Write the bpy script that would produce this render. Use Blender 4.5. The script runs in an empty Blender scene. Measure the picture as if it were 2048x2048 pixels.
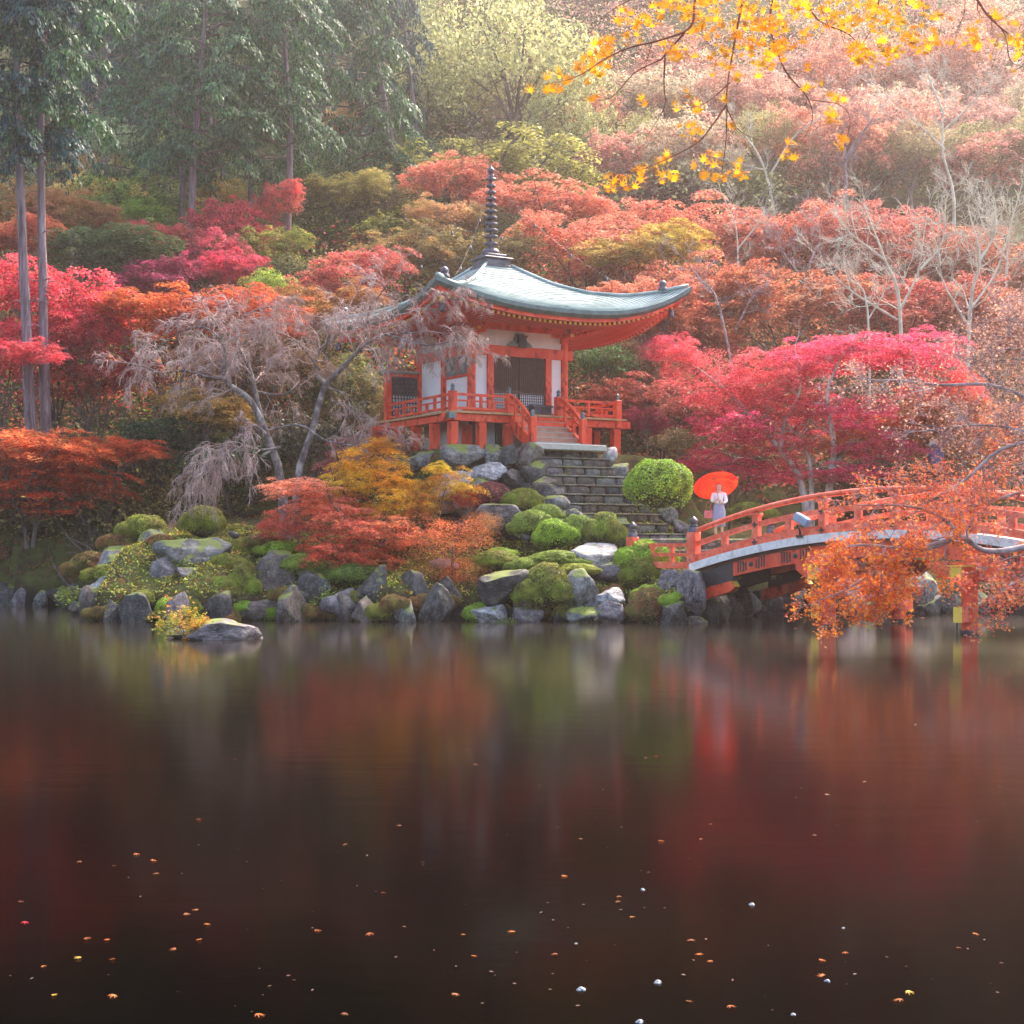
import bpy, bmesh, math, random
import numpy as np
from mathutils import Vector, Matrix

sc = bpy.context.scene
COL = sc.collection
R = math.radians

# ------------------------------------------------------------------ camera
F_PX, HOR, EYE = 3000.0, 1090.0, 2.2          # focal in photo pixels (2048 wide), horizon row, eye height
cam = bpy.data.objects.new('camera', bpy.data.cameras.new('camera'))
COL.objects.link(cam)
cam.location = (0, 0, EYE)
cam.rotation_euler = (R(90), 0, 0)
cam.data.sensor_width = 36
cam.data.lens = 36 * F_PX / 2048
cam.data.shift_y = (HOR - 1024) / 2048
cam.data.clip_start = 0.1
cam.data.clip_end = 1000
sc.camera = cam

# ------------------------------------------------------------------ world, sun, exposure
SUN_EL, SUN_AZ = 48.0, 38.0                     # azimuth measured from +Y (away from the camera) towards +X
world = bpy.data.worlds.new('World'); sc.world = world; world.use_nodes = True
wn = world.node_tree
bg = wn.nodes['Background']
sky = wn.nodes.new('ShaderNodeTexSky'); sky.sky_type = 'NISHITA'; sky.sun_disc = False
sky.sun_elevation = R(SUN_EL); sky.sun_rotation = R(SUN_AZ)
sky.dust_density = 4.0; sky.air_density = 1.0; sky.ozone_density = 1.0
wn.links.new(sky.outputs[0], bg.inputs[0]); bg.inputs[1].default_value = 0.15
sun = bpy.data.objects.new('sun', bpy.data.lights.new('sun', 'SUN')); COL.objects.link(sun)
sun.data.energy = 1.7; sun.data.angle = R(11); sun.data.color = (1.0, 0.87, 0.72)
_sd = Vector((math.sin(R(SUN_AZ)) * math.cos(R(SUN_EL)), math.cos(R(SUN_AZ)) * math.cos(R(SUN_EL)), math.sin(R(SUN_EL))))
sun.rotation_euler = _sd.to_track_quat('Z', 'Y').to_euler()
sun.location = (30, 40, 60)
sc.view_settings.view_transform = 'Standard'; sc.view_settings.look = 'None'
sc.view_settings.gamma = 1.0; sc.view_settings.use_curve_mapping = False
sc.view_settings.exposure = 2.2
HAZE_DENSITY = 0.0007
cy = sc.cycles
cy.max_bounces = 6; cy.diffuse_bounces = 3; cy.glossy_bounces = 3; cy.transmission_bounces = 4
cy.volume_bounces = 1; cy.transparent_max_bounces = 4
cy.caustics_reflective = False; cy.caustics_refractive = False
cy.use_denoising = True
cy.sample_clamp_indirect = 6.0

# ------------------------------------------------------------------ helpers
def P(px, py, Y):
    """point of the place seen at photo pixel (px, py) when it stands Y metres away"""
    return Vector(((px - 1024) / F_PX * Y, Y, EYE + (HOR - py) / F_PX * Y))

def tag(o, label=None, cat=None, group=None, kind=None):
    if label: o['label'] = label
    if cat: o['category'] = cat
    if group: o['group'] = group
    if kind: o['kind'] = kind
    return o

def empty(name, loc=(0, 0, 0), rz=0.0, label=None, cat=None, group=None):
    o = bpy.data.objects.new(name, None); COL.objects.link(o)
    o.location = loc; o.rotation_euler = (0, 0, rz); o.empty_display_size = 0.2
    return tag(o, label, cat, group)

def link(name, me, parent=None, loc=(0, 0, 0), rot=(0, 0, 0), scale=(1, 1, 1)):
    o = bpy.data.objects.new(name, me); COL.objects.link(o)
    o.parent = parent; o.location = loc; o.rotation_euler = rot; o.scale = scale
    return o

def np_mesh(name, V, F, mat=None, smooth=False, mat_idx=None):
    V = np.asarray(V, dtype=np.float32); F = np.asarray(F, dtype=np.int32)
    me = bpy.data.meshes.new(name)
    n, k = F.shape
    me.vertices.add(len(V)); me.vertices.foreach_set('co', V.ravel())
    me.loops.add(n * k); me.loops.foreach_set('vertex_index', F.ravel())
    me.polygons.add(n)
    me.polygons.foreach_set('loop_start', np.arange(0, n * k, k, dtype=np.int32))
    me.polygons.foreach_set('loop_total', np.full(n, k, dtype=np.int32))
    me.update(calc_edges=True)
    if smooth: me.polygons.foreach_set('use_smooth', np.ones(n, dtype=bool))
    if mat is not None:
        for m in (mat if isinstance(mat, (list, tuple)) else [mat]): me.materials.append(m)
    if mat_idx is not None: me.polygons.foreach_set('material_index', np.asarray(mat_idx, dtype=np.int32))
    return me

class MB:
    """collects boxes, tubes, lathes and sheets, then links them as one mesh"""
    def __init__(s): s.v = []; s.f = []; s.m = []; s.sm = []
    def add(s, vs, fs, mi=0, smooth=False):
        b = len(s.v); s.v += [tuple(v) for v in vs]
        for f in fs: s.f.append(tuple(i + b for i in f)); s.m.append(mi); s.sm.append(smooth)
    def box(s, x0, x1, y0, y1, z0, z1, mi=0, M=None):
        vs = [Vector((x, y, z)) for z in (z0, z1) for y in (y0, y1) for x in (x0, x1)]
        if M: vs = [M @ v for v in vs]
        s.add(vs, [(0, 2, 3, 1), (4, 5, 7, 6), (0, 1, 5, 4), (2, 6, 7, 3), (0, 4, 6, 2), (1, 3, 7, 5)], mi)
    def bar(s, a, b, w, h, mi=0, up=Vector((0, 0, 1))):
        a = Vector(a); b = Vector(b); d = (b - a).normalized()
        x = d.cross(up).normalized(); z = x.cross(d).normalized()
        vs = [p + x * sx * w / 2 + z * sz * h / 2 for p in (a, b) for sx, sz in ((-1, -1), (1, -1), (1, 1), (-1, 1))]
        s.add(vs, [(0, 1, 2, 3), (7, 6, 5, 4), (0, 4, 5, 1), (1, 5, 6, 2), (2, 6, 7, 3), (3, 7, 4, 0)], mi)
    def tube(s, pts, rad, n=8, mi=0, cap=True):
        pts = [Vector(p) for p in pts]
        if not isinstance(rad, (list, tuple)): rad = [rad] * len(pts)
        vs = []; fs = []
        up = Vector((0.13, 0.29, 0.94))
        for i, p in enumerate(pts):
            d = (pts[min(i + 1, len(pts) - 1)] - pts[max(i - 1, 0)]).normalized()
            x = d.cross(up)
            if x.length < 1e-3: x = d.cross(Vector((1, 0, 0)))
            x.normalize(); y = d.cross(x).normalized()
            for k in range(n):
                a = 2 * math.pi * k / n
                vs.append(p + (x * math.cos(a) + y * math.sin(a)) * rad[i])
        for i in range(len(pts) - 1):
            for k in range(n):
                fs.append((i * n + k, i * n + (k + 1) % n, (i + 1) * n + (k + 1) % n, (i + 1) * n + k))
        s.add(vs, fs, mi, True)
        if cap:
            b = len(s.v) - len(vs)
            s.f.append(tuple(b + k for k in range(n))[::-1]); s.m.append(mi); s.sm.append(False)
            e = b + (len(pts) - 1) * n
            s.f.append(tuple(e + k for k in range(n))); s.m.append(mi); s.sm.append(False)
    def lathe(s, prof, c=(0, 0, 0), n=12, mi=0):
        vs = []; fs = []
        for r, z in prof:
            for k in range(n):
                a = 2 * math.pi * k / n
                vs.append((c[0] + r * math.cos(a), c[1] + r * math.sin(a), c[2] + z))
        for i in range(len(prof) - 1):
            for k in range(n):
                fs.append((i * n + k, i * n + (k + 1) % n, (i + 1) * n + (k + 1) % n, (i + 1) * n + k))
        s.add(vs, fs, mi, True)
    def mesh(s, name, mats):
        me = bpy.data.meshes.new(name); me.from_pydata(s.v, [], s.f)
        for m in (mats if isinstance(mats, (list, tuple)) else [mats]): me.materials.append(m)
        me.polygons.foreach_set('material_index', s.m); me.polygons.foreach_set('use_smooth', s.sm)
        me.update(); return me
    def build(s, name, mats, parent=None, loc=(0, 0, 0), rot=(0, 0, 0)):
        return link(name, s.mesh(name, mats), parent, loc, rot)

def bevel(o, w=0.012, seg=1):
    m = o.modifiers.new('bevel', 'BEVEL'); m.width = w; m.segments = seg; m.limit_method = 'ANGLE'
    return o

# ------------------------------------------------------------------ materials
def newmat(name):
    m = bpy.data.materials.new(name); m.use_nodes = True
    nt = m.node_tree; b = nt.nodes['Principled BSDF']
    return m, nt, b

def surf(name, cols, rough=0.7, scale=4.0, detail=5.0, bump=0.15, bdist=0.02, spec=0.4, stretch=None, metal=0.0, spots=None):
    """mottled solid: a noise picks between the listed colours; bump from a finer noise"""
    m, nt, b = newmat(name); N = nt.nodes; L = nt.links
    tc = N.new('ShaderNodeTexCoord'); mp = N.new('ShaderNodeMapping')
    L.new(tc.outputs['Object'], mp.inputs[0])
    if stretch: mp.inputs['Scale'].default_value = stretch
    nz = N.new('ShaderNodeTexNoise'); nz.inputs['Scale'].default_value = scale; nz.inputs['Detail'].default_value = detail
    nz.inputs['Roughness'].default_value = 0.62
    L.new(mp.outputs[0], nz.inputs['Vector'])
    cr = N.new('ShaderNodeValToRGB'); e = cr.color_ramp
    e.elements[0].position = 0.33; e.elements[0].color = (*cols[0], 1)
    e.elements[1].position = 0.67; e.elements[1].color = (*cols[-1], 1)
    for i, c in enumerate(cols[1:-1]):
        q = e.elements.new(0.33 + 0.34 * (i + 1) / (len(cols) - 1)); q.color = (*c, 1)
    L.new(nz.outputs[0], cr.inputs[0]); out = cr.outputs[0]
    if spots:
        n2 = N.new('ShaderNodeTexNoise'); n2.inputs['Scale'].default_value = spots[1]; n2.inputs['Detail'].default_value = 6
        L.new(mp.outputs[0], n2.inputs['Vector'])
        r2 = N.new('ShaderNodeMapRange'); r2.inputs[1].default_value = spots[2]; r2.inputs[2].default_value = spots[2] + 0.07
        L.new(n2.outputs[0], r2.inputs[0])
        mx = N.new('ShaderNodeMix'); mx.data_type = 'RGBA'; L.new(r2.outputs[0], mx.inputs[0])
        L.new(out, mx.inputs[6]); mx.inputs[7].default_value = (*spots[0], 1); out = mx.outputs[2]
    L.new(out, b.inputs['Base Color'])
    b.inputs['Roughness'].default_value = rough; b.inputs['Specular IOR Level'].default_value = spec
    b.inputs['Metallic'].default_value = metal
    if bump:
        n3 = N.new('ShaderNodeTexNoise'); n3.inputs['Scale'].default_value = scale * 3.1; n3.inputs['Detail'].default_value = 7
        L.new(mp.outputs[0], n3.inputs['Vector'])
        bp = N.new('ShaderNodeBump'); bp.inputs['Strength'].default_value = bump; bp.inputs['Distance'].default_value = bdist
        L.new(n3.outputs[0], bp.inputs['Height']); L.new(bp.outputs[0], b.inputs['Normal'])
    return m

def leafmat(name, trans=0.45, patch=1.2, rough=0.55, spec=0.25):
    """leaf colour = the object's own two colours mixed by patches, varied from leaf to leaf"""
    m, nt, b = newmat(name); N = nt.nodes; L = nt.links
    oi = N.new('ShaderNodeObjectInfo')
    at = N.new('ShaderNodeAttribute'); at.attribute_type = 'OBJECT'; at.attribute_name = 'tint'
    geo = N.new('ShaderNodeNewGeometry')
    nz = N.new('ShaderNodeTexNoise'); nz.inputs['Scale'].default_value = patch; nz.inputs['Detail'].default_value = 2
    L.new(geo.outputs['Position'], nz.inputs['Vector'])
    ad = N.new('ShaderNodeMath'); ad.operation = 'MULTIPLY_ADD'; ad.inputs[1].default_value = 0.5
    L.new(geo.outputs['Random Per Island'], ad.inputs[0]); L.new(nz.outputs[0], ad.inputs[2])
    mr = N.new('ShaderNodeMapRange'); mr.inputs[1].default_value = 0.55; mr.inputs[2].default_value = 0.95
    L.new(ad.outputs[0], mr.inputs[0])
    mx = N.new('ShaderNodeMix'); mx.data_type = 'RGBA'
    L.new(mr.outputs[0], mx.inputs[0]); L.new(oi.outputs['Color'], mx.inputs[6]); L.new(at.outputs['Color'], mx.inputs[7])
    wn_ = N.new('ShaderNodeTexWhiteNoise'); wn_.noise_dimensions = '1D'; L.new(geo.outputs['Random Per Island'], wn_.inputs['W'])
    hs = N.new('ShaderNodeHueSaturation')
    h = N.new('ShaderNodeMapRange'); h.inputs[3].default_value = 0.485; h.inputs[4].default_value = 0.515
    v = N.new('ShaderNodeMapRange'); v.inputs[3].default_value = 0.6; v.inputs[4].default_value = 1.35
    L.new(wn_.outputs['Value'], h.inputs[0]); L.new(geo.outputs['Random Per Island'], v.inputs[0])
    n2 = N.new('ShaderNodeTexNoise'); n2.inputs['Scale'].default_value = patch * 2.4; n2.inputs['Detail'].default_value = 3; L.new(geo.outputs['Position'], n2.inputs['Vector'])
    v2 = N.new('ShaderNodeMapRange'); v2.inputs[1].default_value = .35; v2.inputs[2].default_value = .65; v2.inputs[3].default_value = .62; v2.inputs[4].default_value = 1.28; L.new(n2.outputs[0], v2.inputs[0])
    vm = N.new('ShaderNodeMath'); vm.operation = 'MULTIPLY'; L.new(v.outputs[0], vm.inputs[0]); L.new(v2.outputs[0], vm.inputs[1])
    L.new(h.outputs[0], hs.inputs['Hue']); L.new(vm.outputs[0], hs.inputs['Value']); L.new(mx.outputs[2], hs.inputs['Color'])
    L.new(hs.outputs[0], b.inputs['Base Color'])
    b.inputs['Roughness'].default_value = rough; b.inputs['Specular IOR Level'].default_value = spec
    tr = N.new('ShaderNodeBsdfTranslucent'); L.new(hs.outputs[0], tr.inputs[0])
    ms = N.new('ShaderNodeMixShader'); ms.inputs[0].default_value = trans
    L.new(b.outputs[0], ms.inputs[1]); L.new(tr.outputs[0], ms.inputs[2])
    L.new(ms.outputs[0], N['Material Output'].inputs[0])
    return m

VER = (0.82, 0.078, 0.026); VER2 = (0.68, 0.052, 0.018)
M = {}
M['red'] = surf('vermilion_paint', [VER2, VER, (0.88, 0.14, 0.055)], 0.5, 2.6, 8, 0.25, 0.01, 0.35, (1, 1, .5), spots=((0.42, 0.032, 0.016), 5.0, 0.56))
M['rail'] = surf('weathered_vermilion', [(0.68, 0.065, 0.028), (0.86, 0.125, 0.055), (0.90, 0.24, 0.14)], 0.5, 3.2, 8, 0.25, 0.01, .35, spots=((0.52, 0.10, 0.07), 9.0, 0.58))
M['white'] = surf('white_plaster', [(0.82, 0.80, 0.80), (0.90, 0.89, 0.89)], 0.85, 1.5, 5, 0.1, 0.01)
M['gold'] = surf('yellow_end_paint', [(0.80, 0.50, 0.04), (0.85, 0.60, 0.08)], 0.45, 5, 3, 0.05)
M['dark'] = surf('dark_lacquer', [(0.02, 0.017, 0.02), (0.045, 0.035, 0.04)], 0.45, 6, 4, 0.1)
M['brown'] = surf('brown_lattice_wood', [(0.075, 0.032, 0.022), (0.13, 0.055, 0.035)], 0.6, 6, 4, 0.1)
M['copper'] = surf('patina_copper', [(0.20, 0.27, 0.25), (0.31, 0.38, 0.36), (0.41, 0.47, 0.45)], 0.45, 1.1, 8, 0.2, 0.01, 0.6, (1, 1, 3), 0.25,
                   spots=((0.13, 0.20, 0.19), 2.5, 0.60))
M['copper_edge'] = surf('green_copper_edge', [(0.06, 0.09, 0.085), (0.13, 0.18, 0.17)], 0.5, 3, 6, 0.2)
M['bronze'] = surf('dark_bronze', [(0.055, 0.045, 0.055), (0.13, 0.11, 0.13)], 0.4, 5, 5, 0.15, 0.01, 0.5, None, 0.4)
M['giboshi'] = surf('grey_green_bronze', [(0.08, 0.13, 0.13), (0.18, 0.25, 0.25)], 0.45, 8, 4, 0.1, 0.01, 0.5, None, 0.4)
M['deckwood'] = surf('pale_deck_edge_wood', [(0.42, 0.22, 0.09), (0.60, 0.36, 0.17)], 0.7, 5, 5, 0.15)
M['oldwood'] = surf('grey_weathered_wood', [(0.25, 0.21, 0.18), (0.42, 0.36, 0.31), (0.30, 0.24, 0.20)], 0.8, 4, 6, 0.2, 0.01, 0.3, (1, 8, 8))
M['stepwood'] = surf('worn_step_wood', [(0.36, 0.15, 0.09), (0.52, 0.27, 0.18)], 0.75, 3, 6, 0.2)
M['pale_board'] = surf('pale_bridge_edge_board', [(0.56, 0.48, 0.44), (0.84, 0.77, 0.72), (0.68, 0.60, 0.55)], 0.8, 3.5, 7, 0.2)
M['concrete'] = surf('pale_landing_stone', [(0.40, 0.37, 0.32), (0.52, 0.48, 0.42)], 0.85, 5, 6, 0.2)
M['skin'] = surf('skin', [(0.62, 0.38, 0.29), (0.68, 0.43, 0.33)], 0.5, 6, 2, 0.0)
M['hair'] = surf('black_hair', [(0.03, 0.018, 0.014), (0.06, 0.035, 0.025)], 0.5, 20, 3, 0.2)
M['blouse'] = surf('white_cloth', [(0.78, 0.75, 0.75), (0.86, 0.84, 0.84)], 0.9, 8, 3, 0.2)
M['skirt'] = surf('blue_grey_cloth', [(0.22, 0.24, 0.36), (0.33, 0.34, 0.48)], 0.9, 6, 3, 0.3)
M['bagred'] = surf('pink_red_leather', [(0.55, 0.10, 0.12), (0.66, 0.18, 0.19)], 0.5, 8, 2, 0.1)
M['bluecloth'] = surf('blue_cloth', [(0.10, 0.13, 0.32), (0.17, 0.20, 0.42)], 0.9, 8, 3, 0.2)
M['steel'] = surf('blue_grey_enamel', [(0.24, 0.30, 0.40), (0.34, 0.40, 0.50)], 0.4, 6, 3, 0.05)
M['bark_grey'] = surf('pale_grey_bark', [(0.22, 0.19, 0.17), (0.42, 0.38, 0.35), (0.60, 0.56, 0.52)], 0.9, 5, 8, 0.5, 0.02, 0.2, (1, 1, 0.45))
M['bark_dark'] = surf('dark_bark', [(0.05, 0.035, 0.032), (0.12, 0.085, 0.075), (0.19, 0.15, 0.13)], 0.9, 5, 8, 0.5, 0.02, 0.2, (1, 1, 0.3))
M['bark_cedar'] = surf('cypress_bark', [(0.10, 0.06, 0.062), (0.21, 0.145, 0.15), (0.34, 0.27, 0.285)], 0.9, 6, 7, 0.6, 0.02, 0.2, (1.5, 1.5, 0.15))
M['bark_mauve'] = surf('bare_twig_bark', [(0.15, 0.10, 0.10), (0.30, 0.215, 0.21), (0.48, 0.41, 0.40)], 0.9, 3, 6, 0.2)
M['bark_trunk'] = surf('lichened_cherry_bark', [(0.07, 0.05, 0.045), (0.17, 0.13, 0.12), (0.40, 0.36, 0.33)], 0.95, 4.5, 9, 0.8, 0.03, 0.2, (1, 1, .6))
M['bark_cherry'] = surf('cherry_bark', [(0.26, 0.16, 0.14), (0.46, 0.31, 0.27), (0.62, 0.48, 0.43)], 0.9, 3, 6, 0.2)
M['bark_pale'] = surf('yellowish_bare_bark', [(0.36, 0.32, 0.24), (0.54, 0.49, 0.38), (0.68, 0.63, 0.52)], 0.9, 2, 6, 0.2)
M['bark_red'] = surf('reddish_branch_bark', [(0.20, 0.06, 0.035), (0.36, 0.12, 0.06)], 0.8, 12, 5, 0.3)
M['leaf'] = leafmat('leaf', 0.52, 0.9)
M['leaf_front'] = leafmat('thin_maple_leaf', 0.62, 1.5)
M['leaf_thick'] = leafmat('thick_leaf', 0.25, 1.6, 0.5, 0.3)
M['leaf_sun'] = leafmat('thin_backlit_leaf', 0.6, 6.0, 0.5, 0.2)

def rockmat(name, cols, mossy=0.0):
    m, nt, b = newmat(name); N = nt.nodes; L = nt.links
    tc = N.new('ShaderNodeTexCoord'); geo = N.new('ShaderNodeNewGeometry')
    nz = N.new('ShaderNodeTexNoise'); nz.inputs['Scale'].default_value = 2.6; nz.inputs['Detail'].default_value = 9; nz.inputs['Roughness'].default_value = 0.7
    L.new(tc.outputs['Object'], nz.inputs['Vector'])
    cr = N.new('ShaderNodeValToRGB'); e = cr.color_ramp
    e.elements[0].position = 0.36; e.elements[0].color = (*cols[0], 1); e.elements[1].position = 0.66; e.elements[1].color = (*cols[2], 1)
    q = e.elements.new(0.5); q.color = (*cols[1], 1)
    L.new(nz.outputs[0], cr.inputs[0])
    vz = N.new('ShaderNodeTexNoise'); vz.inputs['Scale'].default_value = 11; vz.inputs['Detail'].default_value = 7
    L.new(tc.outputs['Object'], vz.inputs['Vector'])
    lr = N.new('ShaderNodeMapRange'); lr.inputs[1].default_value = 0.56; lr.inputs[2].default_value = 0.66; lr.inputs[4].default_value = 0.6
    L.new(vz.outputs[0], lr.inputs[0])
    m1 = N.new('ShaderNodeMix'); m1.data_type = 'RGBA'; L.new(lr.outputs[0], m1.inputs[0]); L.new(cr.outputs[0], m1.inputs[6])
    m1.inputs[7].default_value = (min(cols[2][0] * 1.25, .8), min(cols[2][1] * 1.3, .8), min(cols[2][2] * 1.2, .8), 1)
    out = m1.outputs[2]
    sx = N.new('ShaderNodeSeparateXYZ'); L.new(geo.outputs['Normal'], sx.inputs[0])
    mn = N.new('ShaderNodeTexNoise'); mn.inputs['Scale'].default_value = 2.2; mn.inputs['Detail'].default_value = 5
    L.new(geo.outputs['Position'], mn.inputs['Vector'])
    ma = N.new('ShaderNodeMath'); ma.operation = 'MULTIPLY_ADD'; ma.inputs[1].default_value = 0.45
    L.new(sx.outputs['Z'], ma.inputs[0]); L.new(mn.outputs[0], ma.inputs[2])
    mr = N.new('ShaderNodeMapRange'); mr.inputs[1].default_value = 1.02 - mossy * 0.45; mr.inputs[2].default_value = 1.10 - mossy * 0.45
    L.new(ma.outputs[0], mr.inputs[0])
    m2 = N.new('ShaderNodeMix'); m2.data_type = 'RGBA'; L.new(mr.outputs[0], m2.inputs[0]); L.new(out, m2.inputs[6]); m2.inputs[7].default_value = (0.17, 0.20, 0.03, 1)
    L.new(m2.outputs[2], b.inputs['Base Color']); b.inputs['Roughness'].default_value = 0.62; b.inputs['Specular IOR Level'].default_value = 0.45
    n3 = N.new('ShaderNodeTexNoise'); n3.inputs['Scale'].default_value = 7; n3.inputs['Detail'].default_value = 10; n3.inputs['Roughness'].default_value = 0.7
    L.new(tc.outputs['Object'], n3.inputs['Vector'])
    bp = N.new('ShaderNodeBump'); bp.inputs['Strength'].default_value = 0.8; bp.inputs['Distance'].default_value = 0.07
    L.new(n3.outputs[0], bp.inputs['Height']); L.new(bp.outputs[0], b.inputs['Normal'])
    return m
RK = {
    'grey': rockmat('grey_rock', [(0.038, 0.033, 0.030), (0.13, 0.12, 0.11), (0.29, 0.275, 0.25)], 0.5),
    'pale': rockmat('pale_rock', [(0.13, 0.115, 0.115), (0.31, 0.285, 0.285), (0.55, 0.52, 0.52)], 0.1),
    'purple': rockmat('purple_rock', [(0.032, 0.024, 0.023), (0.12, 0.094, 0.096), (0.27, 0.225, 0.235)], 0.35),
    'dark': rockmat('dark_wet_rock', [(0.012, 0.010, 0.009), (0.04, 0.034, 0.031), (0.13, 0.118, 0.108)], 0.35),
    'brown': rockmat('brown_rock', [(0.03, 0.018, 0.015), (0.10, 0.07, 0.055), (0.20, 0.16, 0.13)], 0.45),
}

# ------------------------------------------------------------------ place frame: pavilion and bridge
PC = Vector((-0.757, 54.95)); PYAW = R(31.0); ZB, ZD = 5.45, 1.30      # pavilion centre, turn, ground level, deck height over it
BU = Vector((math.cos(PYAW), math.sin(PYAW))); BV = Vector((-math.sin(PYAW), math.cos(PYAW)))
E0 = Vector((5.13, 42.6)); BA = Vector((0.7413, -0.6712)); BN = Vector((0.6712, 0.7413)); BW = 4.2
BROT = math.atan2(BA.y, BA.x)

def pav_local(x, y):
    dx = x - PC.x; dy = y - PC.y
    return dx * BU.x + dy * BU.y, dx * BV.x + dy * BV.y

def sstep(a, b, x):
    t = np.clip((x - a) / (b - a), 0, 1); return t * t * (3 - 2 * t)

def shore(x):
    x = np.asarray(x, dtype=float)
    s = 43.4 + 0.5 * np.sin(x * 0.9 + 1) + 0.25 * np.sin(x * 2.3)
    s = s + sstep(-12.0, -15.0, x) * 11.2
    s = s + sstep(5.3, 8.0, x) * 3.4
    s = s - sstep(3.6, 4.6, x) * (1 - sstep(5.2, 6.5, x)) * 1.0
    return s

def ground(x, y):
    x = np.asarray(x, dtype=float); y = np.asarray(y, dtype=float)
    d = y - shore(x)
    z = np.where(d < 0, np.maximum(-1.5, d * 1.6 - 0.15), 0)
    z = np.where(d >= 0, -0.15 + 0.95 * np.clip(d / 0.5, 0, 1) + 0.45 * np.clip(d - 0.5, 0, 3.0) + 0.12 * np.clip(d - 3.5, 0, 40), z)
    hill = 3.2 + 0.50 * (y - 56) + 0.35 * np.maximum(y - 100, 0)
    z = np.where(d > 0, np.maximum(z, np.where(y > 54, hill, -9)), z)
    # raised terrace that carries the pavilion
    lx, ly = pav_local(x, y)
    k = sstep(-5.4, -4.0, lx) * (1 - sstep(4.6, 7.5, lx)) * sstep(-4.9, -3.7, ly) * (1 - sstep(6, 9, ly))
    z = np.where(d > 0, np.maximum(z, z * (1 - k) + (ZB - 0.02) * k), z)
    # apron under the stone stair and the foot of the bridge
    k3 = (1 - sstep(1.3, 2.3, np.abs(lx - 0.2))) * (ly > -9.6) * (ly < -3.6)
    ramp = ZB - 0.35 + (ly + 4.6) * 0.655
    z = np.where(k3 > 0, z * (1 - k3) + np.clip(ramp, 1.6, ZB - 0.3) * k3, z)
    n = 0.10 * np.sin(x * 1.7 + y * 0.6) * np.sin(y * 1.3 - x * 0.4) + 0.05 * np.sin(x * 4.1) * np.sin(y * 3.7)
    return z + np.where((d > 0.6) & (k < 0.5), n, 0)

def gz(x, y): return float(ground(x, y))

# ------------------------------------------------------------------ ground, water
gx = np.concatenate([np.linspace(-88, -34, 28)[:-1], np.arange(-34, 26, 0.36), np.linspace(26, 88, 30)])
gy = np.concatenate([np.linspace(-9, 36, 12)[:-1], np.arange(36, 66, 0.36), np.linspace(66, 175, 60)])
GX, GY = np.meshgrid(gx, gy); GZ = ground(GX, GY)
nx, ny = len(gx), len(gy)
idx = np.arange(nx * ny).reshape(ny, nx)
Fg = np.stack([idx[:-1, :-1], idx[:-1, 1:], idx[1:, 1:], idx[1:, :-1]], -1).reshape(-1, 4)
M['ground'] = surf('mossy_ground', [(0.030, 0.018, 0.012), (0.055, 0.045, 0.018), (0.085, 0.095, 0.022), (0.07, 0.035, 0.02)], 0.95, 1.1, 9, 0.9, 0.1, 0.1,
                   spots=((0.17, 0.065, 0.03), 3.2, 0.58))
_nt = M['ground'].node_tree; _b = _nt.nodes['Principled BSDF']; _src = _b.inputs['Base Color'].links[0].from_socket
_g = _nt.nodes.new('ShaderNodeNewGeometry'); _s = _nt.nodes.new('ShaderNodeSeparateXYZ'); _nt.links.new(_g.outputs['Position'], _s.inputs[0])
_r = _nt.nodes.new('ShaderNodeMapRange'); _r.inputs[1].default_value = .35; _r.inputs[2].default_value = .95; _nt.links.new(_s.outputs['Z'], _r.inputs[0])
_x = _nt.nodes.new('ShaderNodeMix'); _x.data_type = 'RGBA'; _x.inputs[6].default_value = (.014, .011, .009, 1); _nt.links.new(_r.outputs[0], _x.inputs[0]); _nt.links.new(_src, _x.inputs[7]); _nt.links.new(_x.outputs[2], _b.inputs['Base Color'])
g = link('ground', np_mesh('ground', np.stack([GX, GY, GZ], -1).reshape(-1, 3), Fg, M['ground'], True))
tag(g, 'mossy leaf-strewn ground rising from the pond into the wooded hillside', kind='structure')

wm, nt, b = newmat('pond_water'); N = nt.nodes; L = nt.links
b.inputs['Base Color'].default_value = (0.006, 0.0045, 0.004, 1); b.inputs['Roughness'].default_value = 0.13
b.inputs['IOR'].default_value = 1.33; b.inputs['Specular IOR Level'].default_value = 0.16
tc = N.new('ShaderNodeTexCoord'); mp = N.new('ShaderNodeMapping'); mp.inputs['Scale'].default_value = (0.5, 1.6, 1)
L.new(tc.outputs['Object'], mp.inputs[0])
nz = N.new('ShaderNodeTexNoise'); nz.inputs['Scale'].default_value = 1.3; nz.inputs['Detail'].default_value = 3
L.new(mp.outputs[0], nz.inputs['Vector'])
bp = N.new('ShaderNodeBump'); bp.inputs['Strength'].default_value = 0.10; bp.inputs['Distance'].default_value = 0.02
L.new(nz.outputs[0], bp.inputs['Height']); L.new(bp.outputs[0], b.inputs['Normal'])
_f = N.new('ShaderNodeFresnel'); _f.inputs[0].default_value = 1.33; L.new(bp.outputs[0], _f.inputs['Normal'])
_p = N.new('ShaderNodeMath'); _p.operation = 'POWER'; _p.inputs[1].default_value = 2.3; L.new(_f.outputs[0], _p.inputs[0])
_k = N.new('ShaderNodeMath'); _k.operation = 'MULTIPLY'; _k.use_clamp = True; _k.inputs[1].default_value = 1.8; L.new(_p.outputs[0], _k.inputs[0])
_d = N.new('ShaderNodeBsdfDiffuse'); _d.inputs[0].default_value = (.0016, .0012, .001, 1); _g = N.new('ShaderNodeBsdfGlossy'); _g.inputs['Roughness'].default_value = 0.115; _g.inputs[0].default_value = (1, .90, .82, 1); L.new(bp.outputs[0], _g.inputs['Normal'])
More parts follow.
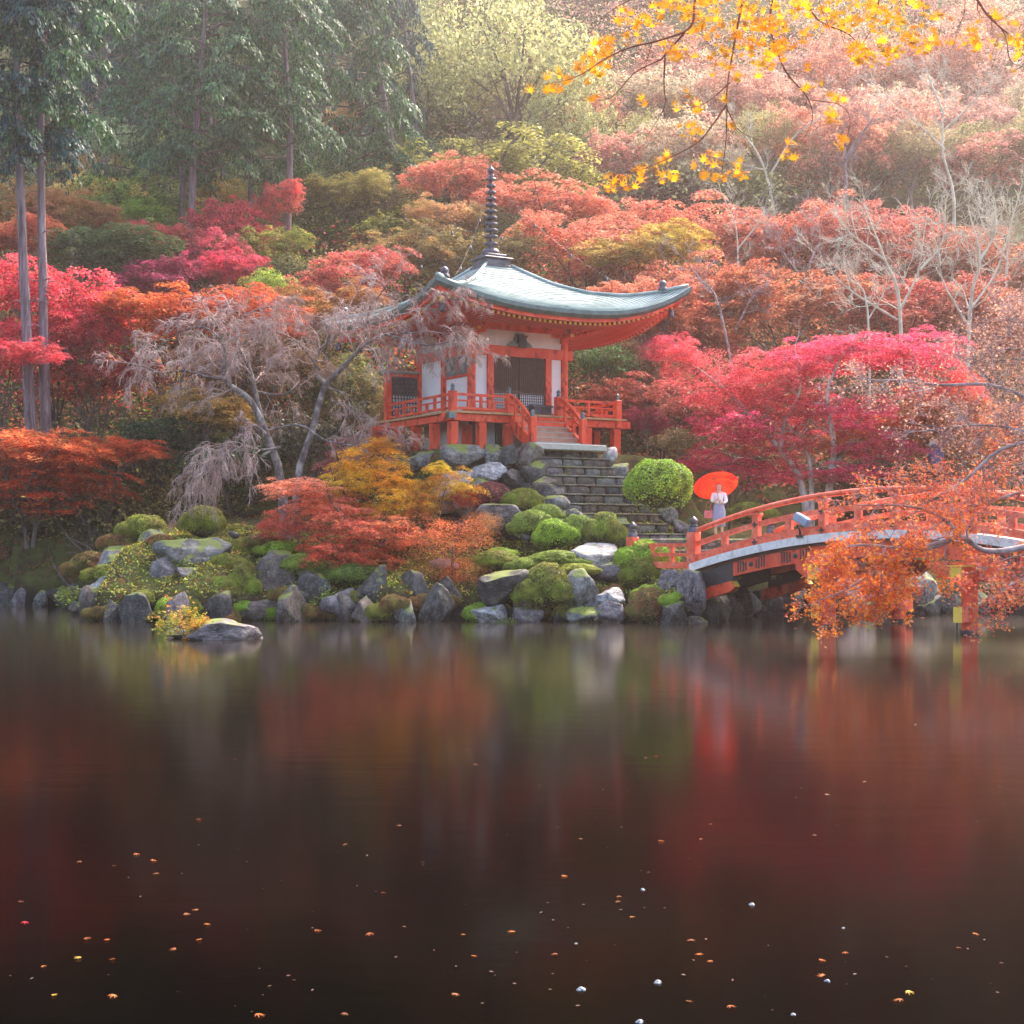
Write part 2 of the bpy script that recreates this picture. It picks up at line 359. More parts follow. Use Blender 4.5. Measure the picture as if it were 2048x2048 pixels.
_m = N.new('ShaderNodeMixShader'); L.new(_k.outputs[0], _m.inputs[0]); L.new(_d.outputs[0], _m.inputs[1]); L.new(_g.outputs[0], _m.inputs[2]); L.new(_m.outputs[0], N['Material Output'].inputs[0]); N.remove(b)
w = link('water', np_mesh('water', [(-88, -9, 0), (88, -9, 0), (88, 62, 0), (-88, 62, 0)], [(0, 1, 2, 3)], wm))
tag(w, 'dark still pond water mirroring the autumn trees', kind='structure')

# ------------------------------------------------------------------ pavilion
pav = empty('pavilion', (PC.x, PC.y, ZB), PYAW, 'small vermilion island pavilion with curved copper roof and metal spire', 'pavilion')
ZD_ = ZD
# under-floor posts
pm = MB(); pm.box(-0.14, 0.14, -0.14, 0.14, 0.0, ZD - 0.36); pme = pm.mesh('floor_post', M['red'])
DX0, DX1, DY0, DY1 = -3.4, 3.85, -3.12, 3.3
xs = [DX0 + 0.2, -2.1, -1.02, 1.0, 2.25, DX1 - 0.35]
for x in xs: link('floor_post', pme, pav, (x, DY0 + 0.22, 0))
for y in (-1.6, -0.2, 1.1, 2.4, 3.1): link('floor_post', pme, pav, (DX0 + 0.2, y, 0))
for y in (-1.6, -0.2, 1.1, 2.4, 3.1): link('floor_post', pme, pav, (DX1 - 0.35, y, 0))
for x in (-2.1, 2.25): link('floor_post', pme, pav, (x, -1.9, 0))
# beams round the floor, with ends that stick out
for (a, b_) in (((DX0 - 0.22, DY0 + 0.22), (DX1 + 0.25, DY0 + 0.22)), ((DX0 + 0.2, DY0 - 0.05), (DX0 + 0.2, DY1)),
               ((DX1 - 0.35, DY0 - 0.05), (DX1 - 0.35, DY1))):
    m = MB(); horiz = a[1] == b_[1]; zo = 0 if horiz else 0.012
    if horiz: m.box(a[0], b_[0], a[1] - 0.1, a[1] + 0.1, ZD - 0.33, ZD - 0.085)
    else: m.box(a[0] - 0.1, a[0] + 0.1, a[1], b_[1], ZD - 0.325, ZD - 0.09)
    m.build('floor_beam', M['red'], pav)
m = MB(); m.box(DX0 - 0.1, DX0 + 0.14, DY0 - 0.1, DY0 + 0.12, ZD - 0.27, ZD - 0.083); m.build('beam_end_cap', M['giboshi'], pav)
# deck boards, long along x, ends seen on the left side
nb = 16; bw = (DY1 - DY0) / nb
bm_ = MB(); bm_.box(DX0, DX1, 0.004, bw - 0.004, ZD - 0.07, ZD); bme = bm_.mesh('deck_board', M['deckwood'])
for i in range(nb): link('deck_board', bme, pav, (0, DY0 + i * bw, 0.002 * (i % 2)))
# crawl-space core under the walls
H = 1.92
m = MB()
m.box(-H + 0.1, H - 0.1, -H + 0.12, H - 0.1, 0.22, ZD - 0.08); m.build('underfloor_wall', M['white'], pav)
m = MB(); m.box(-H, H, -H, -H + 0.2, 0.0, 0.2); m.box(-H, -H + 0.2, -H + 0.2, H, 0.0, 0.2)
for x in (-H, -0.9, 0.75, H - 0.2): m.box(x, x + 0.2, -H - 0.005, -H + 0.2, 0.2, ZD - 0.085)
m.build('ground_sill', M['brown'], pav)
# wall posts
ZT = 4.58                                            # top of walls above base level
wp = MB(); wp.lathe([(0.15, ZD), (0.15, ZT - 0.25)], n=16); wpme = wp.mesh('wall_post', M['red'])
wq = MB(); wq.box(-0.12, 0.12, -0.12, 0.12, ZD, 3.42); wqme = wq.mesh('wall_post', M['red'])
for x, y in ((-H, -H), (H, -H), (-H, H), (H, H)): link('wall_post', wpme, pav, (x, y, 0))
for x, y in ((-1.2, -H), (1.2, -H), (-H, 0), (H, 0)): link('wall_post', wqme, pav, (x, y, 0))
# white panels between the posts
def panel(x0, x1, y0, y1, z0, z1, name='wall_panel', mt=None):
    m = MB(); m.box(x0, x1, y0, y1, z0, z1); return m.build(name, mt or M['white'], pav)
panel(-H + .12, -1.31, -H - .02, -H + .05, ZD + .16, 3.42); panel(1.31, H - .12, -H - .02, -H + .05, ZD + .16, 3.42)
panel(-H - .02, -H + .05, -H + .12, -0.11, ZD + .16, 3.42); panel(-H - .02, -H + .05, 0.11, H - .12, ZD + .16, 3.42)
panel(H - .05, H + .02, -H + .12, -0.11, ZD + .16, 3.42); panel(H - .05, H + .02, 0.11, H - .12, ZD + .16, 3.42)
panel(-H + .12, H - .12, H - .05, H + .02, ZD + .16, 3.42)
# sills and tie beams
for z0, z1, e in ((ZD, ZD + 0.16, 0.10), (3.42, 3.78, 0.11), (4.33, ZT, 0.12)):
    m = MB()
    m.box(-H - 0.32, H + 0.32, -H - e, -H + e, z0, z1); m.build('tie_beam', M['red'], pav)
    m = MB(); m.box(-H - e + .006, -H + e - .006, -H + e, H + 0.3, z0 + .003, z1 - .003); m.build('tie_beam', M['red'], pav)
    m = MB(); m.box(H - e + .006, H + e - .006, -H + e, H + 0.3, z0 + .003, z1 - .003); m.build('tie_beam', M['red'], pav)
for a in (0, 1, 2):
    if a == 0: panel(-H + .1, H - .1, -H - .03, -H + .05, 3.78, 4.33)
    if a == 1: panel(-H - .03, -H + .05, -H + .1, H - .1, 3.78, 4.33)
    if a == 2: panel(H - .05, H + .03, -H + .1, H - .1, 3.78, 4.33)
# side window: dark shutter with a red sill
m = MB(); m.box(-H - .045, -H - .022, -H + .22, -0.16, ZD + 1.45, 3.40); o = m.build('window', M['giboshi'], pav)
m = MB(); m.box(-H - .07, -H - .022, -H + .16, -0.12, ZD + 1.37, ZD + 1.45)
m.box(-H - .07, -H - .046, -1.02, -0.98, ZD + 1.45, 3.40); m.build('window_frame', M['red'], o)
# doors: two leaves, fine lattice, white paper behind the lowest part
for s in (-1, 1):
    x0, x1 = (-1.08, -0.012) if s < 0 else (0.012, 1.08)
    m = MB(); m.box(x0, x1, -H - .01, -H + .03, ZD + .16, 3.42, 0)
    m.box(x0 + .05, x1 - .05, -H - .016, -H - .011, ZD + .20, ZD + .80, 1)
    leaf = m.build('door', [M['brown'], M['white']], pav)
    m = MB(); n = 13
    for i in range(n + 1):
        x = x0 + 0.02 + (x1 - x0 - 0.04) * i / n
        m.box(x - .009, x + .009, -H - .045, -H - .02, ZD + .16, 3.42)
    nzb = 20
    for i in range(nzb + 1):
        z = ZD + .18 + (3.40 - ZD - .18) * i / nzb
        m.box(x0, x1, -H - .040, -H - .025, z - .009, z + .009)
    m.box(x0, x1, -H - .05, -H - .018, ZD + .82, ZD + .90)
    m.build('lattice', M['brown'], leaf)
# frog-leg strut and white arcs above the door
m = MB()
prof = [(-0.52, 0), (-0.42, 0.10), (-0.24, 0.20), (-0.16, 0.45), (0.16, 0.45), (0.24, 0.20), (0.42, 0.10), (0.52, 0), (0.2, 0.0), (0.1, 0.12), (-0.1, 0.12), (-0.2, 0)]
vs = [(x, -H - .12, 3.80 + z) for x, z in prof] + [(x, -H - .035, 3.80 + z) for x, z in prof]
k = len(prof)
m.add(vs, [tuple(range(k)), tuple(range(2 * k - 1, k - 1, -1))] + [(i, k + i, k + (i + 1) % k, (i + 1) % k) for i in range(k)])
m.build('frog_leg_strut', M['giboshi'], pav)
m = MB(); m.box(-.15, .15, -H - .30, -H - .24, 3.72, 4.12); m.box(-.19, .19, -H - .32, -H - .235, 4.10, 4.16); m.build('name_plaque', M['dark'], pav)
# corner bracket sets
for x, y in ((-H, -H), (H, -H), (-H, H), (H, H), (-H, 0), (H, 0)):
    m = MB()
    m.box(x - .2, x + .2, y - .2, y + .2, 4.00, 4.18); m.box(x - .55, x + .55, y - .085, y + .085, 4.20, 4.34)
    m.box(x - .085, x + .085, y - .55, y + .55, 4.205, 4.335)
    m.box(x - .56, x - .545, y - .07, y + .07, 4.215, 4.325, 1); m.box(x + .545, x + .56, y - .07, y + .07, 4.215, 4.325, 1)
    m.box(x - .07, x + .07, y - .565, y - .55, 4.22, 4.32, 1)
    m.build('bracket', [M['red'], M['gold']], pav)
# lattice wing screen at the rear left corner
m = MB(); m.box(DX0 + 0.02, DX0 + 0.24, H - .11, H + .11, 0.0, ZD + 1.75); m.build('screen_post', M['red'], pav)
m = MB(); m.box(DX0 + 0.24, -H - .15, H - .02, H + .02, ZD + 0.95, ZD + 1.65, 1); m.box(DX0 + .24, -H - .15, H - .02, H + .02, ZD + .02, ZD + .93, 2)
m.box(DX0 + 0.24, -H - .15, H - .05, H + .05, ZD + 1.62, ZD + 1.74, 0); m.box(DX0 - .1, -H - .15, H - .16, H + .16, ZD + 1.76, ZD + 1.84, 3)
sc_ = m.build('wing_screen', [M['red'], M['brown'], M['white'], M['copper']], pav)
m = MB()
for i in range(9):
    x = DX0 + .30 + i * (abs(DX0 + H) - .52) / 8; m.box(x - .02, x + .02, H - .06, H - .021, ZD + .02, ZD + 1.62)
for i in range(11):
    z = ZD + .05 + i * 1.55 / 10; m.box(DX0 + .24, -H - .15, H - .055, H - .022, z - .02, z + .02)
m.build('lattice', M['bronze'], sc_)

# railings
def giboshi_prof(s=1.0):
    return [(0.0, 0.30 * s), (0.02 * s, 0.285 * s), (0.07 * s, 0.23 * s), (0.085 * s, 0.18 * s), (0.05 * s, 0.12 * s), (0.075 * s, 0.10 * s),
            (0.075 * s, 0.07 * s), (0.06 * s, 0.06 * s), (0.085 * s, 0.02 * s), (0.085 * s, 0.0)][::-1]
gm = MB(); gm.lathe([(r * 1.15, z) for r, z in giboshi_prof(0.85)], n=12); gme = gm.mesh('finial', M['giboshi'])
def rail_post(x, y, z0, h, w=0.24, par=None, fin=gme, mt=None):
    m = MB(); m.box(x - w / 2, x + w / 2, y - w / 2, y + w / 2, z0, z0 + h)
    o = bevel(m.build('rail_post', mt or M['red'], par or pav)); link('finial', fin, o, (x, y, z0 + h)); return o
RH = 0.62
for x, y in ((DX0 + .16, DY0 + .16), (-1.02, DY0 + .16), (1.02, DY0 + .16), (DX1 - .3, DY0 + .16)): rail_post(x, y, ZD + .003, RH + .05)
def railing(a, b_, n):
    a = Vector(a); b_ = Vector(b_)
    for z, hh, w in ((RH - .05, .085, .09), (RH * .58, .05, .07), (0.10, .08, .10)):
        m = MB(); m.bar((a.x, a.y, ZD + z), (b_.x, b_.y, ZD + z), w, hh); m.build('rail', M['red'], pav)
    for i in range(1, n):
        p = a.lerp(b_, i / n); m = MB(); hh = RH - .09 if i % 2 == 0 else RH * .56
        m.box(p.x - .045, p.x + .045, p.y - .045, p.y + .045, ZD + .14, ZD + hh); m.build('baluster', M['red'], pav)
railing((DX0 + .28, DY0 + .16, 0), (-1.14, DY0 + .16, 0), 4)
railing((1.14, DY0 + .16, 0), (DX1 - .42, DY0 + .16, 0), 4)
railing((DX0 + .16, DY0 + .28, 0), (DX0 + .16, H - .12, 0), 8)
railing((DX1 - .3, DY0 + .28, 0), (DX1 - .3, H, 0), 8)
# wooden front stair with curved balustrades
st_n = 5
for i in range(st_n):
    m = MB(); zt = ZD - .06 - (i + 1) * (ZD - .25) / (st_n + .3); y0 = DY0 - .02 - i * .27
    m.box(-.95, .95, y0 - .31, y0 + 0.02, zt - .06, zt); m.box(-.94, .94, y0 - .05, y0 - .02, zt, zt + .16, 1)
    m.build('stair_tread', [M['oldwood'] if i else M['stepwood'], M['stepwood'] if i > 1 else M['red']], pav)
for s in (-1, 1):
    m = MB(); x = s * 1.0
    vs = []
    for yy, zt, zb in ((DY0 + .05, ZD - .05, ZD - .45), (DY0 - .5, ZD - .42, ZD - .95), (DY0 - 1.40, .30, .0)):
        vs += [(x - .06, yy, zb), (x + .06, yy, zb), (x + .06, yy, zt), (x - .06, yy, zt)]
    fs = [(0, 1, 2, 3), (11, 10, 9, 8)]
    for q in (0, 4): fs += [(q + a, q + 4 + a, q + 4 + (a + 1) % 4, q + (a + 1) % 4) for a in range(4)]
    m.add(vs, fs); m.build('stair_stringer', M['red'], pav)
    m = MB(); pts = []
    for i in range(11):
        t = i / 10; pts.append((s * 1.02, DY0 + .16 - t * 1.48, ZD + RH - .02 - (t ** 1.5) * 0.92))
    for i in range(10): m.bar(pts[i], (Vector(pts[i + 1]) + (Vector(pts[i + 1]) - Vector(pts[i])) * .05), .10, .11)
    m.build('stair_handrail', M['red'], pav)
    m = MB()
    for i in range(10):
        a_ = Vector(pts[i]) - Vector((0, 0, .26)); c_ = Vector(pts[i + 1]) - Vector((0, 0, .26)); m.bar(a_, c_ + (c_ - a_) * .05, .07, .07)
    m.build('stair_handrail', M['red'], pav)
    for t in (0.3, 0.65):
        y = DY0 + .16 - t * 1.48; zt = ZD + RH - .05 - (t ** 1.5) * 0.92
        m = MB(); m.box(s * 1.02 - .05, s * 1.02 + .05, y - .05, y + .05, zt - .75, zt); m.build('baluster', M['red'], pav)
    o = rail_post(s * 1.02, DY0 - 1.38, 0.0, ZD - .22, .22)
    m = MB(); m.box(s * 1.02 - .125, s * 1.02 + .125, DY0 - 1.505, DY0 - 1.255, .012, .22); m.build('foot_cap', M['giboshi'], o)

# ---- roof
CORN = {(-1, -1): (-4.93, -4.93, 5.42), (1, -1): (5.19, -5.19, 5.90), (-1, 1): (-4.67, 4.67, 5.12), (1, 1): (4.9, 4.9, 5.45)}
def r_mid(m): return 4.70 + 2.19 * ((1 - m) / .9) ** 1.5
_rs = np.array([.1, .28, .49, .675, .82, 1.0]); _rz = np.array([6.85, 6.24, 5.80, 5.64, 5.70, 5.90])
def r_ridge(m, zc): return max(float(np.interp(m, _rs, _rz)) + (zc - 5.90) * m ** 3, r_mid(m) + .02)
SIDES = [((-1, -1), (1, -1)), ((-1, 1), (-1, -1)), ((1, -1), (1, 1)), ((1, 1), (-1, 1))]
def roof_pt(side, m, t, inset=0.0):
    (ca, cb) = SIDES[side]; A = CORN[ca]; B = CORN[cb]
    w = (t + 1) / 2
    x = m * (A[0] * (1 - w) + B[0] * w); y = m * (A[1] * (1 - w) + B[1] * w)
    zm = r_mid(m); zr = r_ridge(m, A[2]) * (1 - w) + r_ridge(m, B[2]) * w
    k = abs(t) ** 2.6
    z = zm + (zr - zm) * k
    return Vector((x, y, z))
NC, NT = 30, 32
for side in range(4):
    m = MB(); ms = [.10 + .90 * (i / NC) ** .92 for i in range(NC + 1)]
    for i in range(NC):
        vs = []
        lift = 0.028
        for t_ in range(NT + 1):
            t = -1 + 2 * t_ / NT
            a = roof_pt(side, ms[i], t); b_ = roof_pt(side, ms[i + 1], t)
            vs += [a, b_ + Vector((0, 0, lift)), roof_pt(side, ms[i + 1] - .0008, t)]
        fs = []
        for q in range(NT):
            a0 = q * 3; a1 = a0 + 3
            fs += [(a0, a0 + 1, a1 + 1, a1), (a0 + 1, a0 + 2, a1 + 2, a1 + 1)]
        m.add(vs, fs)
    m.build('roof_slope', M['copper'], pav)
    # eave edge, red board under it, soffit
    m = MB(); vs = []
    for t_ in range(NT + 1):
        t = -1 + 2 * t_ / NT
        e = roof_pt(side, 1.0, t); e2 = roof_pt(side, .975, t); e3 = roof_pt(side, .955, t)
        th = .20 + .05 * abs(t) ** 4
        vs += [e + Vector((0, 0, .028)), e - Vector((0, 0, th * .55)), e2 - Vector((0, 0, th + .03)), e3 - Vector((0, 0, th + .03)),
               e3 - Vector((0, 0, th + .16)), roof_pt(side, .93, t) - Vector((0, 0, th + .16))]
        sf = roof_pt(side, .36, t); zz = ZT + 0.0
        vs += [Vector((sf.x, sf.y, zz))]
    fs = []; mi = []
    mb = MB(); K = 7
    for q in range(NT):
        for j in range(K - 1):
            f = (q * K + j, (q + 1) * K + j, (q + 1) * K + j + 1, q * K + j + 1)
            mb.add([vs[f[0]], vs[f[1]], vs[f[2]], vs[f[3]]], [(0, 1, 2, 3)], 0 if j < 2 else 1)
    mb.build('eave', [M['copper_edge'], M['red']], pav)
# rafters with gilded tips, sharing one mesh
rf = MB(); rf.box(-.045, .045, -1.9, 0, -.045, .045, 0); rf.box(-.047, .047, 0, .012, -.047, .047, 1)
rfme = rf.mesh('rafter', [M['red'], M['gold']])
def soffit_z(side, m_, t):
    p = roof_pt(side, .93, t); th = .20 + .05 * abs(t) ** 4; w = (.93 - m_) / .57
    return (p.z - th - .16) * (1 - w) + ZT * w
for side in (0, 1, 2):
    n = 44
    for i in range(n):
        t = -0.93 + 1.86 * i / (n - 1)
        p = roof_pt(side, .915, t); m_in = .915 - 1.9 / 5.0
        z0_ = soffit_z(side, .915, t) - .065; z1_ = soffit_z(side, m_in, t) - .065
        pitch = -math.atan2(z1_ - z0_, 1.9)
        yaw = {0: math.pi, 1: math.pi / 2, 2: -math.pi / 2}[side]
        o = link('rafter', rfme, pav, (p.x, p.y, z0_)); o.rotation_euler = (Matrix.Rotation(yaw, 3, 'Z') @ Matrix.Rotation(pitch, 3, 'X')).to_euler()
# hip rafters to the corners, ridge tails and finials
for c, (x, y, z) in CORN.items():
    m = MB(); m.bar((x * .40, y * .40, ZT - .12), (x * .90, y * .90, z - .66), .16, .20, 0)
    d = Vector((x, y, 0)).normalized(); a = Vector((x * .90, y * .90, z - .66)); m.bar(a, a + d * .03 + Vector((0, 0, .006)), .17, .21, 1)
    m.build('hip_rafter', [M['red'], M['gold']], pav)
    m = MB(); pts = []
    for i in range(14):
        s = .10 + .885 * i / 13
        pts.append((x * s, y * s, r_ridge(s, z) + .05 + (.03 * max(0, s - .8) / .2)))
    m.tube(pts, [.06] * 12 + [.07, .05], 8); m.build('roof_ridge', M['copper'], pav)
    m = MB(); s = .86; m.lathe([(.17, -.02), (.17, .06), (.12, .08), (.13, .14), (.15, .20), (.11, .28), (.03, .34), (0, .35)], (x * s, y * s, r_ridge(s, z) + .1), 12)
    m.build('ridge_ornament', M['bronze'], pav)
    m = MB(); s = .90; zz = z - .75; m.tube([(x * s, y * s, z - .42), (x * s, y * s, zz)], .015, 6)
    m.lathe([(.0, 0), (.07, -.02), (.10, -.10), (.11, -.24), (.15, -.30), (.13, -.30), (0, -.12)], (x * s, y * s, zz), 10); m.build('wind_bell', M['bronze'], pav)
# roof top box and spire
m = MB(); m.box(-.60, .60, -.60, .60, 6.78, 6.93); m.box(-.50, .50, -.50, .50, 6.93, 7.16); m.box(-.60, .60, -.60, .60, 7.16, 7.22); m.box(-.42, .42, -.42, .42, 7.22, 7.36)
bevel(m.build('roof_crown_box', M['bronze'], pav), .02)
sx, sy = -0.04, -0.04
m = MB(); m.lathe([(0, 7.36), (.33, 7.36), (.34, 7.46), (.26, 7.56), (.15, 7.58), (.14, 7.66), (.24, 7.72), (.25, 7.80), (.12, 7.84), (.07, 7.88), (.06, 10.4), (0.05, 10.45)], (sx, sy, 0), 16)
spire = m.build('spire', M['bronze'], pav)
zr = 8.02
for i in range(9):
    r = .27 - .011 * i; m = MB()
    m.lathe([(.06, -.045), (r - .03, -.05), (r, -.035), (r, .035), (r - .03, .05), (.06, .06)], (sx, sy, zr + i * .232), 16)
    m.build('spire_ring', M['bronze'], spire)
m = MB(); zz = zr + 9 * .232
m.lathe([(.05, -.03), (.22, .0), (.20, .05), (.10, .06), (.12, .12), (.11, .20), (.05, .24)], (sx, sy, zz), 14)
m.lathe([(.04, .25), (.12, .30), (.145, .38), (.10, .46), (.03, .50), (.02, .60), (0, .62)], (sx, sy, zz - .04), 14); m.build('spire_jewel', M['bronze'], spire)
# chains from the spire to the four corners, each with little bells
for c, (x, y, z) in CORN.items():
    m = MB(); a = Vector((sx, sy, zz + .02)); e = Vector((x * .72, y * .72, r_ridge(.72, z) + .15)); pts = []
    for i in range(17):
        t = i / 16; p = a.lerp(e, t); p.z -= 4 * .42 * t * (1 - t); pts.append(p)
    m.tube(pts, .004, 5); ch = m.build('chain', M['bronze'], pav)
    for t in (.35, .62, .86):
        i = int(t * 16); m = MB(); m.lathe([(0, 0), (.03, -.02), (.045, -.10), (.06, -.14), (0, -.10)], pts[i], 8); m.build('bell', M['bronze'], ch)

# offering box and black stanchion on the deck
def pav_world(x, y, z=0):
    p = PC + BU * x + BV * y; return Vector((p.x, p.y, ZB + z))
ob = empty('offering_box', pav_world(.62, -2.36, ZD), PYAW, 'dark slatted offering box in front of the pavilion doors', 'box')
m = MB(); m.box(-.36, .36, -.2, .2, 0.05, .33); m.box(-.42, .42, -.25, .25, .33, .38); m.build('box_body', M['bronze'], ob)
m = MB()
for i in range(8): m.box(-.37 + i * .1, -.33 + i * .1, -.21, .21, .381, .41)
for x in (-.33, .29): m.box(x, x + .05, -.19, -.14, 0, .05); m.box(x, x + .05, .14, .19, 0, .05)
m.build('slat', M['bronze'], ob)
sp = empty('stanchion', pav_world(1.5, -2.3, ZD), PYAW, 'short dark post standing on the deck right of the doors', 'post')
m = MB(); m.box(-.07, .07, -.05, .05, 0.03, .78); m.build('column', M['dark'], sp)
m = MB(); m.box(-.13, .13, -.11, .11, 0, .03); m.build('base', M['dark'], sp)

# ------------------------------------------------------------------ rocks and stones
rng = np.random.default_rng(7)
_bm = bmesh.new(); bmesh.ops.create_icosphere(_bm, subdivisions=4, radius=1.0)
ICO_V = np.array([v.co[:] for v in _bm.verts]); ICO_F = np.array([[v.index for v in f.verts] for f in _bm.faces]); _bm.free()
_bm = bmesh.new(); bmesh.ops.create_icosphere(_bm, subdivisions=3, radius=1.0)
ICO3_V = np.array([v.co[:] for v in _bm.verts]); ICO3_F = np.array([[v.index for v in f.verts] for f in _bm.faces]); _bm.free()

def fbm(P_, seed, f0=1.3, oc=4):
    r = np.random.default_rng(seed); out = np.zeros(len(P_)); a = 1.0
    for o in range(oc):
        for k in range(3):
            d = r.normal(size=3); d /= np.linalg.norm(d)
            out += a / 3 * np.sin((P_ @ d) * f0 * (2.1 ** o) * 2 + r.uniform(0, 6.28))
        a *= .5
    return out

def rock_mesh(seed, flat=0.0, small=False, cuts=19, amp=.07):
    r = np.random.default_rng(seed); V = (ICO3_V if small else ICO_V).copy()
    for k in range(cuts):
        d = r.normal(size=3); d /= np.linalg.norm(d); lim = r.uniform(.46, .84)
        if k == 0 and flat: d = np.array([r.normal() * .12, r.normal() * .12, 1.0]); d /= np.linalg.norm(d); lim = 1 - flat
        h = V @ d; V = V - np.outer(np.maximum(h - lim, 0), d)
    n = V / np.linalg.norm(V, axis=1, keepdims=True)
    V = V + n * (amp * fbm(V, seed, 1.4, 5) - .05 * np.abs(fbm(V, seed + 9, 2.6, 3)))[:, None]
    # strata: small ledges
    V[:, 2] += .02 * np.sin(V[:, 2] * 22 + 3 * V[:, 0]) 
    V /= np.abs(V).max(axis=0)
    return np_mesh('rock', V, ICO3_F if small else ICO_F, None, True)

def rock(px, py, rx, ry, Y, kind, label, seed, dz=0.8, flat=0.0, rot=None, name='rock', group='rocks round the island shore'):
    c = P(px, py, Y); s = Y / F_PX
    me = rock_mesh(seed, flat); me.materials.append(RK[kind])
    o = link(name, me, None, c, (rng.uniform(-.08, .08), rng.uniform(-.08, .08), rng.uniform(-.5, .5) if rot is None else rot), (rx * s * 1.12, rx * s * dz, ry * s * 1.12))
    return tag(o, label, 'rock', group)

# stone stair: risers built of single stones
ss = empty('stone_stair', pav_world(.2, -4.75, 0), PYAW, 'broad dark stone stair climbing to the vermilion pavilion', 'stair')
r = np.random.default_rng(3)
NS = 11; rise = 0.322; run = .46
stone_variants = []
for k in range(8):
    V = ICO3_V.copy(); V = np.sign(V) * np.abs(V) ** .42; V /= np.abs(V).max(axis=0)
    V += .05 * np.stack([fbm(V, 50 + k * 3 + j, 1.6, 3) for j in range(3)], 1)
    me = np_mesh('step_stone', V * .5, ICO3_F, RK[['dark', 'brown', 'grey', 'brown', 'dark', 'purple', 'grey', 'brown'][k]], True); stone_variants.append(me)
M['tread'] = RK['grey']
for i in range(NS):
    zt = -i * rise; y0 = -.0 - i * run; half = 1.28 + i * .03
    x = -half - (.25 if i > 1 else .05)
    xr = half + (.4 if i > 8 else 0)
    while x < xr - .1:
        wv = r.uniform(.42, .95); wv = min(wv, xr - x + .02)
        link('step_stone', stone_variants[r.integers(8)], ss, (x + wv / 2, y0 + .18, zt - rise / 2 - .02), (0, 0, math.pi * r.integers(2)), (wv * .98, .42 + r.uniform(0, .04), rise + .02))
        x += wv
    m = MB(); m.box(-half - .2, xr, y0 - .085, y0 + run + .1, zt - .03, zt + .015); q = bevel(m.build('tread_slab', RK['brown' if i % 3 else 'grey'], ss), .012)
# boulders stacked beside the stair
side = [(-1.75, -.3, -.35, .55, .5, 'brown'), (-2.3, .05, -.30, .5, .42, 'dark'), (-1.85, -.75, -.95, .55, .5, 'dark'), (-1.75, -1.3, -1.3, .5, .5, 'brown'), (-1.75, -1.8, -1.7, .5, .5, 'dark'),
        (-1.85, -2.3, -2.1, .5, .45, 'grey'), (-1.85, -2.9, -2.5, .5, .4, 'dark'), (1.75, -.1, -.22, .42, .40, 'pale'), (1.8, -.7, -.75, .4, .4, 'grey'), (1.85, -1.4, -1.2, .4, .4, 'dark'), (1.95, -2.2, -1.7, .4, .4, 'brown'),
        (2.0, -3.0, -2.3, .45, .4, 'grey'), (2.1, -3.7, -2.75, .4, .35, 'purple')]
for i, (x, y, z, a, h, kd) in enumerate(side):
    me = rock_mesh(200 + i, .1, True); me.materials.append(RK[kd])
    link('side_boulder', me, ss, (x, y, z), (0, 0, r.uniform(0, 3)), (a, a * .85, h))
m = MB(); m.box(-1.55, 1.35, -.45, .42, -.06, .16); lo = bevel(m.build('landing_slab', M['concrete'], ss), .03)

# retaining wall of big pale stones under the left front of the terrace
rw = empty('retaining_wall', pav_world(-2.6, -4.1, 0), PYAW, 'stacked pale boulders holding up the terrace under the pavilion', 'stone wall')
for i, (px, py, rx, ry, Y, kd) in enumerate([(918, 917, 50, 26, 49.6, 'grey'), (992, 917, 30, 26, 49.9, 'grey'), (1035, 925, 32, 30, 50.2, 'brown'), (973, 947, 36, 24, 49.3, 'pale'), (912, 962, 46, 30, 49.0, 'pale'), (965, 985, 34, 26, 48.9, 'grey'),
        (1025, 965, 28, 30, 49.4, 'dark'), (885, 1000, 40, 30, 48.6, 'pale'), (848, 930, 38, 26, 50.2, 'grey'), (790, 935, 36, 24, 51.0, 'brown'), (1068, 945, 30, 40, 49.9, 'dark'), (1060, 995, 30, 34, 49.2, 'dark'), (935, 1010, 34, 22, 48.4, 'pale')]):
    me = rock_mesh(300 + i, .15); me.materials.append(RK[kd]); c = P(px, py, Y); s = Y / F_PX
    o = link('stone', me, rw, rw.matrix_basis.inverted() @ c, (0, 0, 0), (rx * s * 1.08, .6, ry * s * 1.12))
# ------------------------------------------------------------------ bridge
BL = 12.5
br = empty('arched_bridge', (E0.x, E0.y, 0), BROT, 'vermilion arched wooden bridge with pale plank edge and curved handrails', 'bridge')
def bz(t): return 2.56 - .93 * ((t - 6.25) / 6.25) ** 2
def bslope(t): return math.atan(-2 * .93 * (t - 6.25) / 6.25 ** 2)
def b_world(t, y, z): p = E0 + BA * t + BN * y; return Vector((p.x, p.y, z))
def arc_beam(name, t0, t1, y0, y1, ztop, zbot, mats, n=40, par=None, split=None, mi=0):
    m = MB(); vs = []
    for i in range(n + 1):
        t = t0 + (t1 - t0) * i / n; z = bz(t)
        top = z + (ztop(t) if callable(ztop) else ztop); bot = z + (zbot(t) if callable(zbot) else zbot)
        vs += [(t, y0, bot), (t, y1, bot), (t, y1, top), (t, y0, top)]
    fs = [(0, 1, 2, 3), (4 * n + 3, 4 * n + 2, 4 * n + 1, 4 * n)]
    for i in range(n):
        q = 4 * i; fs += [(q + a, q + 4 + a, q + 4 + (a + 1) % 4, q + (a + 1) % 4) for a in range(4)]
    m.add(vs, fs, mi); return m.build(name, mats, par or br)
npk = 62
pk = MB(); pk.box(-.095, .095, -.12, BW + .12, -.05, 0); pkme = pk.mesh('deck_plank', M['oldwood'])
for i in range(npk):
    t = .1 + (BL - .2) * i / (npk - 1); link('deck_plank', pkme, br, (t, 0, bz(t)), (0, -bslope(t), 0))
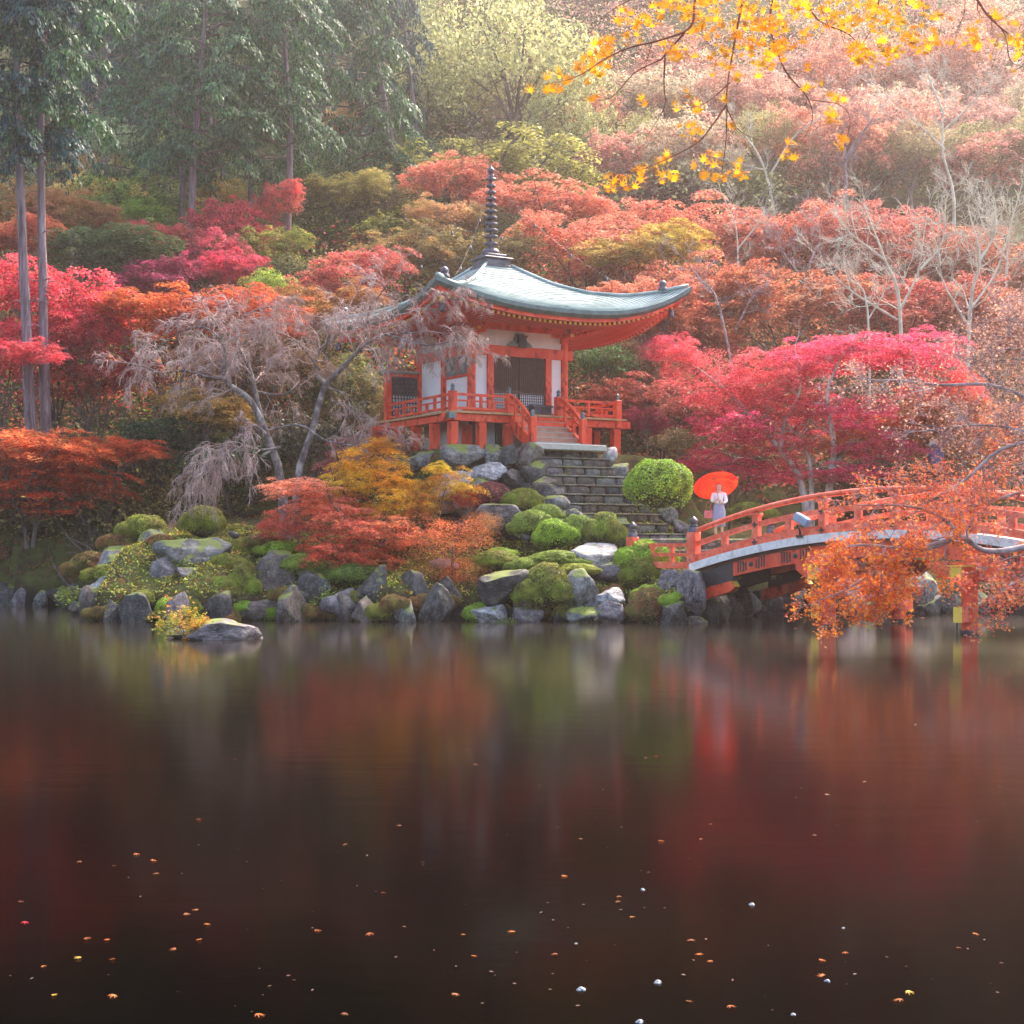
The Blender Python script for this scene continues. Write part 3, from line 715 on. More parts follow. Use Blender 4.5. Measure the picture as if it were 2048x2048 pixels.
for yy in (-.19, BW + .13):
    ns = 13
    for i in range(ns):
        t0 = BL * i / ns + .006; t1 = BL * (i + 1) / ns - .006
        arc_beam('edge_board', t0, t1, yy, yy + .06, .03, -.19, M['pale_board'], 4)
for yy in (.02, BW / 2 - .13, BW - .28):
    g0 = arc_beam('girder', .0, 1.35, yy, yy + .26, -.27, -.78, M['dark'], 8)
    gd = arc_beam('girder', 1.355, BL - 1.355, yy, yy + .26, -.27, lambda t: -.66, M['red'], 44)
    g1 = arc_beam('girder', BL - 1.35, BL, yy, yy + .26, -.27, -.78, M['dark'], 8)
arc_beam('shadow_strip', .02, BL - .02, -.02, .02 + .0, -.06, -.27, M['brown'], 30)  # dark brown strip standing in for the shadow gap between edge board and girder
arc_beam('shadow_strip', .02, BL - .02, BW, BW + .03, -.06, -.27, M['brown'], 30)
# iron clamps on the near girder: groups of upright bars round a rosette
for tc_ in (1.95, 3.35, 9.15, 10.55):
    m = MB()
    for dx, hh in ((-.42, .15), (-.34, .13), (-.25, .14), (-.17, .11), (.17, .11), (.25, .14), (.34, .13), (.42, .15)):
        t = tc_ + dx; z = bz(t) - .45; m.box(t - .018, t + .018, 0.003, .021, z - hh, z + hh)
        m.box(t - .03, t + .03, 0.004, .020, z - hh * (1 if int(abs(dx) * 100) % 2 else -1) - .02, z - hh * (1 if int(abs(dx) * 100) % 2 else -1) + .02)
    z = bz(tc_) - .45
    m.lathe([(0, 0), (.075, 0)], (0, 0, 0), 10)
    m.v = m.v[:-20]; m.f = [f for f in m.f if max(f) < len(m.v)]; m.m = m.m[:len(m.f)]; m.sm = m.sm[:len(m.f)]
    m.add([(tc_ + .075 * math.cos(a * .7854), .004, z + .075 * math.sin(a * .7854)) for a in range(8)] + [(tc_ + .03 * math.cos(a * .7854), -.004, z + .03 * math.sin(a * .7854)) for a in range(8)],
          [(a, (a + 1) % 8, 8 + (a + 1) % 8, 8 + a) for a in range(8)] + [tuple(range(8, 16))])
    m.build('iron_clamp', M['dark'], br)
# railings
def rail_side(y):
    s = -1 if y < 1 else 1
    def hgt(t): return .95 + .13 * (1 - ((t - 6.25) / 6.25) ** 2)
    m = MB(); n = 40; pts = [(0.1 + (BL - .2) * i / n, y, bz(0.1 + (BL - .2) * i / n) + hgt(.1 + (BL - .2) * i / n)) for i in range(n + 1)]
    m.tube(pts, .075, 10); m.build('handrail', M['rail'], br)
    arc_beam('middle_rail', .1, BL - .1, y - .05, y + .05, lambda t: hgt(t) * .60 + .07, lambda t: hgt(t) * .60 - .07, M['rail'])
    arc_beam('ground_rail', .1, BL - .1, y - .075, y + .075, .27, .06, M['rail'])
    for i in range(1, 6):
        t = BL * i / 6
        m = MB(); z = bz(t); m.box(t - .10, t + .10, y - .10, y + .10, z + .002, z + hgt(t) - .09); m.box(t - .15, t + .15, y - .12, y + .12, z + hgt(t) - .17, z + hgt(t) - .09)
        o = bevel(m.build('rail_post', M['rail'], br), .01)
        m = MB()
        for zz in (z + hgt(t) * .60, z + .13):
            for dx, dz_ in ((0, 0), (.055, 0), (-.055, 0), (0, .055), (0, -.055)):
                m.box(t + dx - .026, t + dx + .026, y - .112, y - .102, zz + dz_ - .026, zz + dz_ + .026)
        m.build('iron_rosette', M['dark'], o)
    for i in range(6):
        for q in ((0.5,) if True else ()):
            t = BL * (i + q) / 6
            m = MB(); z = bz(t); m.box(t - .10, t + .10, y - .055, y + .055, z + .27, z + hgt(t) * .6 - .07); m.build('rail_strut', M['rail'], br)
rail_side(.08); rail_side(BW - .08)
bgm = MB(); bgm.lathe([(0, .36), (.02, .35), (.06, .31), (.125, .26), (.14, .20), (.10, .15), (.075, .13), (.12, .10), (.12, .07), (.09, .06), (.14, .03), (.145, -.10)][::-1], n=14)
bgme = bgm.mesh('finial', M['bronze'])
for t in (-.02, BL + .02):
    for y in (.08, BW - .08):
        m = MB(); z = bz(max(0, min(BL, t))); m.box(t - .15, t + .15, y - .15, y + .15, z - .55, z + .93)
        o = bevel(m.build('end_post', M['rail'], br), .015); link('finial', bgme, o, (t, y, z + 1.03))
# piers
for tp in (4.26, 8.24):
    pr = bz(tp)
    for y in (.16, BW - .16):
        m = MB(); n = 8; rr = .215
        prof = [(rr * 1.0, -1.45), (rr, pr - 1.15)]
        m.lathe(prof, (tp, y, 0), 8); o = m.build('pier_column', M['red'], br)
        for p in o.data.polygons: p.use_smooth = False
        m = MB(); m.lathe([(rr + .02, -.05), (rr + .02, .10)], (tp, y, 0), 8); m.build('column_band', M['dark'], o)
    # bracket arms along the bridge with shaped noses
    for y in (.16, BW - .16):
        m = MB()
        pr_ = [(-.95, pr - .68), (.95, pr - .68), (.93, pr - .92), (.62, pr - 1.14), (-.62, pr - 1.14), (-.93, pr - .92)]
        vs = [(tp + a, y - .13, z) for a, z in pr_] + [(tp + a, y + .13, z) for a, z in pr_]
        m.add(vs, [tuple(range(6)), tuple(range(11, 5, -1))] + [(i, 6 + i, 6 + (i + 1) % 6, (i + 1) % 6) for i in range(6)])
        bevel(m.build('bracket_arm', M['red'], br), .01)
    # cross head beam and lower tie, yellow ends
    m = MB(); m.box(tp - .17, tp + .17, -.60, BW + .60, pr - 1.18, pr - .80, 0); m.box(tp - .155, tp + .155, -.612, -.60, pr - 1.165, pr - .815, 1); m.box(tp - .155, tp + .155, BW + .60, BW + .612, pr - 1.165, pr - .815, 1)
    m.box(tp - .19, tp + .19, -.66, BW + .66, pr - .797, pr - .765, 1)
    m.build('head_beam', [M['red'], M['gold']], br)
    m = MB(); m.box(tp - .11, tp + .11, -.50, .30, .30, .68, 0); m.box(tp - .11, tp + .11, BW - .30, BW + .5, .30, .68, 0); m.box(tp - .112, tp + .112, -.51, -.50, .298, .682, 1); m.box(tp - .112, tp + .112, BW + .50, BW + .51, .298, .682, 1)
    m.build('tie_beam', [M['red'], M['gold']], br)
    m = MB(); m.tube([(tp - .2, -.12, .30), (tp - .2, -.14, -.4)], .022, 6); m.build('pipe', M['dark'], br)
# stub beams at the abutment
for y in (.15, BW - .15):
    m = MB(); pr_ = [(-.2, .62), (-.2, .98), (1.30, 1.33), (1.42, 1.16), (1.25, 1.02)]
    vs = [(a, y - .13, z - .12) for a, z in pr_] + [(a, y + .13, z - .12) for a, z in pr_]
    m.add(vs, [tuple(range(5))[::-1], tuple(range(5, 10))] + [(i, (i + 1) % 5, 5 + (i + 1) % 5, 5 + i) for i in range(5)]); m.m[4] = 1
    m.build('stub_beam', [M['red'], M['gold']], br)
# floodlight clamped outside the near rail
fl = empty('floodlight', b_world(3.62, -.16, bz(3.62) + .02), BROT, 'blue-grey tilted floodlight on the outer edge of the bridge deck', 'floodlight')
m = MB(); m.tube([(0, -.0, .0), (0, -.04, .18), (-.06, -.08, .34)], .03, 8); m.build('arm', M['dark'], fl)
m = MB(); m.box(-.34, .12, -.24, -.02, .34, .58); hd = bevel(m.build('lamp_head', M['steel'], fl), .05, 3); hd.rotation_euler = (0, R(28), 0)
m = MB(); m.box(-.10, .10, -.08, .04, -.02, .05); m.build('clamp', M['dark'], fl)
# wing fence from the near end post to the left
W0 = Vector((E0.x, E0.y)) ; W1 = Vector((3.60, 44.75))
wa = math.atan2(W1.y - W0.y, W1.x - W0.x); wl = (W1 - W0).length
wf = empty('wing_fence', (W0.x, W0.y, 0), wa, 'short vermilion fence running from the bridge end post to a black-capped post', 'fence')
m = MB(); m.box(wl - .14, wl + .14, -.14, .14, 1.2, 2.44); o = bevel(m.build('fence_post', M['rail'], wf), .015); link('finial', bgme, o, (wl, 0, 2.54))
for z, h in ((2.20, .08), (1.92, .08), (1.62, .15)):
    m = MB(); m.bar((.16, 0, z), (wl - .14, 0, z), .1, h * 1.2); m.build('fence_rail', M['rail'], wf)
for f in (.33, .66):
    m = MB(); m.box(wl * f - .06, wl * f + .06, -.05, .05, 1.66, 2.17); m.build('fence_strut', M['rail'], wf)

# ------------------------------------------------------------------ foliage toolkit
def frames(n, nrm, r):
    nrm = nrm / np.linalg.norm(nrm, axis=1, keepdims=True)
    a = r.normal(size=(n, 3)); t = np.cross(nrm, a); t /= np.linalg.norm(t, axis=1, keepdims=True) + 1e-9
    b = np.cross(nrm, t); return t, b, nrm

QUAD = (np.array([(1, 0, 0), (0, .48, .06), (-.85, 0, -.05), (0, -.48, .06)]), [(0, 1, 2, 3)])
_t = []
for i in range(10):
    a = 2 * math.pi * i / 10 + math.pi / 2; rr_ = (1.0 if i % 2 == 0 else .36) * (1 if i != 5 else .3)
    _t.append((rr_ * math.cos(a), rr_ * math.sin(a), -.12 * rr_ ** 2))
STAR5 = (np.array(_t), [tuple(range(10))])
_t = [(0, 0, .05)]
lob = [(90, 1.0), (50, .92), (130, .92), (12, .72), (168, .72), (-28, .45), (208, .45)]
lob.sort(key=lambda q: q[0])
for i, (ang, ln) in enumerate(lob):
    a = R(ang); _t.append((ln * math.cos(a - .10) * .62, ln * math.sin(a - .10) * .62, -.02)); _t.append((ln * math.cos(a), ln * math.sin(a), -.16 * ln)); _t.append((ln * math.cos(a + .10) * .62, ln * math.sin(a + .10) * .62, -.02))
    nxt = lob[(i + 1) % len(lob)]; mid = (ang + nxt[0] + (360 if i == len(lob) - 1 else 0)) / 2; am = R(mid)
    k_ = .26 if i < len(lob) - 1 else .12
    _t.append((k_ * math.cos(am), k_ * math.sin(am), .03))
_n = len(_t) - 1
MAPLE = (np.array(_t), [(0, 1 + i, 1 + (i + 1) % _n) for i in range(_n)])
SPRAY = (np.array([(1, 0, -.12), (.25, .22, .02), (-.8, .10, .0), (-.8, -.10, .0), (.25, -.22, .02)]), [(0, 1, 2, 3, 4)])

def cards(name, C, Nn, S, tmpl, mat, seed=0, T=None):
    r = np.random.default_rng(seed); n = len(C); tv, tf = tmpl; k = len(tv)
    t, b, nn = frames(n, Nn, r)
    if T is not None:
        T = T - (T * nn).sum(1, keepdims=True) * nn; T /= np.linalg.norm(T, axis=1, keepdims=True) + 1e-9
        t = T; b = np.cross(nn, t)
    V = C[:, None, :] + S[:, None, None] * (t[:, None, :] * tv[None, :, 0:1] + b[:, None, :] * tv[None, :, 1:2] + nn[:, None, :] * tv[None, :, 2:3])
    F = (np.arange(n)[:, None, None] * k + np.array(tf)[None]).reshape(-1, len(tf[0]))
    return np_mesh(name, V.reshape(-1, 3), F, mat)

RMIN = .004
class Tubes:
    """many tapering branches as one quad mesh"""
    def __init__(s): s.V = []; s.F = []; s.n = 0
    def add(s, pts, rad, k=4):
        pts = np.asarray(pts, float); rad = np.asarray(rad, float); n = len(pts)
        d = np.gradient(pts, axis=0); d /= np.linalg.norm(d, axis=1, keepdims=True) + 1e-9
        up = np.array([.21, .35, .91]) if abs(d[0][2]) < .9 else np.array([1.0, .1, 0])
        x = np.cross(d, up); x /= np.linalg.norm(x, axis=1, keepdims=True) + 1e-9; y = np.cross(d, x)
        a = np.arange(k) * 2 * np.pi / k
        V = pts[:, None] + rad[:, None, None] * (x[:, None] * np.cos(a)[None, :, None] + y[:, None] * np.sin(a)[None, :, None])
        i = np.arange(n - 1)[:, None] * k; j = np.arange(k)[None]; j2 = (j + 1) % k
        F = np.stack([i + j, i + j2, i + k + j2, i + k + j], -1).reshape(-1, 4) + s.n
        s.V.append(V.reshape(-1, 3)); s.F.append(F); s.n += n * k
    def mesh(s, name, mat): return np_mesh(name, np.concatenate(s.V), np.concatenate(s.F), mat, True)

def unit(v): v = np.asarray(v, float); return v / (np.linalg.norm(v) + 1e-9)
def grow(tb, tips, p, d, L, rad, lev, maxlev, r, spread=.7, grav=(0, 0, 0, 0, 0), kids=(5, 5, 4, 3), ratio=.62, wob=.16, seg=6, rr=.55, tipsat=None, zmin=None):
    pts = [np.array(p, float)]; d = unit(d)
    for i in range(seg):
        d = unit(d + r.normal(size=3) * wob + np.array([0, 0, grav[min(lev, len(grav) - 1)]]) * (i + 1) / seg)
        q = pts[-1] + d * L / seg
        if zmin is not None and q[2] < zmin: break
        pts.append(q)
    if len(pts) < 3: return
    n = len(pts); rad_ = rad * np.linspace(1, .30 if lev < maxlev else .25, n)
    tb.add(pts, rad_, 6 if lev == 0 else (4 if lev == 1 else 3))
    if lev >= maxlev or (tipsat is not None and lev >= tipsat):
        for q in pts[1:]: tips.append((q, d))
    if lev < maxlev:
        nk = kids[min(lev, len(kids) - 1)]
        for k in range(nk):
            f = .25 + .75 * (k + r.uniform(0, .9)) / nk; i = min(int(f * (n - 1)), n - 2)
            base = pts[i] + (pts[i + 1] - pts[i]) * (f * (n - 1) - i if f * (n - 1) - i < 1 else 1)
            dd = unit(pts[i + 1] - pts[i]); s = r.normal(size=3); s = unit(s - s.dot(dd) * dd)
            nd = unit(dd * (1 - spread * .55) + s * spread)
            grow(tb, tips, base, nd, L * ratio * r.uniform(.7, 1.15) * (1 - .35 * f), max(rad_[i] * rr, RMIN), lev + 1, maxlev, r, spread, grav, kids, ratio, wob, max(3, seg - 1), rr, tipsat, zmin)
    return pts

MAINTB = None
def limb(tb, tips, path, r0, r1, maxlev, r, n_side=6, **kw):
    """explicit limb through given points, with grown side branches"""
    P0 = np.array([tuple(p) for p in path], float)
    # smooth
    seg = []
    for i in range(len(P0) - 1):
        a, b = P0[i], P0[i + 1]; pa = P0[i - 1] if i else 2 * a - b; pb = P0[i + 2] if i + 2 < len(P0) else 2 * b - a
        for t in np.linspace(0, 1, 5)[:-1]:
            seg.append(.5 * ((2 * a) + (-pa + b) * t + (2 * pa - 5 * a + 4 * b - pb) * t ** 2 + (-pa + 3 * a - 3 * b + pb) * t ** 3))
    seg.append(P0[-1]); seg = np.array(seg); n = len(seg)
    rad = np.linspace(r0, r1, n) * (1 + .07 * r.normal(size=n)); (MAINTB or tb).add(seg, rad, 7)
    L = kw.pop('L', 1.0); grav = kw.pop('grav', (0, 0, 0)); fr = kw.pop('from_', .35); bias = kw.pop('bias', None); spread = kw.get('spread', .7)
    for k in range(n_side):
        f = fr + (1 - fr) * (k + r.uniform(0, 1)) / n_side; i = min(int(f * (n - 1)), n - 2)
        dd = unit(seg[i + 1] - seg[i]); s = r.normal(size=3)
        if bias is not None: s = s + np.array(bias)
        s = unit(s - s.dot(dd) * dd)
        grow(tb, tips, seg[i], unit(dd * .55 + s * .8), L * r.uniform(.6, 1.2) * (1.15 - .4 * f), rad[i] * .45, 1, maxlev, r, grav=grav, **kw)
    grow(tb, tips, seg[-1], seg[-1] - seg[-2], L * .9, r1 * .9, 1, maxlev, r, grav=grav, **kw)

# ---- crown prototypes in a unit ball (x,y in -1..1, z in -1..1)
def clumps_maple(seed, n_cl, n_leaf, ls, flat=.13, cr=.27, fill=.75):
    r = np.random.default_rng(seed); C = []; Nn = []
    for k in range(n_cl):
        while True:
            c = r.uniform(-1, 1, 3); q = np.linalg.norm(c)
            if fill * .5 < q < 1 and c[2] > -.85: break
        c = c * np.array([1, 1, .92]) * (.84 + .26 * math.sin(math.atan2(c[1], c[0]) * 3 + seed) * math.cos(c[2] * 4 + seed * 2) + r.uniform(-.08, .22))
        R_ = cr * r.uniform(.6, 1.35) * (1.05 - .25 * abs(c[2]))
        m = int(n_leaf / n_cl * (R_ / cr) ** 2)
        a = r.uniform(0, 2 * np.pi, m); q = np.sqrt(r.uniform(0, 1, m)) * R_ * (1 + .25 * np.sin(a * 3 + r.uniform(0, 6)) + .15 * np.sin(a * 7 + r.uniform(0, 6)))
        tilt = c[:2] * .35
        x = np.cos(a) * q; y = np.sin(a) * q
        z = -1.3 * q ** 2 / R_ * .45 - tilt[0] * x - tilt[1] * y + r.normal(size=m) * flat * R_ * .8
        C.append(np.stack([c[0] + x, c[1] + y, c[2] + z], 1)); nn = np.stack([x * .9, y * .9, np.full(m, R_)], 1) + r.normal(size=(m, 3)) * R_ * .55; Nn.append(nn)
    C = np.concatenate(C); Nn = np.concatenate(Nn); S = ls * r.uniform(.6, 1.35, len(C)); return C, Nn, S

def clumps_round(seed, n_cl, n_leaf, ls, cr=.24):
    r = np.random.default_rng(seed); C = []; Nn = []
    for k in range(n_cl):
        d = r.normal(size=3); d[2] = abs(d[2]) * .9 - .25; d = unit(d); q = r.uniform(.55, 1.0) if k % 4 else r.uniform(.2, .6)
        c = d * q * (1 - cr * .6); R_ = cr * r.uniform(.55, 1.3); m = int(n_leaf / n_cl * (R_ / cr) ** 2)
        e = r.normal(size=(m, 3)); e[:, 2] = e[:, 2] * .9 + .35; e /= np.linalg.norm(e, axis=1, keepdims=True); rad = R_ * r.uniform(.72, 1.08, m) ** .6
        C.append(c + e * rad[:, None] * np.array([1, 1, .72])); Nn.append(e + r.normal(size=(m, 3)) * .6)
    C = np.concatenate(C); Nn = np.concatenate(Nn); return C, Nn, ls * r.uniform(.6, 1.3, len(C))

LEAF = M['leaf']; LEAFT = M['leaf_thick']
CR = {}
CR['maple'] = [cards('crown', *clumps_maple(10 + i, 90, 9500, .036, .22, .21), QUAD, LEAF, i) for i in range(4)]
CR['maple_far'] = [cards('crown', *clumps_maple(20 + i, 64, 6000, .040, .24, .22), QUAD, LEAF, i) for i in range(4)]
CR['maple_near'] = [cards('crown', *clumps_maple(30 + i, 90, 13000, .029, .20, .23), STAR5, M['leaf_front'], i) for i in range(3)]
CR['airy'] = [cards('crown', *clumps_maple(40 + i, 80, 6500, .022, .5, .27), QUAD, LEAF, i) for i in range(3)]
CR['round'] = [cards('crown', *clumps_round(50 + i, 120, 12000, .024, .20), QUAD, LEAF, i) for i in range(3)]
CR['shrub'] = [cards('crown', *clumps_round(60 + i, 50, 6000, .038, .30), QUAD, LEAFT, i) for i in range(3)]
CR['cypress'] = []; CRB = []
for i in range(3):
    r = np.random.default_rng(170 + i); C = []; Nn = []; T = []; tb_ = Tubes()
    for k in range(78):
        z = -1 + 2 * (k + r.uniform()) / 78; a = r.uniform(0, 2 * np.pi); top = 1 - .5 * max(z, 0) ** 2; q = r.uniform(.25, .92) * top
        d = np.array([math.cos(a), math.sin(a), 0]); c = d * q + np.array([0, 0, z * .93])
        if q > .45: tb_.add(np.array([[0, 0, z - .02], d * q * .5 + [0, 0, z + .03], c]), [.011, .007, .003], 4)
        R_ = .27 * r.uniform(.55, 1.25); m = int(330 * (R_ / .27) ** 2)
        an = r.uniform(0, 2 * np.pi, m); qq = np.sqrt(r.uniform(0, 1, m)) * R_ * (1 + .3 * np.sin(an * 4 + r.uniform(0, 6)))
        x = np.cos(an) * qq; y = np.sin(an) * qq; out = x * d[0] + y * d[1]
        zz = -.62 * qq ** 2 / R_ - .16 * out + np.abs(r.normal(size=m)) * -.02
        C.append(np.stack([c[0] + x, c[1] + y, c[2] + zz * .75], 1)); Nn.append(np.stack([x * 1.6, y * 1.6, np.full(m, R_)], 1) + r.normal(size=(m, 3)) * R_ * .45)
        T.append(np.stack([x, y, -.5 * qq], 1) + d * .05)
    C = np.concatenate(C); Nn = np.concatenate(Nn); T = np.concatenate(T)
    CR['cypress'].append(cards('crown', C, Nn, .026 * r.uniform(.6, 1.3, len(C)), QUAD, LEAFT, i, T)); CRB.append(tb_.mesh('boughs', M['bark_dark']))

# trunk prototypes, unit height, limbs reaching radius ~.8 between z .35 and 1
def trunk_proto(seed, mat, n_limb=5, fork=.32, thick=.035, straight=False):
    r = np.random.default_rng(seed); tb = Tubes(); tips = []
    bend = r.normal(size=2) * (.02 if straight else .06)
    base = [(0, 0, -.08), (bend[0] * .4, bend[1] * .4, fork * .5), (bend[0], bend[1], fork)]
    tb.add(base, [thick * 1.25, thick, thick * .85], 8)
    for k in range(n_limb):
        a = 2 * np.pi * (k + r.uniform(-.3, .3)) / n_limb; top = r.uniform(.62, .98); rad = r.uniform(.35, .85)
        p = [base[2], (bend[0] + math.cos(a) * rad * .35, bend[1] + math.sin(a) * rad * .35, fork + (top - fork) * .5), (math.cos(a) * rad, math.sin(a) * rad, top)]
        limb(tb, tips, p, thick * .6, thick * .14, 3, r, n_side=5, L=.28, grav=(0, 0, -.02), kids=(4, 4, 3), ratio=.6, wob=.14, seg=5)
    return tb.mesh('trunk', mat)
TR = {'grey': [trunk_proto(80 + i, M['bark_grey']) for i in range(3)], 'dark': [trunk_proto(84 + i, M['bark_dark'], 6, .22) for i in range(3)],
      'mauve': [trunk_proto(88 + i, M['bark_mauve'], 6, .3, .026) for i in range(2)]}

def hexs(c): return tuple(c)
def tree(label, kind, cx, cy, rx, ry, Y, c1, c2, tr='dark', group=None, cat='tree', seed=0, depth=1.0, basepx=None):
    """one broadleaf tree: crown fills the given picture ellipse at distance Y, trunk stands on the ground below it"""
    r = np.random.default_rng(seed + int(cx * 7 + cy)); c = P(cx, cy, Y); s = Y / F_PX; RX = rx * s; RZ = ry * s
    bx = c.x if basepx is None else (basepx - 1024) / F_PX * Y
    by = Y + r.uniform(-.3, .3); z0 = gz(bx, by)
    t = empty(('maple_tree' if 'maple' in kind else 'broadleaf_tree') if cat == 'tree' else 'shrub', (bx, by, z0), 0, label, cat, group)
    lst = CR[kind]; o = link('crown', lst[r.integers(len(lst))], t, (c.x - bx, Y - by, c.z - z0), (0, 0, r.uniform(0, 6.28)), (RX, RX * depth, RZ))
    o.color = (*c1, 1); o['tint'] = [float(q) for q in c2]
    if 'maple' in kind:
        for q in range(2):
            a = r.uniform(-.7, .7) + math.pi * q; kk = r.uniform(.50, .80); w2 = r.uniform(.75, 1.2)
            o3 = link('crown', lst[r.integers(len(lst))], t, (c.x - bx + math.cos(a) * RX * .72, Y - by + r.uniform(-.8, .4) * RX * .6, c.z - z0 + r.uniform(-.55, .45) * RZ), (r.uniform(-.25, .25), r.uniform(-.25, .25), r.uniform(0, 6.28)), (RX * kk, RX * kk, RZ * kk * 1.1))
            o3.color = (min(.95, c1[0] * w2), min(.95, c1[1] * w2), min(.95, c1[2] * w2), 1); o3['tint'] = [float(q_) for q_ in c2]
    top = c.z + RZ * .6 - z0
    if top > .4 and tr:
        q = TR[tr]; h = top; o2 = link('trunk', q[r.integers(len(q))], t, (0, 0, 0), (0, 0, r.uniform(0, 6.28)), (RX * .95, RX * .95, h))
        if h > RX * 2.2: o2.scale = (RX * .8, RX * .8, h)
    return t
# colours of leaves
CRIM = ((.76, .05, .10), (.84, .16, .17)); MAG = ((.82, .035, .15), (.88, .14, .24)); SALM = ((.66, .17, .11), (.72, .27, .17)); ORNG = ((.72, .17, .03), (.62, .09, .035))
REDO = ((.82, .15, .07), (.84, .32, .10)); YEL = ((.92, .60, .04), (.78, .66, .05)); GOLD = ((.94, .42, .03), (.96, .58, .04))
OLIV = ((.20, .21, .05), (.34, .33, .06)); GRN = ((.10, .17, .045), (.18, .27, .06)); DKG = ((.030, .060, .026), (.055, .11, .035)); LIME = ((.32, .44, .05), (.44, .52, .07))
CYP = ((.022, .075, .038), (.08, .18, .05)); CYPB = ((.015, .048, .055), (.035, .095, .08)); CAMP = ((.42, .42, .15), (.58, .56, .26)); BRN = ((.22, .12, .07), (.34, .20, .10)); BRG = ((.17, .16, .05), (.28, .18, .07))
MIST_PINK = ((.62, .25, .19), (.68, .38, .27)); PURP = ((.40, .05, .10), (.48, .08, .16)); DUSK = ((.42, .10, .08), (.30, .14, .08))  # the pale pink has the glow of far mist put into the leaf colour

# ---- tall cypresses on the left, trunk drawn from base to top
def cypress(label, base, top, cx, cy, rx, ry, Y, col, tw, seed, group='tall cypress trees on the left slope'):
    b0 = P(base[0], base[1], Y); t0 = P(top[0], top[1], Y); z0 = min(gz(b0.x, Y), b0.z); c = P(cx, cy, Y); s = Y / F_PX
    t = empty('cypress_tree', (b0.x, Y, z0), 0, label, 'tree', group)
    tb = Tubes(); n = 14; r = np.random.default_rng(seed)
    tip = P(cx, cy - ry, Y)
    pts = []
    for i in range(n):
        f = i / (n - 1); zz = z0 - .4 + (tip.z - z0) * f; k = (zz - b0.z) / (t0.z - b0.z); x = b0.x + (t0.x - b0.x) * min(k, 1) + (tip.x - t0.x) * max(0, (zz - t0.z) / (tip.z - t0.z + 1e-6))
        pts.append((x - b0.x + r.normal() * .02, r.normal() * .02, zz - z0))
    rad = tw * s / 2 * np.linspace(1.15, .35, n); tb.add(pts, rad, 10)
    for q in range(7):
        i = r.integers(2, 7); a = r.uniform(0, 6.28); p = np.array(pts[i]); tb.add([p, p + np.array([math.cos(a) * .5, math.sin(a) * .5, .05]), p + np.array([math.cos(a) * .9, math.sin(a) * .9, -.05])], [.03, .02, .008], 4)
    link('trunk', tb.mesh('trunk', M['bark_cedar']), t)
    k = seed % 3; loc = (c.x - b0.x, 0, c.z - z0); rot = (0, 0, r.uniform(0, 6.28)); scl = (rx * s, rx * s, ry * s)
    o = link('crown', CR['cypress'][k], t, loc, rot, scl); o.color = (*col[0], 1); o['tint'] = [float(q) for q in col[1]]
    link('bough', CRB[k], o)
    return t
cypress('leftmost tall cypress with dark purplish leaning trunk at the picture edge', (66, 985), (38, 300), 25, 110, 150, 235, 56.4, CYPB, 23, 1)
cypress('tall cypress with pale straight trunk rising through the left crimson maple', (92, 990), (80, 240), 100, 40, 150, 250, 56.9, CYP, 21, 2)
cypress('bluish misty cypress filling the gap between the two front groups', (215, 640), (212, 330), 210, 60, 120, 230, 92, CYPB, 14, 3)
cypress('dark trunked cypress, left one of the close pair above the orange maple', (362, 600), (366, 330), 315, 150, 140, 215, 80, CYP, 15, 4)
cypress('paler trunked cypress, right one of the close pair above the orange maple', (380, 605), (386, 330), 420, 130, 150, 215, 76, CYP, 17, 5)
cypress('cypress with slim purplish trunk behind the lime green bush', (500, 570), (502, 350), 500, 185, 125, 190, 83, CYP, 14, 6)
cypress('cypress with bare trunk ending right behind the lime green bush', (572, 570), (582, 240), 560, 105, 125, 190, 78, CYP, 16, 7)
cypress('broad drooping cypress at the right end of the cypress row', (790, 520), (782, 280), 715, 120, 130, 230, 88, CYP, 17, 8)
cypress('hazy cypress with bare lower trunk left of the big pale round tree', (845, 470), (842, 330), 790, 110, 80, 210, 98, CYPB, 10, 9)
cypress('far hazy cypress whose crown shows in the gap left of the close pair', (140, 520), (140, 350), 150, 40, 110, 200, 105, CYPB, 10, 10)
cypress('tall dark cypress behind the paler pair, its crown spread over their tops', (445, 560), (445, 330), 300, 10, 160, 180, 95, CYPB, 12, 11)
cypress('cypress crown at the picture top between the pair and the drooping one', (640, 520), (640, 330), 640, 30, 130, 190, 97, CYPB, 12, 12)

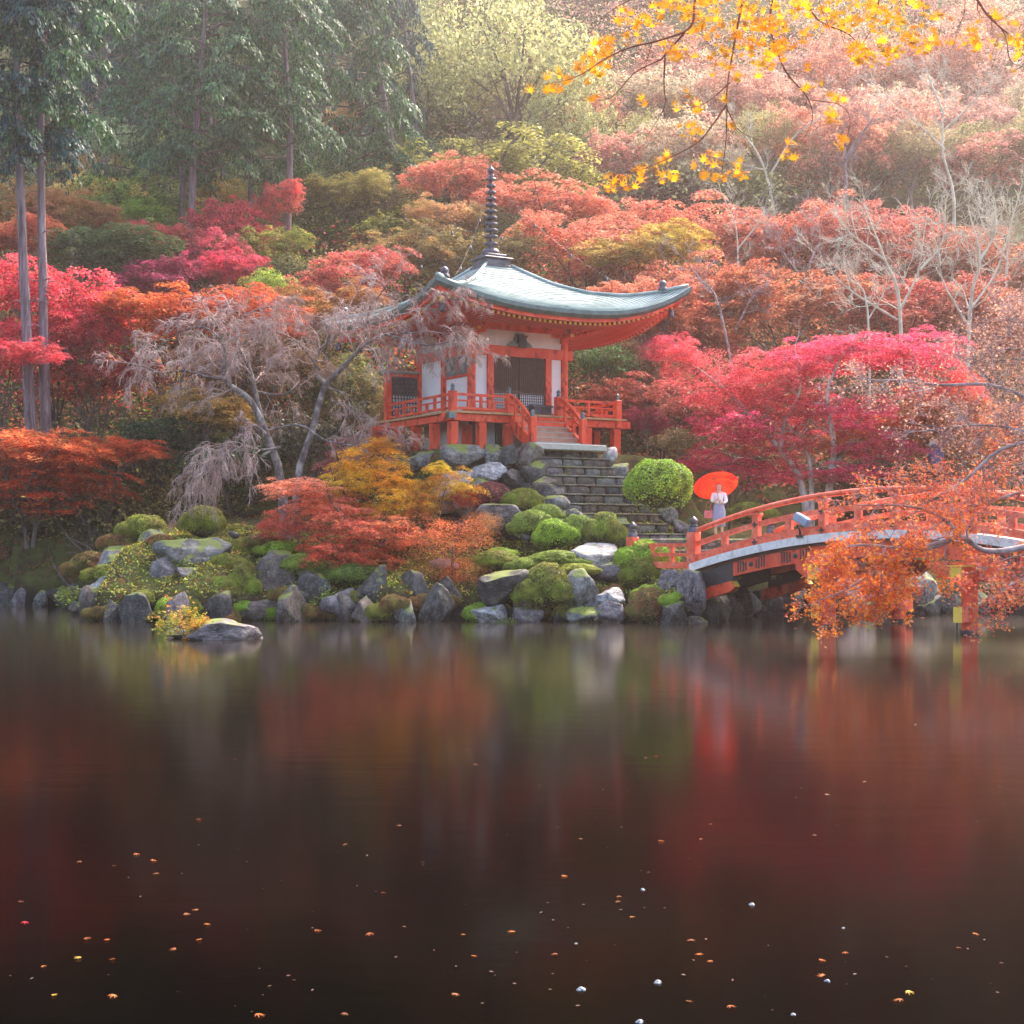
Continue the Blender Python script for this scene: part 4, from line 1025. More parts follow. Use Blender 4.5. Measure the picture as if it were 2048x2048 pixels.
# ---- forest table: label, kind, cx, cy, rx, ry, Y, colours, trunk
FR = [
 ('huge round pale yellow-green tree glowing in the mist above the spire', 'round', 1015, 175, 225, 235, 104, CAMP, 'dark', 1.0),
 ('right shoulder of pale yellow-green foliage beside the huge round tree', 'round', 1150, 290, 120, 150, 100, CAMP, 'dark', 1),
 ('pale olive tree between the drooping cypress and the huge round tree', 'round', 850, 160, 100, 190, 108, ((.30, .32, .12), (.42, .42, .19)), 'dark', 1),
 ('olive tree low behind the spire on its left', 'maple_far', 880, 360, 130, 90, 90, OLIV, 'dark', 1),
 ('yellow-olive spreading tree right above the spire tip', 'maple_far', 1040, 330, 150, 85, 88, ((.33, .33, .08), (.44, .40, .10)), 'dark', 1),
 ('dark olive tree left of the spire at chain height', 'maple_far', 830, 465, 120, 80, 84, OLIV, 'dark', 1),
 ('olive brown tree behind the bare twigs left of the roof', 'maple_far', 700, 440, 110, 90, 86, BRG, 'dark', 1),
 ('green tree in the gap right of the last bare cypress trunk', 'maple_far', 640, 375, 80, 75, 90, GRN, 'dark', 1),
 ('dark green tree directly behind the spire rings', 'round', 1000, 470, 90, 70, 80, ((.12, .13, .05), (.20, .20, .07)), 'dark', 1),
 ('soft red maple spray over the olive tree left of the spire tip', 'maple_far', 905, 345, 75, 50, 82, SALM, 'dark', 1),
 ('pinkish maple right of the spire tip', 'maple_far', 1090, 395, 120, 55, 82, SALM, 'dark', 1),
 ('olive and rust maple behind the upper roof slope', 'maple_far', 930, 510, 120, 60, 72, BRG, 'dark', 1),
 ('salmon maple mass touching the roof slope on the right', 'maple', 1170, 500, 120, 80, 74, SALM, 'dark', 1),
 ('lime and rust patch of foliage above the right roof slope', 'maple', 1290, 500, 100, 45, 72, ((.44, .40, .06), (.62, .36, .10)), 'dark', 1),
 ('salmon maple high on the slope right of the lime patch', 'maple', 1420, 455, 130, 75, 80, SALM, 'dark', 1),
 ('rust red maple just above the upturned right roof tip', 'maple', 1400, 570, 130, 75, 68, ((.62, .13, .08), (.60, .24, .12)), 'dark', 1),
 ('orange red maple behind the right roof corner bell', 'maple', 1350, 650, 120, 60, 64, ((.60, .11, .07), (.56, .20, .10)), 'dark', 1),
 ('broad rust coloured maple between roof tip and bare trees', 'maple', 1560, 600, 140, 80, 66, ((.60, .13, .07), (.58, .25, .12)), 'dark', 1),
 ('coral maple left of the pale bare trees', 'maple', 1580, 480, 130, 85, 80, SALM, 'dark', 1),
 ('dark green tree showing through behind the coral maples', 'round', 1480, 385, 90, 60, 92, OLIV, 'dark', 1),
 ('olive brown hazy tree below the hanging yellow branch', 'round', 1590, 350, 130, 110, 98, ((.28, .24, .10), (.34, .28, .14)), 'dark', 1),
 ('olive tree behind the white bare tree on the upper right', 'round', 1760, 350, 130, 110, 96, ((.26, .24, .09), (.32, .26, .13)), 'dark', 1),
 ('dull green tree at the right picture edge, upper half', 'round', 1960, 330, 120, 110, 94, ((.24, .25, .09), (.32, .28, .13)), 'dark', 1),
 ('crimson tinged maple behind the pale bare trees', 'maple', 1800, 500, 140, 90, 78, ((.55, .10, .10), (.60, .20, .14)), 'dark', 1),
 ('coral maple behind the rightmost bare tree', 'maple', 1980, 520, 120, 90, 76, ((.58, .14, .10), (.60, .26, .13)), 'dark', 1),
 ('rose maple low behind the two pale bare trees', 'maple', 1820, 610, 150, 70, 66, ((.58, .09, .09), (.60, .18, .12)), 'dark', 1),
 ('coral maple behind the grey twiggy tree', 'maple', 1990, 640, 110, 90, 64, ((.58, .14, .10), (.58, .24, .13)), 'dark', 1),
 ('pink hazy maple under the hanging branch, centre of the upper right', 'maple_far', 1330, 330, 120, 90, 96, MIST_PINK, 'mauve', 1),
 ('pink hazy maple beside the round pale tree', 'maple_far', 1260, 215, 120, 90, 112, MIST_PINK, 'mauve', 1),
 ('dusky mauve tree at the top between pale round tree and yellow leaves', 'maple_far', 1240, 60, 130, 100, 130, ((.50, .26, .24), (.56, .34, .28)), 'mauve', 1),
 ('pale pink tree at the top behind the main hanging branch', 'maple_far', 1430, 90, 140, 110, 134, MIST_PINK, 'mauve', 1),
 ('rosy tree at the top right behind the yellow leaf clusters', 'maple_far', 1640, 110, 150, 110, 130, MIST_PINK, 'mauve', 1),
 ('pale pink tree behind the upper white bare tree', 'maple_far', 1850, 120, 150, 110, 128, MIST_PINK, 'mauve', 1),
 ('rosy tree in the top right corner', 'maple_far', 2010, 90, 120, 120, 132, MIST_PINK, 'mauve', 1),
 ('pink maple level with the lowest hanging leaves', 'maple_far', 1480, 250, 130, 90, 108, MIST_PINK, 'mauve', 1),
 ('pink maple left of the tall slim mauve trunk', 'maple_far', 1650, 240, 120, 80, 112, MIST_PINK, 'mauve', 1),
 ('pinkish maple behind the white bare tree at mid height', 'maple_far', 1870, 240, 140, 80, 110, MIST_PINK, 'mauve', 1),
 ('salmon maple tucked below the olive trees on the upper right', 'maple_far', 1680, 440, 100, 60, 88, ((.56, .12, .11), (.60, .22, .15)), 'dark', 1),
 # left understory
 ('dusky green tree behind the gap between the left trunks', 'round', 220, 300, 90, 80, 88, ((.15, .24, .14), (.24, .33, .17)), 'dark', 1),
 ('bright green tree behind the gap left of the close pair', 'maple_far', 265, 410, 110, 80, 80, ((.20, .33, .06), (.30, .40, .08)), 'dark', 1),
 ('golden and green tree below the cypress crowns, left of the pair', 'maple_far', 300, 350, 90, 60, 90, ((.40, .34, .09), (.28, .36, .10)), 'dark', 1),
 ('orange tipped maple left of the two left trunks', 'maple', 20, 410, 90, 70, 74, ((.58, .20, .08), (.30, .26, .08)), 'dark', 1),
 ('orange maple right of the pale left trunk', 'maple', 150, 430, 90, 60, 74, ((.62, .22, .10), (.40, .26, .09)), 'dark', 1),
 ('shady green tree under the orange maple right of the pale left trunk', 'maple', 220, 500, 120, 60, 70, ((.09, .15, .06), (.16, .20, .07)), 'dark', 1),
 ('green maple between the close pair and the slim purplish trunk', 'maple_far', 430, 400, 90, 70, 90, ((.22, .30, .07), (.50, .34, .12)), 'dark', 1),
 ('crimson maple in front of the slim purplish cypress trunk', 'maple', 470, 450, 75, 70, 76, CRIM, 'dark', 1),
 ('magenta maple low beside the close pair of trunks', 'maple', 310, 555, 80, 50, 68, PURP, 'dark', 1),
 ('yellow-green tree right of the last bare cypress trunk', 'maple_far', 620, 470, 80, 70, 84, OLIV, 'dark', 1),
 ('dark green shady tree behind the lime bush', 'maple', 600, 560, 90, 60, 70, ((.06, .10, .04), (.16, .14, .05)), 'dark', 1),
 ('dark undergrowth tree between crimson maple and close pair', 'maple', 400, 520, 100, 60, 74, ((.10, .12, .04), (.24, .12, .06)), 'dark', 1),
 ('pinkish red maple above the left end of the roof', 'maple', 700, 545, 95, 60, 66, ((.62, .11, .11), (.64, .20, .14)), 'dark', 1),
 ('rust maple behind the left roof corner', 'maple', 640, 620, 110, 60, 62, ((.50, .16, .06), (.34, .20, .06)), 'dark', 1),
 ('dull orange maple behind the weeping cherry', 'maple', 500, 730, 130, 70, 60, ((.58, .22, .07), (.36, .24, .08)), 'dark', 1),
 ('golden orange maple low behind the weeping cherry', 'maple', 410, 820, 95, 50, 57, ((.74, .36, .08), (.46, .36, .08)), 'dark', 1),
 ('green and rust bush left of the lattice wing screen', 'maple', 690, 760, 90, 80, 60, ((.16, .22, .07), (.34, .22, .10)), 'dark', 1),
 ('dusky red maple below the left end of the deck', 'maple_near', 760, 900, 110, 50, 53.0, ((.42, .09, .10), (.46, .18, .14)), 'mauve', .6),
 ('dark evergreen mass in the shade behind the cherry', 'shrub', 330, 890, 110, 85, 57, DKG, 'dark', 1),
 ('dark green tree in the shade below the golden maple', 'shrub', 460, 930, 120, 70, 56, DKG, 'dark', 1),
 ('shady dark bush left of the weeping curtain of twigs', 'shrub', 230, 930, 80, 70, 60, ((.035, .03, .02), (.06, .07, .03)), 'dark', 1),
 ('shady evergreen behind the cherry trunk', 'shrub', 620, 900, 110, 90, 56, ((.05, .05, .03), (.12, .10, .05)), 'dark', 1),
 ('large crimson maple spreading round the two left cypress trunks', 'maple', 120, 600, 125, 90, 59.5, CRIM, 'dark', 1),
 ('crimson maple at the left edge above the orange red one', 'maple', 0, 690, 100, 80, 58.6, CRIM, 'dark', 1),
 ('crimson maple right of the two left trunks', 'maple', 175, 650, 85, 60, 58.6, CRIM, 'dark', 1),
 ('darker crimson maple low between left trunks and orange maple', 'maple', 190, 740, 110, 70, 59, ((.50, .05, .06), (.58, .12, .07)), 'dark', 1),
 ('small crimson maple spray crossing in front of the two left trunks', 'maple', 70, 700, 60, 30, 55.6, CRIM, 'dark', .8),
 ('orange maple right of the left crimson group', 'maple', 330, 622, 130, 62, 58.6, ((.68, .22, .06), (.66, .14, .06)), 'dark', 1),
 ('orange maple above the weeping cherry on its left', 'maple', 480, 615, 115, 55, 59.4, ((.70, .19, .06), (.64, .12, .06)), 'dark', 1),
 ('lime green bush standing above the orange maples', 'shrub', 542, 575, 58, 42, 64, LIME, 'dark', 1),
 ('orange red maple leaning over the left shore', 'maple', 60, 900, 150, 60, 54.6, REDO, 'dark', 1),
 ('bright orange branch of maple reaching right over the left shore', 'maple', 190, 900, 120, 40, 54.8, ORNG, 'dark', .8),
 ('scarlet maple lowest on the left shore', 'maple', 70, 985, 150, 55, 54.4, ((.84, .10, .05), (.84, .22, .07)), 'dark', .8),
 ('lime green maple low between the left trunks and the close pair', 'maple', 250, 450, 75, 50, 78, ((.40, .52, .06), (.30, .44, .06)), 'dark', 1),
 ('golden green maple filling the space below the misty bluish cypress', 'maple', 190, 385, 85, 45, 84, ((.48, .46, .12), (.62, .40, .12)), 'dark', 1),
 ('coral maple between lime maple and close pair of trunks', 'maple', 320, 480, 60, 45, 73, ((.72, .22, .12), (.70, .12, .12)), 'dark', 1),
 ('rosy maple just right of the paler trunk of the close pair', 'maple', 425, 500, 60, 55, 72, ((.70, .07, .14), (.74, .16, .18)), 'dark', 1),
 ('yellow-green maple right of the close pair of trunks', 'maple', 440, 385, 60, 45, 84, ((.48, .50, .08), (.66, .40, .12)), 'dark', 1),
 ('red spray of maple crossing the last bare cypress trunk', 'maple', 560, 395, 45, 40, 77, ((.74, .10, .12), (.70, .20, .14)), 'dark', 1),
 ('green maple behind the slim purplish trunk, low', 'maple', 530, 490, 70, 45, 74, ((.26, .34, .07), (.40, .34, .08)), 'dark', 1),
 ('magenta maple right of the slim purplish trunk, low', 'maple', 470, 540, 60, 40, 70, ((.66, .05, .16), (.70, .09, .12)), 'dark', 1),
 ('gold flecked olive tree below the drooping cypress', 'maple', 690, 380, 85, 45, 84, ((.38, .36, .09), (.54, .42, .12)), 'dark', 1),
 ('russet maple left of the spire base', 'maple', 800, 500, 90, 50, 72, ((.50, .24, .10), (.36, .30, .09)), 'dark', 1),
 ('orange maple at the left edge between the crimson and the cypress crown', 'maple', 40, 470, 80, 45, 70, ((.72, .26, .10), (.66, .16, .09)), 'dark', 1),
 ('olive and coral maple left of the spire at mid height', 'maple', 900, 440, 70, 45, 78, ((.44, .36, .10), (.66, .30, .16)), 'dark', 1),
 ('peach maple between roof slope and lime patch', 'maple', 1230, 455, 80, 40, 78, ((.72, .32, .20), (.74, .24, .14)), 'dark', 1),
 ('coral maple behind the roof tip ornament', 'maple', 1300, 590, 90, 40, 63, ((.70, .20, .13), (.66, .28, .16)), 'dark', 1),
 # right side
 ('glossy green shrub beside the right wall of the pavilion', 'shrub', 1205, 735, 75, 65, 60, GRN, 'dark', 1),
 ('dull red maple behind the green shrub right of the pavilion', 'maple', 1290, 740, 80, 70, 61, ((.44, .12, .08), (.30, .18, .07)), 'dark', 1),
 ('dusky maple above the round azalea right of the stair', 'maple', 1330, 810, 120, 60, 57, ((.44, .07, .07), (.34, .10, .06)), 'dark', 1),
 ('reddish shrub hugging the right end of the deck', 'maple_near', 1295, 840, 40, 32, 55.5, PURP, 'mauve', .8),
 ('bronze green dome shrub behind the round azalea', 'shrub', 1365, 890, 62, 42, 53.5, BRG, 'dark', 1),
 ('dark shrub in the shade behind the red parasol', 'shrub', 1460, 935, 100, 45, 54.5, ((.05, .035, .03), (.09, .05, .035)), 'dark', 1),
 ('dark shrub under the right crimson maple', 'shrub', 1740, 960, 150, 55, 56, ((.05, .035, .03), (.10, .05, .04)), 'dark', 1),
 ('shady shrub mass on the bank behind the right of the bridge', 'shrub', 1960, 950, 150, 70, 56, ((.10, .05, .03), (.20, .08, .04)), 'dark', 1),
 ('orange maple above the crimson one at right', 'maple', 1760, 860, 120, 60, 53.5, ORNG, 'dark', .8),
 ('orange maple behind the bridge near the right edge', 'maple', 1960, 850, 130, 90, 53, ((.66, .20, .09), (.62, .30, .14)), 'mauve', .8),
]
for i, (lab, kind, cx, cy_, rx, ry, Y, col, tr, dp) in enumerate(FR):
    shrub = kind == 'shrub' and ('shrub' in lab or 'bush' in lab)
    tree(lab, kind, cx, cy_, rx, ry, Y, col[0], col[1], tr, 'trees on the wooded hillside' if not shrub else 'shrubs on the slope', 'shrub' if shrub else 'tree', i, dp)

# the upper hillside: rows of misty trees
r = np.random.default_rng(41); HT_ = []
for Y, py0, nrow in ((96, 300, 9), (104, 225, 10), (113, 165, 10), (124, 105, 11), (136, 45, 12), (148, -5, 12)):
    for k in range(nrow):
        px = (1130 if Y < 110 else 1100) + (k + r.uniform(.1, .9)) * (980 / nrow); HT_.append((px, py0 + r.uniform(-28, 28), r.uniform(60, 115), r.uniform(48, 75) * r.choice([.9, 1.0, 1.35, 1.6]), Y + r.uniform(-4, 4), r.integers(0, 10)))
for Y, py0, nrow in ((100, 330, 7), (112, 250, 6), (125, 180, 5)):
    for k in range(nrow):
        px = -40 + (k + r.uniform(.1, .9)) * (960 / nrow); HT_.append((px, py0 + r.uniform(-25, 25), r.uniform(75, 110), r.uniform(50, 80), Y + r.uniform(-3, 3), r.integers(10, 14)))
HCOL = [(MIST_PINK, 'pale pink maple'), (((.66, .29, .24), (.70, .42, .33)), 'light rosy maple'), (((.70, .24, .16), (.76, .40, .26)), 'salmon maple'), (((.36, .30, .14), (.48, .38, .20)), 'olive brown tree'), (MIST_PINK, 'pale pink maple'), (((.62, .34, .28), (.70, .48, .38)), 'dusty mauve tree'), (((.74, .30, .20), (.80, .48, .32)), 'peach maple'),
        (((.34, .33, .12), (.48, .44, .18)), 'olive green tree'), (((.68, .24, .20), (.70, .34, .26)), 'coral pink maple'), (((.56, .44, .28), (.68, .56, .38)), 'sandy coloured tree'), (((.14, .22, .10), (.22, .30, .13)), 'dusky green tree'), (((.30, .34, .10), (.40, .40, .12)), 'yellow-green tree'), (((.10, .17, .12), (.16, .24, .15)), 'blue-green tree'), (((.52, .26, .12), (.44, .34, .12)), 'russet tree')]  # pale pinks and rosy tones carry the misty glow in their colour
_rowp = {}
for i, (px, py, rx, ry, Y, k) in enumerate(HT_):
    row = ('low' if py > 230 else 'halfway' if py > 130 else 'high' if py > 40 else 'topmost') + ' on the misty hillside'
    sec = ['left', 'left of the centre', 'above the pavilion', 'right of the centre', 'right', 'far right'][min(5, max(0, int(px / 342)))]
    key = (HCOL[k][1], row, sec); _rowp.setdefault(key, []).append(i)
_lab = {}
for key, ids in _rowp.items():
    ids.sort(key=lambda i: HT_[i][0])
    for q, i in enumerate(ids): _lab[i] = f'{key[0]} {key[1]}, {key[2]}' + (f', {["leftmost", "second", "third", "fourth"][q]} there' if len(ids) > 1 else '')
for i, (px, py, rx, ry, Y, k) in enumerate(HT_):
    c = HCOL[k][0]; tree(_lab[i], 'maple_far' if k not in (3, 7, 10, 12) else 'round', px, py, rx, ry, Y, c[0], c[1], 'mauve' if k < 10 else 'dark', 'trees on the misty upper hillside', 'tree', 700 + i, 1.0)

# far-off wood closing the hillside between the single trees
def massed(name, n, xr, yr, seed, col, ls, label, lift=(0.5, 5)):
    r = np.random.default_rng(seed); x = r.uniform(*xr, n); y = r.uniform(*yr, n); keep = ((x / y > -.42) & (x / y < .42)); x = x[keep]; y = y[keep]; z = ground(x, y) + r.uniform(*lift, len(x))
    m = 90; C = np.stack([x, y, z], 1); off = r.normal(size=(len(C), m, 3)) * np.array([1.0, 1.0, .45]); C = (C[:, None] + off * np.array([1.25, 1.25, 1.0])).reshape(-1, 3); Nn = np.array([0, 0, 1.0]) + r.normal(size=C.shape) * .7
    me = cards(name, C, Nn, ls * r.uniform(.6, 1.3, len(C)), QUAD, LEAF, seed); o = link(name, me); o.color = (*col[0], 1); o['tint'] = [float(q) for q in col[1]]
    return tag(o, label, None, None, 'stuff')
massed('distant_wood', 1200, (-62, 18), (84, 168), 1, ((.12, .15, .07), (.22, .22, .09)), .17, 'far green wood filling the hillside behind the cypresses')
massed('distant_autumn_wood', 1000, (-5, 66), (104, 168), 2, ((.66, .28, .23), (.62, .42, .30)), .13, 'far rosy autumn wood filling the hillside on the right')  # pale rosy colour imitates the glowing haze at upper right
massed('undergrowth', 600, (-26, 26), (57, 76), 3, ((.14, .09, .04), (.22, .16, .06)), .12, 'low brownish undergrowth between the trunks', (0.1, 1.3))
massed('green_undergrowth', 330, (-26, 4), (62, 84), 13, ((.16, .26, .05), (.34, .36, .07)), .11, 'yellow-green undergrowth between the cypress trunks', (0.3, 3.5))
massed('red_undergrowth', 260, (-26, 4), (60, 84), 14, ((.60, .07, .10), (.62, .20, .07)), .11, 'red and orange undergrowth between the cypress trunks', (0.3, 3.0))
massed('rusty_undergrowth', 420, (2, 30), (57, 80), 15, ((.56, .13, .08), (.50, .24, .11)), .11, 'rusty undergrowth on the right slope', (0.2, 2.5))
massed('left_bank_ferns', 190, (-24, -11.5), (54.5, 58), 4, ((.15, .13, .04), (.26, .20, .06)), .10, 'olive fern and creeper tangle on the left bank', (0.0, .8))

# ---- bare pale trees on the right slope
RMIN = .011
def bare_tree(label, paths, Y, mat, seed, r0=.10, L=1.9, name='bare_tree', **kw):
    r = np.random.default_rng(seed); b0 = P(*paths[0][0], Y); z0 = gz(b0.x, Y); t = empty(name, (b0.x, Y, z0), 0, label, 'tree', kw.pop('group', 'bare trees on the right slope'))
    tb = Tubes(); tips = []
    for j, pth in enumerate(paths):
        pts = []; dy = r.uniform(-1.2, 1.2) if j else 0
        for i, (px, py) in enumerate(pth):
            p = P(px, py, Y); f = i / (len(pth) - 1); q = Vector((p.x, Y + dy * f, p.z)) - Vector((b0.x, Y, z0)); pts.append(q)
        if j == 0: pts[0] = Vector((0, 0, -.3))
        rr0 = r0 * (.95 if j == 0 else .6)
        limb(tb, tips, pts, rr0, rr0 * .25, 3, r, n_side=kw.get('n_side', 9), L=L * (1 if j == 0 else .8), grav=kw.get('grav', (0, .10, .08)), kids=kw.get('kids', (6, 6, 5)), ratio=.62, wob=.15, spread=.55, from_=kw.get('from_', .3))
    link('trunk', tb.mesh('trunk', mat), t); return t, tips
bare_tree('pale bare tree with upswept fan of branches, left of the two on the right slope', [[(1800, 700), (1800, 620), (1770, 520), (1740, 440)], [(1800, 620), (1840, 540), (1860, 430)], [(1795, 640), (1700, 580), (1640, 520)], [(1770, 520), (1700, 470), (1670, 440)], [(1840, 540), (1890, 480), (1900, 400)]], 60, M['bark_pale'], 1, .10)
bare_tree('pale bare tree with upswept fan of branches, right of the two on the right slope', [[(1930, 700), (1940, 620), (1960, 520), (1940, 430)], [(1940, 620), (2000, 540), (2040, 440)], [(1935, 650), (1880, 560), (1870, 480)], [(1960, 520), (2000, 460), (2010, 400)]], 59, M['bark_pale'], 2, .10)
bare_tree('white crooked bare tree high in the mist at upper right', [[(1900, 520), (1908, 400), (1885, 300), (1890, 190)], [(1890, 300), (1820, 240), (1760, 190)], [(1890, 260), (1950, 200), (1990, 150)], [(1888, 230), (1860, 150), (1850, 110)]], 84, M['bark_pale'], 3, .13, 2.0)
bare_tree('thin bare tree with drooping pale limbs under the hanging branch', [[(1560, 420), (1530, 340), (1480, 260), (1440, 230)], [(1540, 350), (1600, 260), (1700, 200), (1760, 150)], [(1530, 340), (1480, 330), (1400, 310)]], 90, M['bark_pale'], 4, .10, 1.8)
bare_tree('leaning thin bare tree right of the roof tip', [[(1500, 700), (1440, 620), (1400, 560), (1370, 520)], [(1470, 660), (1500, 600), (1540, 560)]], 61, M['bark_mauve'], 5, .06, 1.2)
bare_tree('tall slim mauve trunk standing in the red hillside', [[(1695, 520), (1692, 400), (1690, 300)], [(1690, 320), (1730, 260), (1750, 230)]], 84, M['bark_cedar'], 6, .20, 1.4, from_=.8)
bare_tree('grey misty bare tree seen in the gap right of the cypress trunks', [[(620, 360), (618, 300), (630, 240)], [(618, 300), (650, 260), (670, 220)]], 110, M['bark_mauve'], 7, .10, 2.0)

bare_tree('slender bare tree threading the coral maples above the roof tip', [[(1470, 560), (1475, 480), (1450, 400)], [(1474, 500), (1520, 440), (1540, 390)]], 73, M['bark_pale'], 8, .06, 1.3)
bare_tree('slender bare tree between the rust maples and the slim mauve trunk', [[(1620, 640), (1615, 560), (1640, 480), (1630, 430)], [(1616, 570), (1570, 510), (1550, 460)]], 66, M['bark_mauve'], 9, .06, 1.3)
bare_tree('pale bare tree at the right picture edge below the green tree', [[(2010, 600), (2015, 500), (2035, 400)], [(2014, 520), (1975, 450), (1965, 390)]], 66, M['bark_pale'], 10, .07, 1.5)
bare_tree('forked dark limbed tree inside the olive foliage below the round tree', [[(1010, 420), (1000, 340), (1040, 270), (1100, 230)], [(1002, 350), (960, 290), (940, 240)], [(1030, 290), (1020, 220), (1040, 170)]], 86, M['bark_dark'], 11, .14, 1.5)
bare_tree('thin bare tree catching light above the magenta maple', [[(1740, 690), (1735, 620), (1700, 560), (1690, 520)], [(1736, 640), (1770, 580), (1775, 530)]], 58, M['bark_pale'], 12, .05, 1.1)

# ---- weeping cherry in front of the pavilion
def dj(p, Y, dy): q = P(p[0], p[1], Y); return q
RMIN = .0095
r = np.random.default_rng(11); YC = 49.0; b0 = P(572, 1080, YC); z0 = gz(b0.x, YC)
ch = empty('weeping_cherry', (b0.x, YC, z0), 0, 'leafless weeping cherry with pale crooked limbs beside the pavilion', 'tree')
tb = Tubes(); tips = []
def cpath(pth, y0, y1):
    out = []
    for i, (px, py) in enumerate(pth):
        f = i / (len(pth) - 1); Y = YC + y0 + (y1 - y0) * f; out.append(P(px, py, Y) - Vector((b0.x, YC, z0)))
    return out
tr1 = cpath([(572, 1085), (566, 1000), (556, 930), (530, 860)], 0, -.3); tr1[0] = Vector((0, 0, -.3))
MAINTB = Tubes(); MAINTB.add([tuple(p) for p in tr1], [.21, .16, .13, .11], 9)
tr2 = cpath([(592, 1085), (590, 1010), (600, 930), (625, 860), (640, 800), (650, 770)], .3, .8)
MAINTB.add([tuple(p) for p in tr2], [.17, .13, .12, .11, .10, .09], 9)
GV = (0, -.10, -.34, -.5)
KW = dict(kids=(6, 8, 8), ratio=.66, wob=.16, seg=7, spread=.62)
limb(tb, tips, cpath([(530, 860), (500, 800), (460, 770), (448, 745), (450, 700), (440, 665)], -.3, -1.0), .12, .03, 3, r, 13, L=1.5, grav=GV, **KW)
limb(tb, tips, cpath([(525, 850), (512, 790), (500, 740), (480, 700), (470, 650)], -.3, .8), .10, .025, 3, r, 13, L=1.6, grav=GV, **KW)
limb(tb, tips, cpath([(452, 757), (420, 755), (370, 742), (320, 745), (280, 730)], -.8, -1.6), .05, .015, 3, r, 14, L=1.3, grav=GV, **KW)
limb(tb, tips, cpath([(535, 870), (500, 850), (460, 900), (420, 930), (385, 960)], -.4, -1.8), .055, .015, 3, r, 16, L=1.35, grav=(0, -.30, -.65, -.8), **KW)
limb(tb, tips, cpath([(560, 895), (520, 900), (480, 895), (430, 930)], -.5, -2.2), .05, .015, 3, r, 9, L=1.2, grav=(0, -.35, -.7, -.8), **KW)
limb(tb, tips, cpath([(556, 895), (520, 915), (505, 950), (500, 975)], -.6, -1.6), .04, .02, 2, r, 4, L=.6, grav=(0, -.2, -.4), **KW)
limb(tb, tips, cpath([(650, 770), (690, 730), (730, 690), (770, 670), (840, 665)], .5, -.6), .09, .02, 3, r, 18, L=1.6, grav=GV, **KW)
limb(tb, tips, cpath([(650, 770), (630, 740), (640, 700), (690, 650), (700, 610)], .7, 1.4), .08, .02, 3, r, 13, L=1.5, grav=GV, **KW)
limb(tb, tips, cpath([(735, 685), (738, 620), (760, 590), (780, 560)], .0, -.4), .04, .01, 3, r, 6, L=1.1, grav=(0, -.02, -.1, -.2), **KW)
limb(tb, tips, cpath([(770, 668), (850, 690), (920, 680), (960, 700)], -.4, -1.4), .035, .012, 3, r, 15, L=1.0, grav=GV, **KW)
limb(tb, tips, cpath([(740, 640), (820, 625), (890, 600), (940, 600)], -.3, -1.2), .03, .01, 3, r, 13, L=.9, grav=(0, -.1, -.2, -.3), **KW)
limb(tb, tips, cpath([(655, 775), (690, 790), (710, 830), (760, 850)], .3, -1.0), .035, .012, 3, r, 8, L=1.0, grav=GV, **KW)
limb(tb, tips, cpath([(540, 860), (600, 850), (650, 880), (700, 890), (760, 895), (800, 885)], -.5, -1.4), .04, .012, 3, r, 9, L=.8, grav=GV, **KW)
limb(tb, tips, cpath([(470, 650), (500, 625), (560, 612), (610, 625)], .6, .2), .035, .012, 3, r, 14, L=1.2, grav=GV, from_=.1, **KW)
limb(tb, tips, cpath([(445, 680), (410, 655), (370, 660), (320, 690)], -.8, -.4), .035, .012, 3, r, 14, L=1.2, grav=GV, from_=.1, **KW)
limb(tb, tips, cpath([(640, 740), (600, 690), (560, 665), (530, 670)], .8, .2), .035, .012, 3, r, 14, L=1.2, grav=GV, from_=.1, **KW)
limb(tb, tips, cpath([(500, 780), (560, 790), (600, 770)], .2, .6), .05, .02, 3, r, 5, L=1.3, grav=GV, **KW)
link('trunk', MAINTB.mesh('trunk', M['bark_trunk']), ch); MAINTB = None; link('twigs', tb.mesh('twigs', M['bark_cherry']), ch)
RMIN = .006

# ---- crimson maple right of the pavilion: drawn limbs, own crowns
def fan_tree(name, label, Y, base, limbs, crowns, bark, seed, r0=.16, group=None, lev=3, L=1.2, n_side=6):
    r = np.random.default_rng(seed); b0 = P(*base, Y); z0 = min(gz(b0.x, Y), b0.z); t = empty(name, (b0.x, Y, z0), 0, label, 'tree', group); tb = Tubes(); tips = []
    for j, (pth, w) in enumerate(limbs):
        dy = r.uniform(-.8, .8); pts = [P(px, py, Y + dy * i / len(pth)) - Vector((b0.x, Y, z0)) for i, (px, py) in enumerate(pth)]
        if pth[0] == base: pts[0] = Vector((0, 0, -.3))
        limb(tb, tips, pts, r0 * w, r0 * w * .25, lev, r, n_side=n_side, L=L, grav=(0, .03, -.05, -.08), kids=(4, 4, 3), ratio=.6, wob=.15, from_=.3)
    link('trunk', tb.mesh('trunk', bark), t)
    s = Y / F_PX
    for k, (cx, cy_, rx, ry, kind, col) in enumerate(crowns):
        c = P(cx, cy_, Y + r.uniform(-.8, .8)) - Vector((b0.x, Y, z0)); lst = CR[kind]
        o = link('crown', lst[(seed + k) % len(lst)], t, c, (0, 0, r.uniform(0, 6.28)), (rx * s, rx * s * .8, ry * s)); o.color = (*col[0], 1); o['tint'] = [float(q) for q in col[1]]
    return t
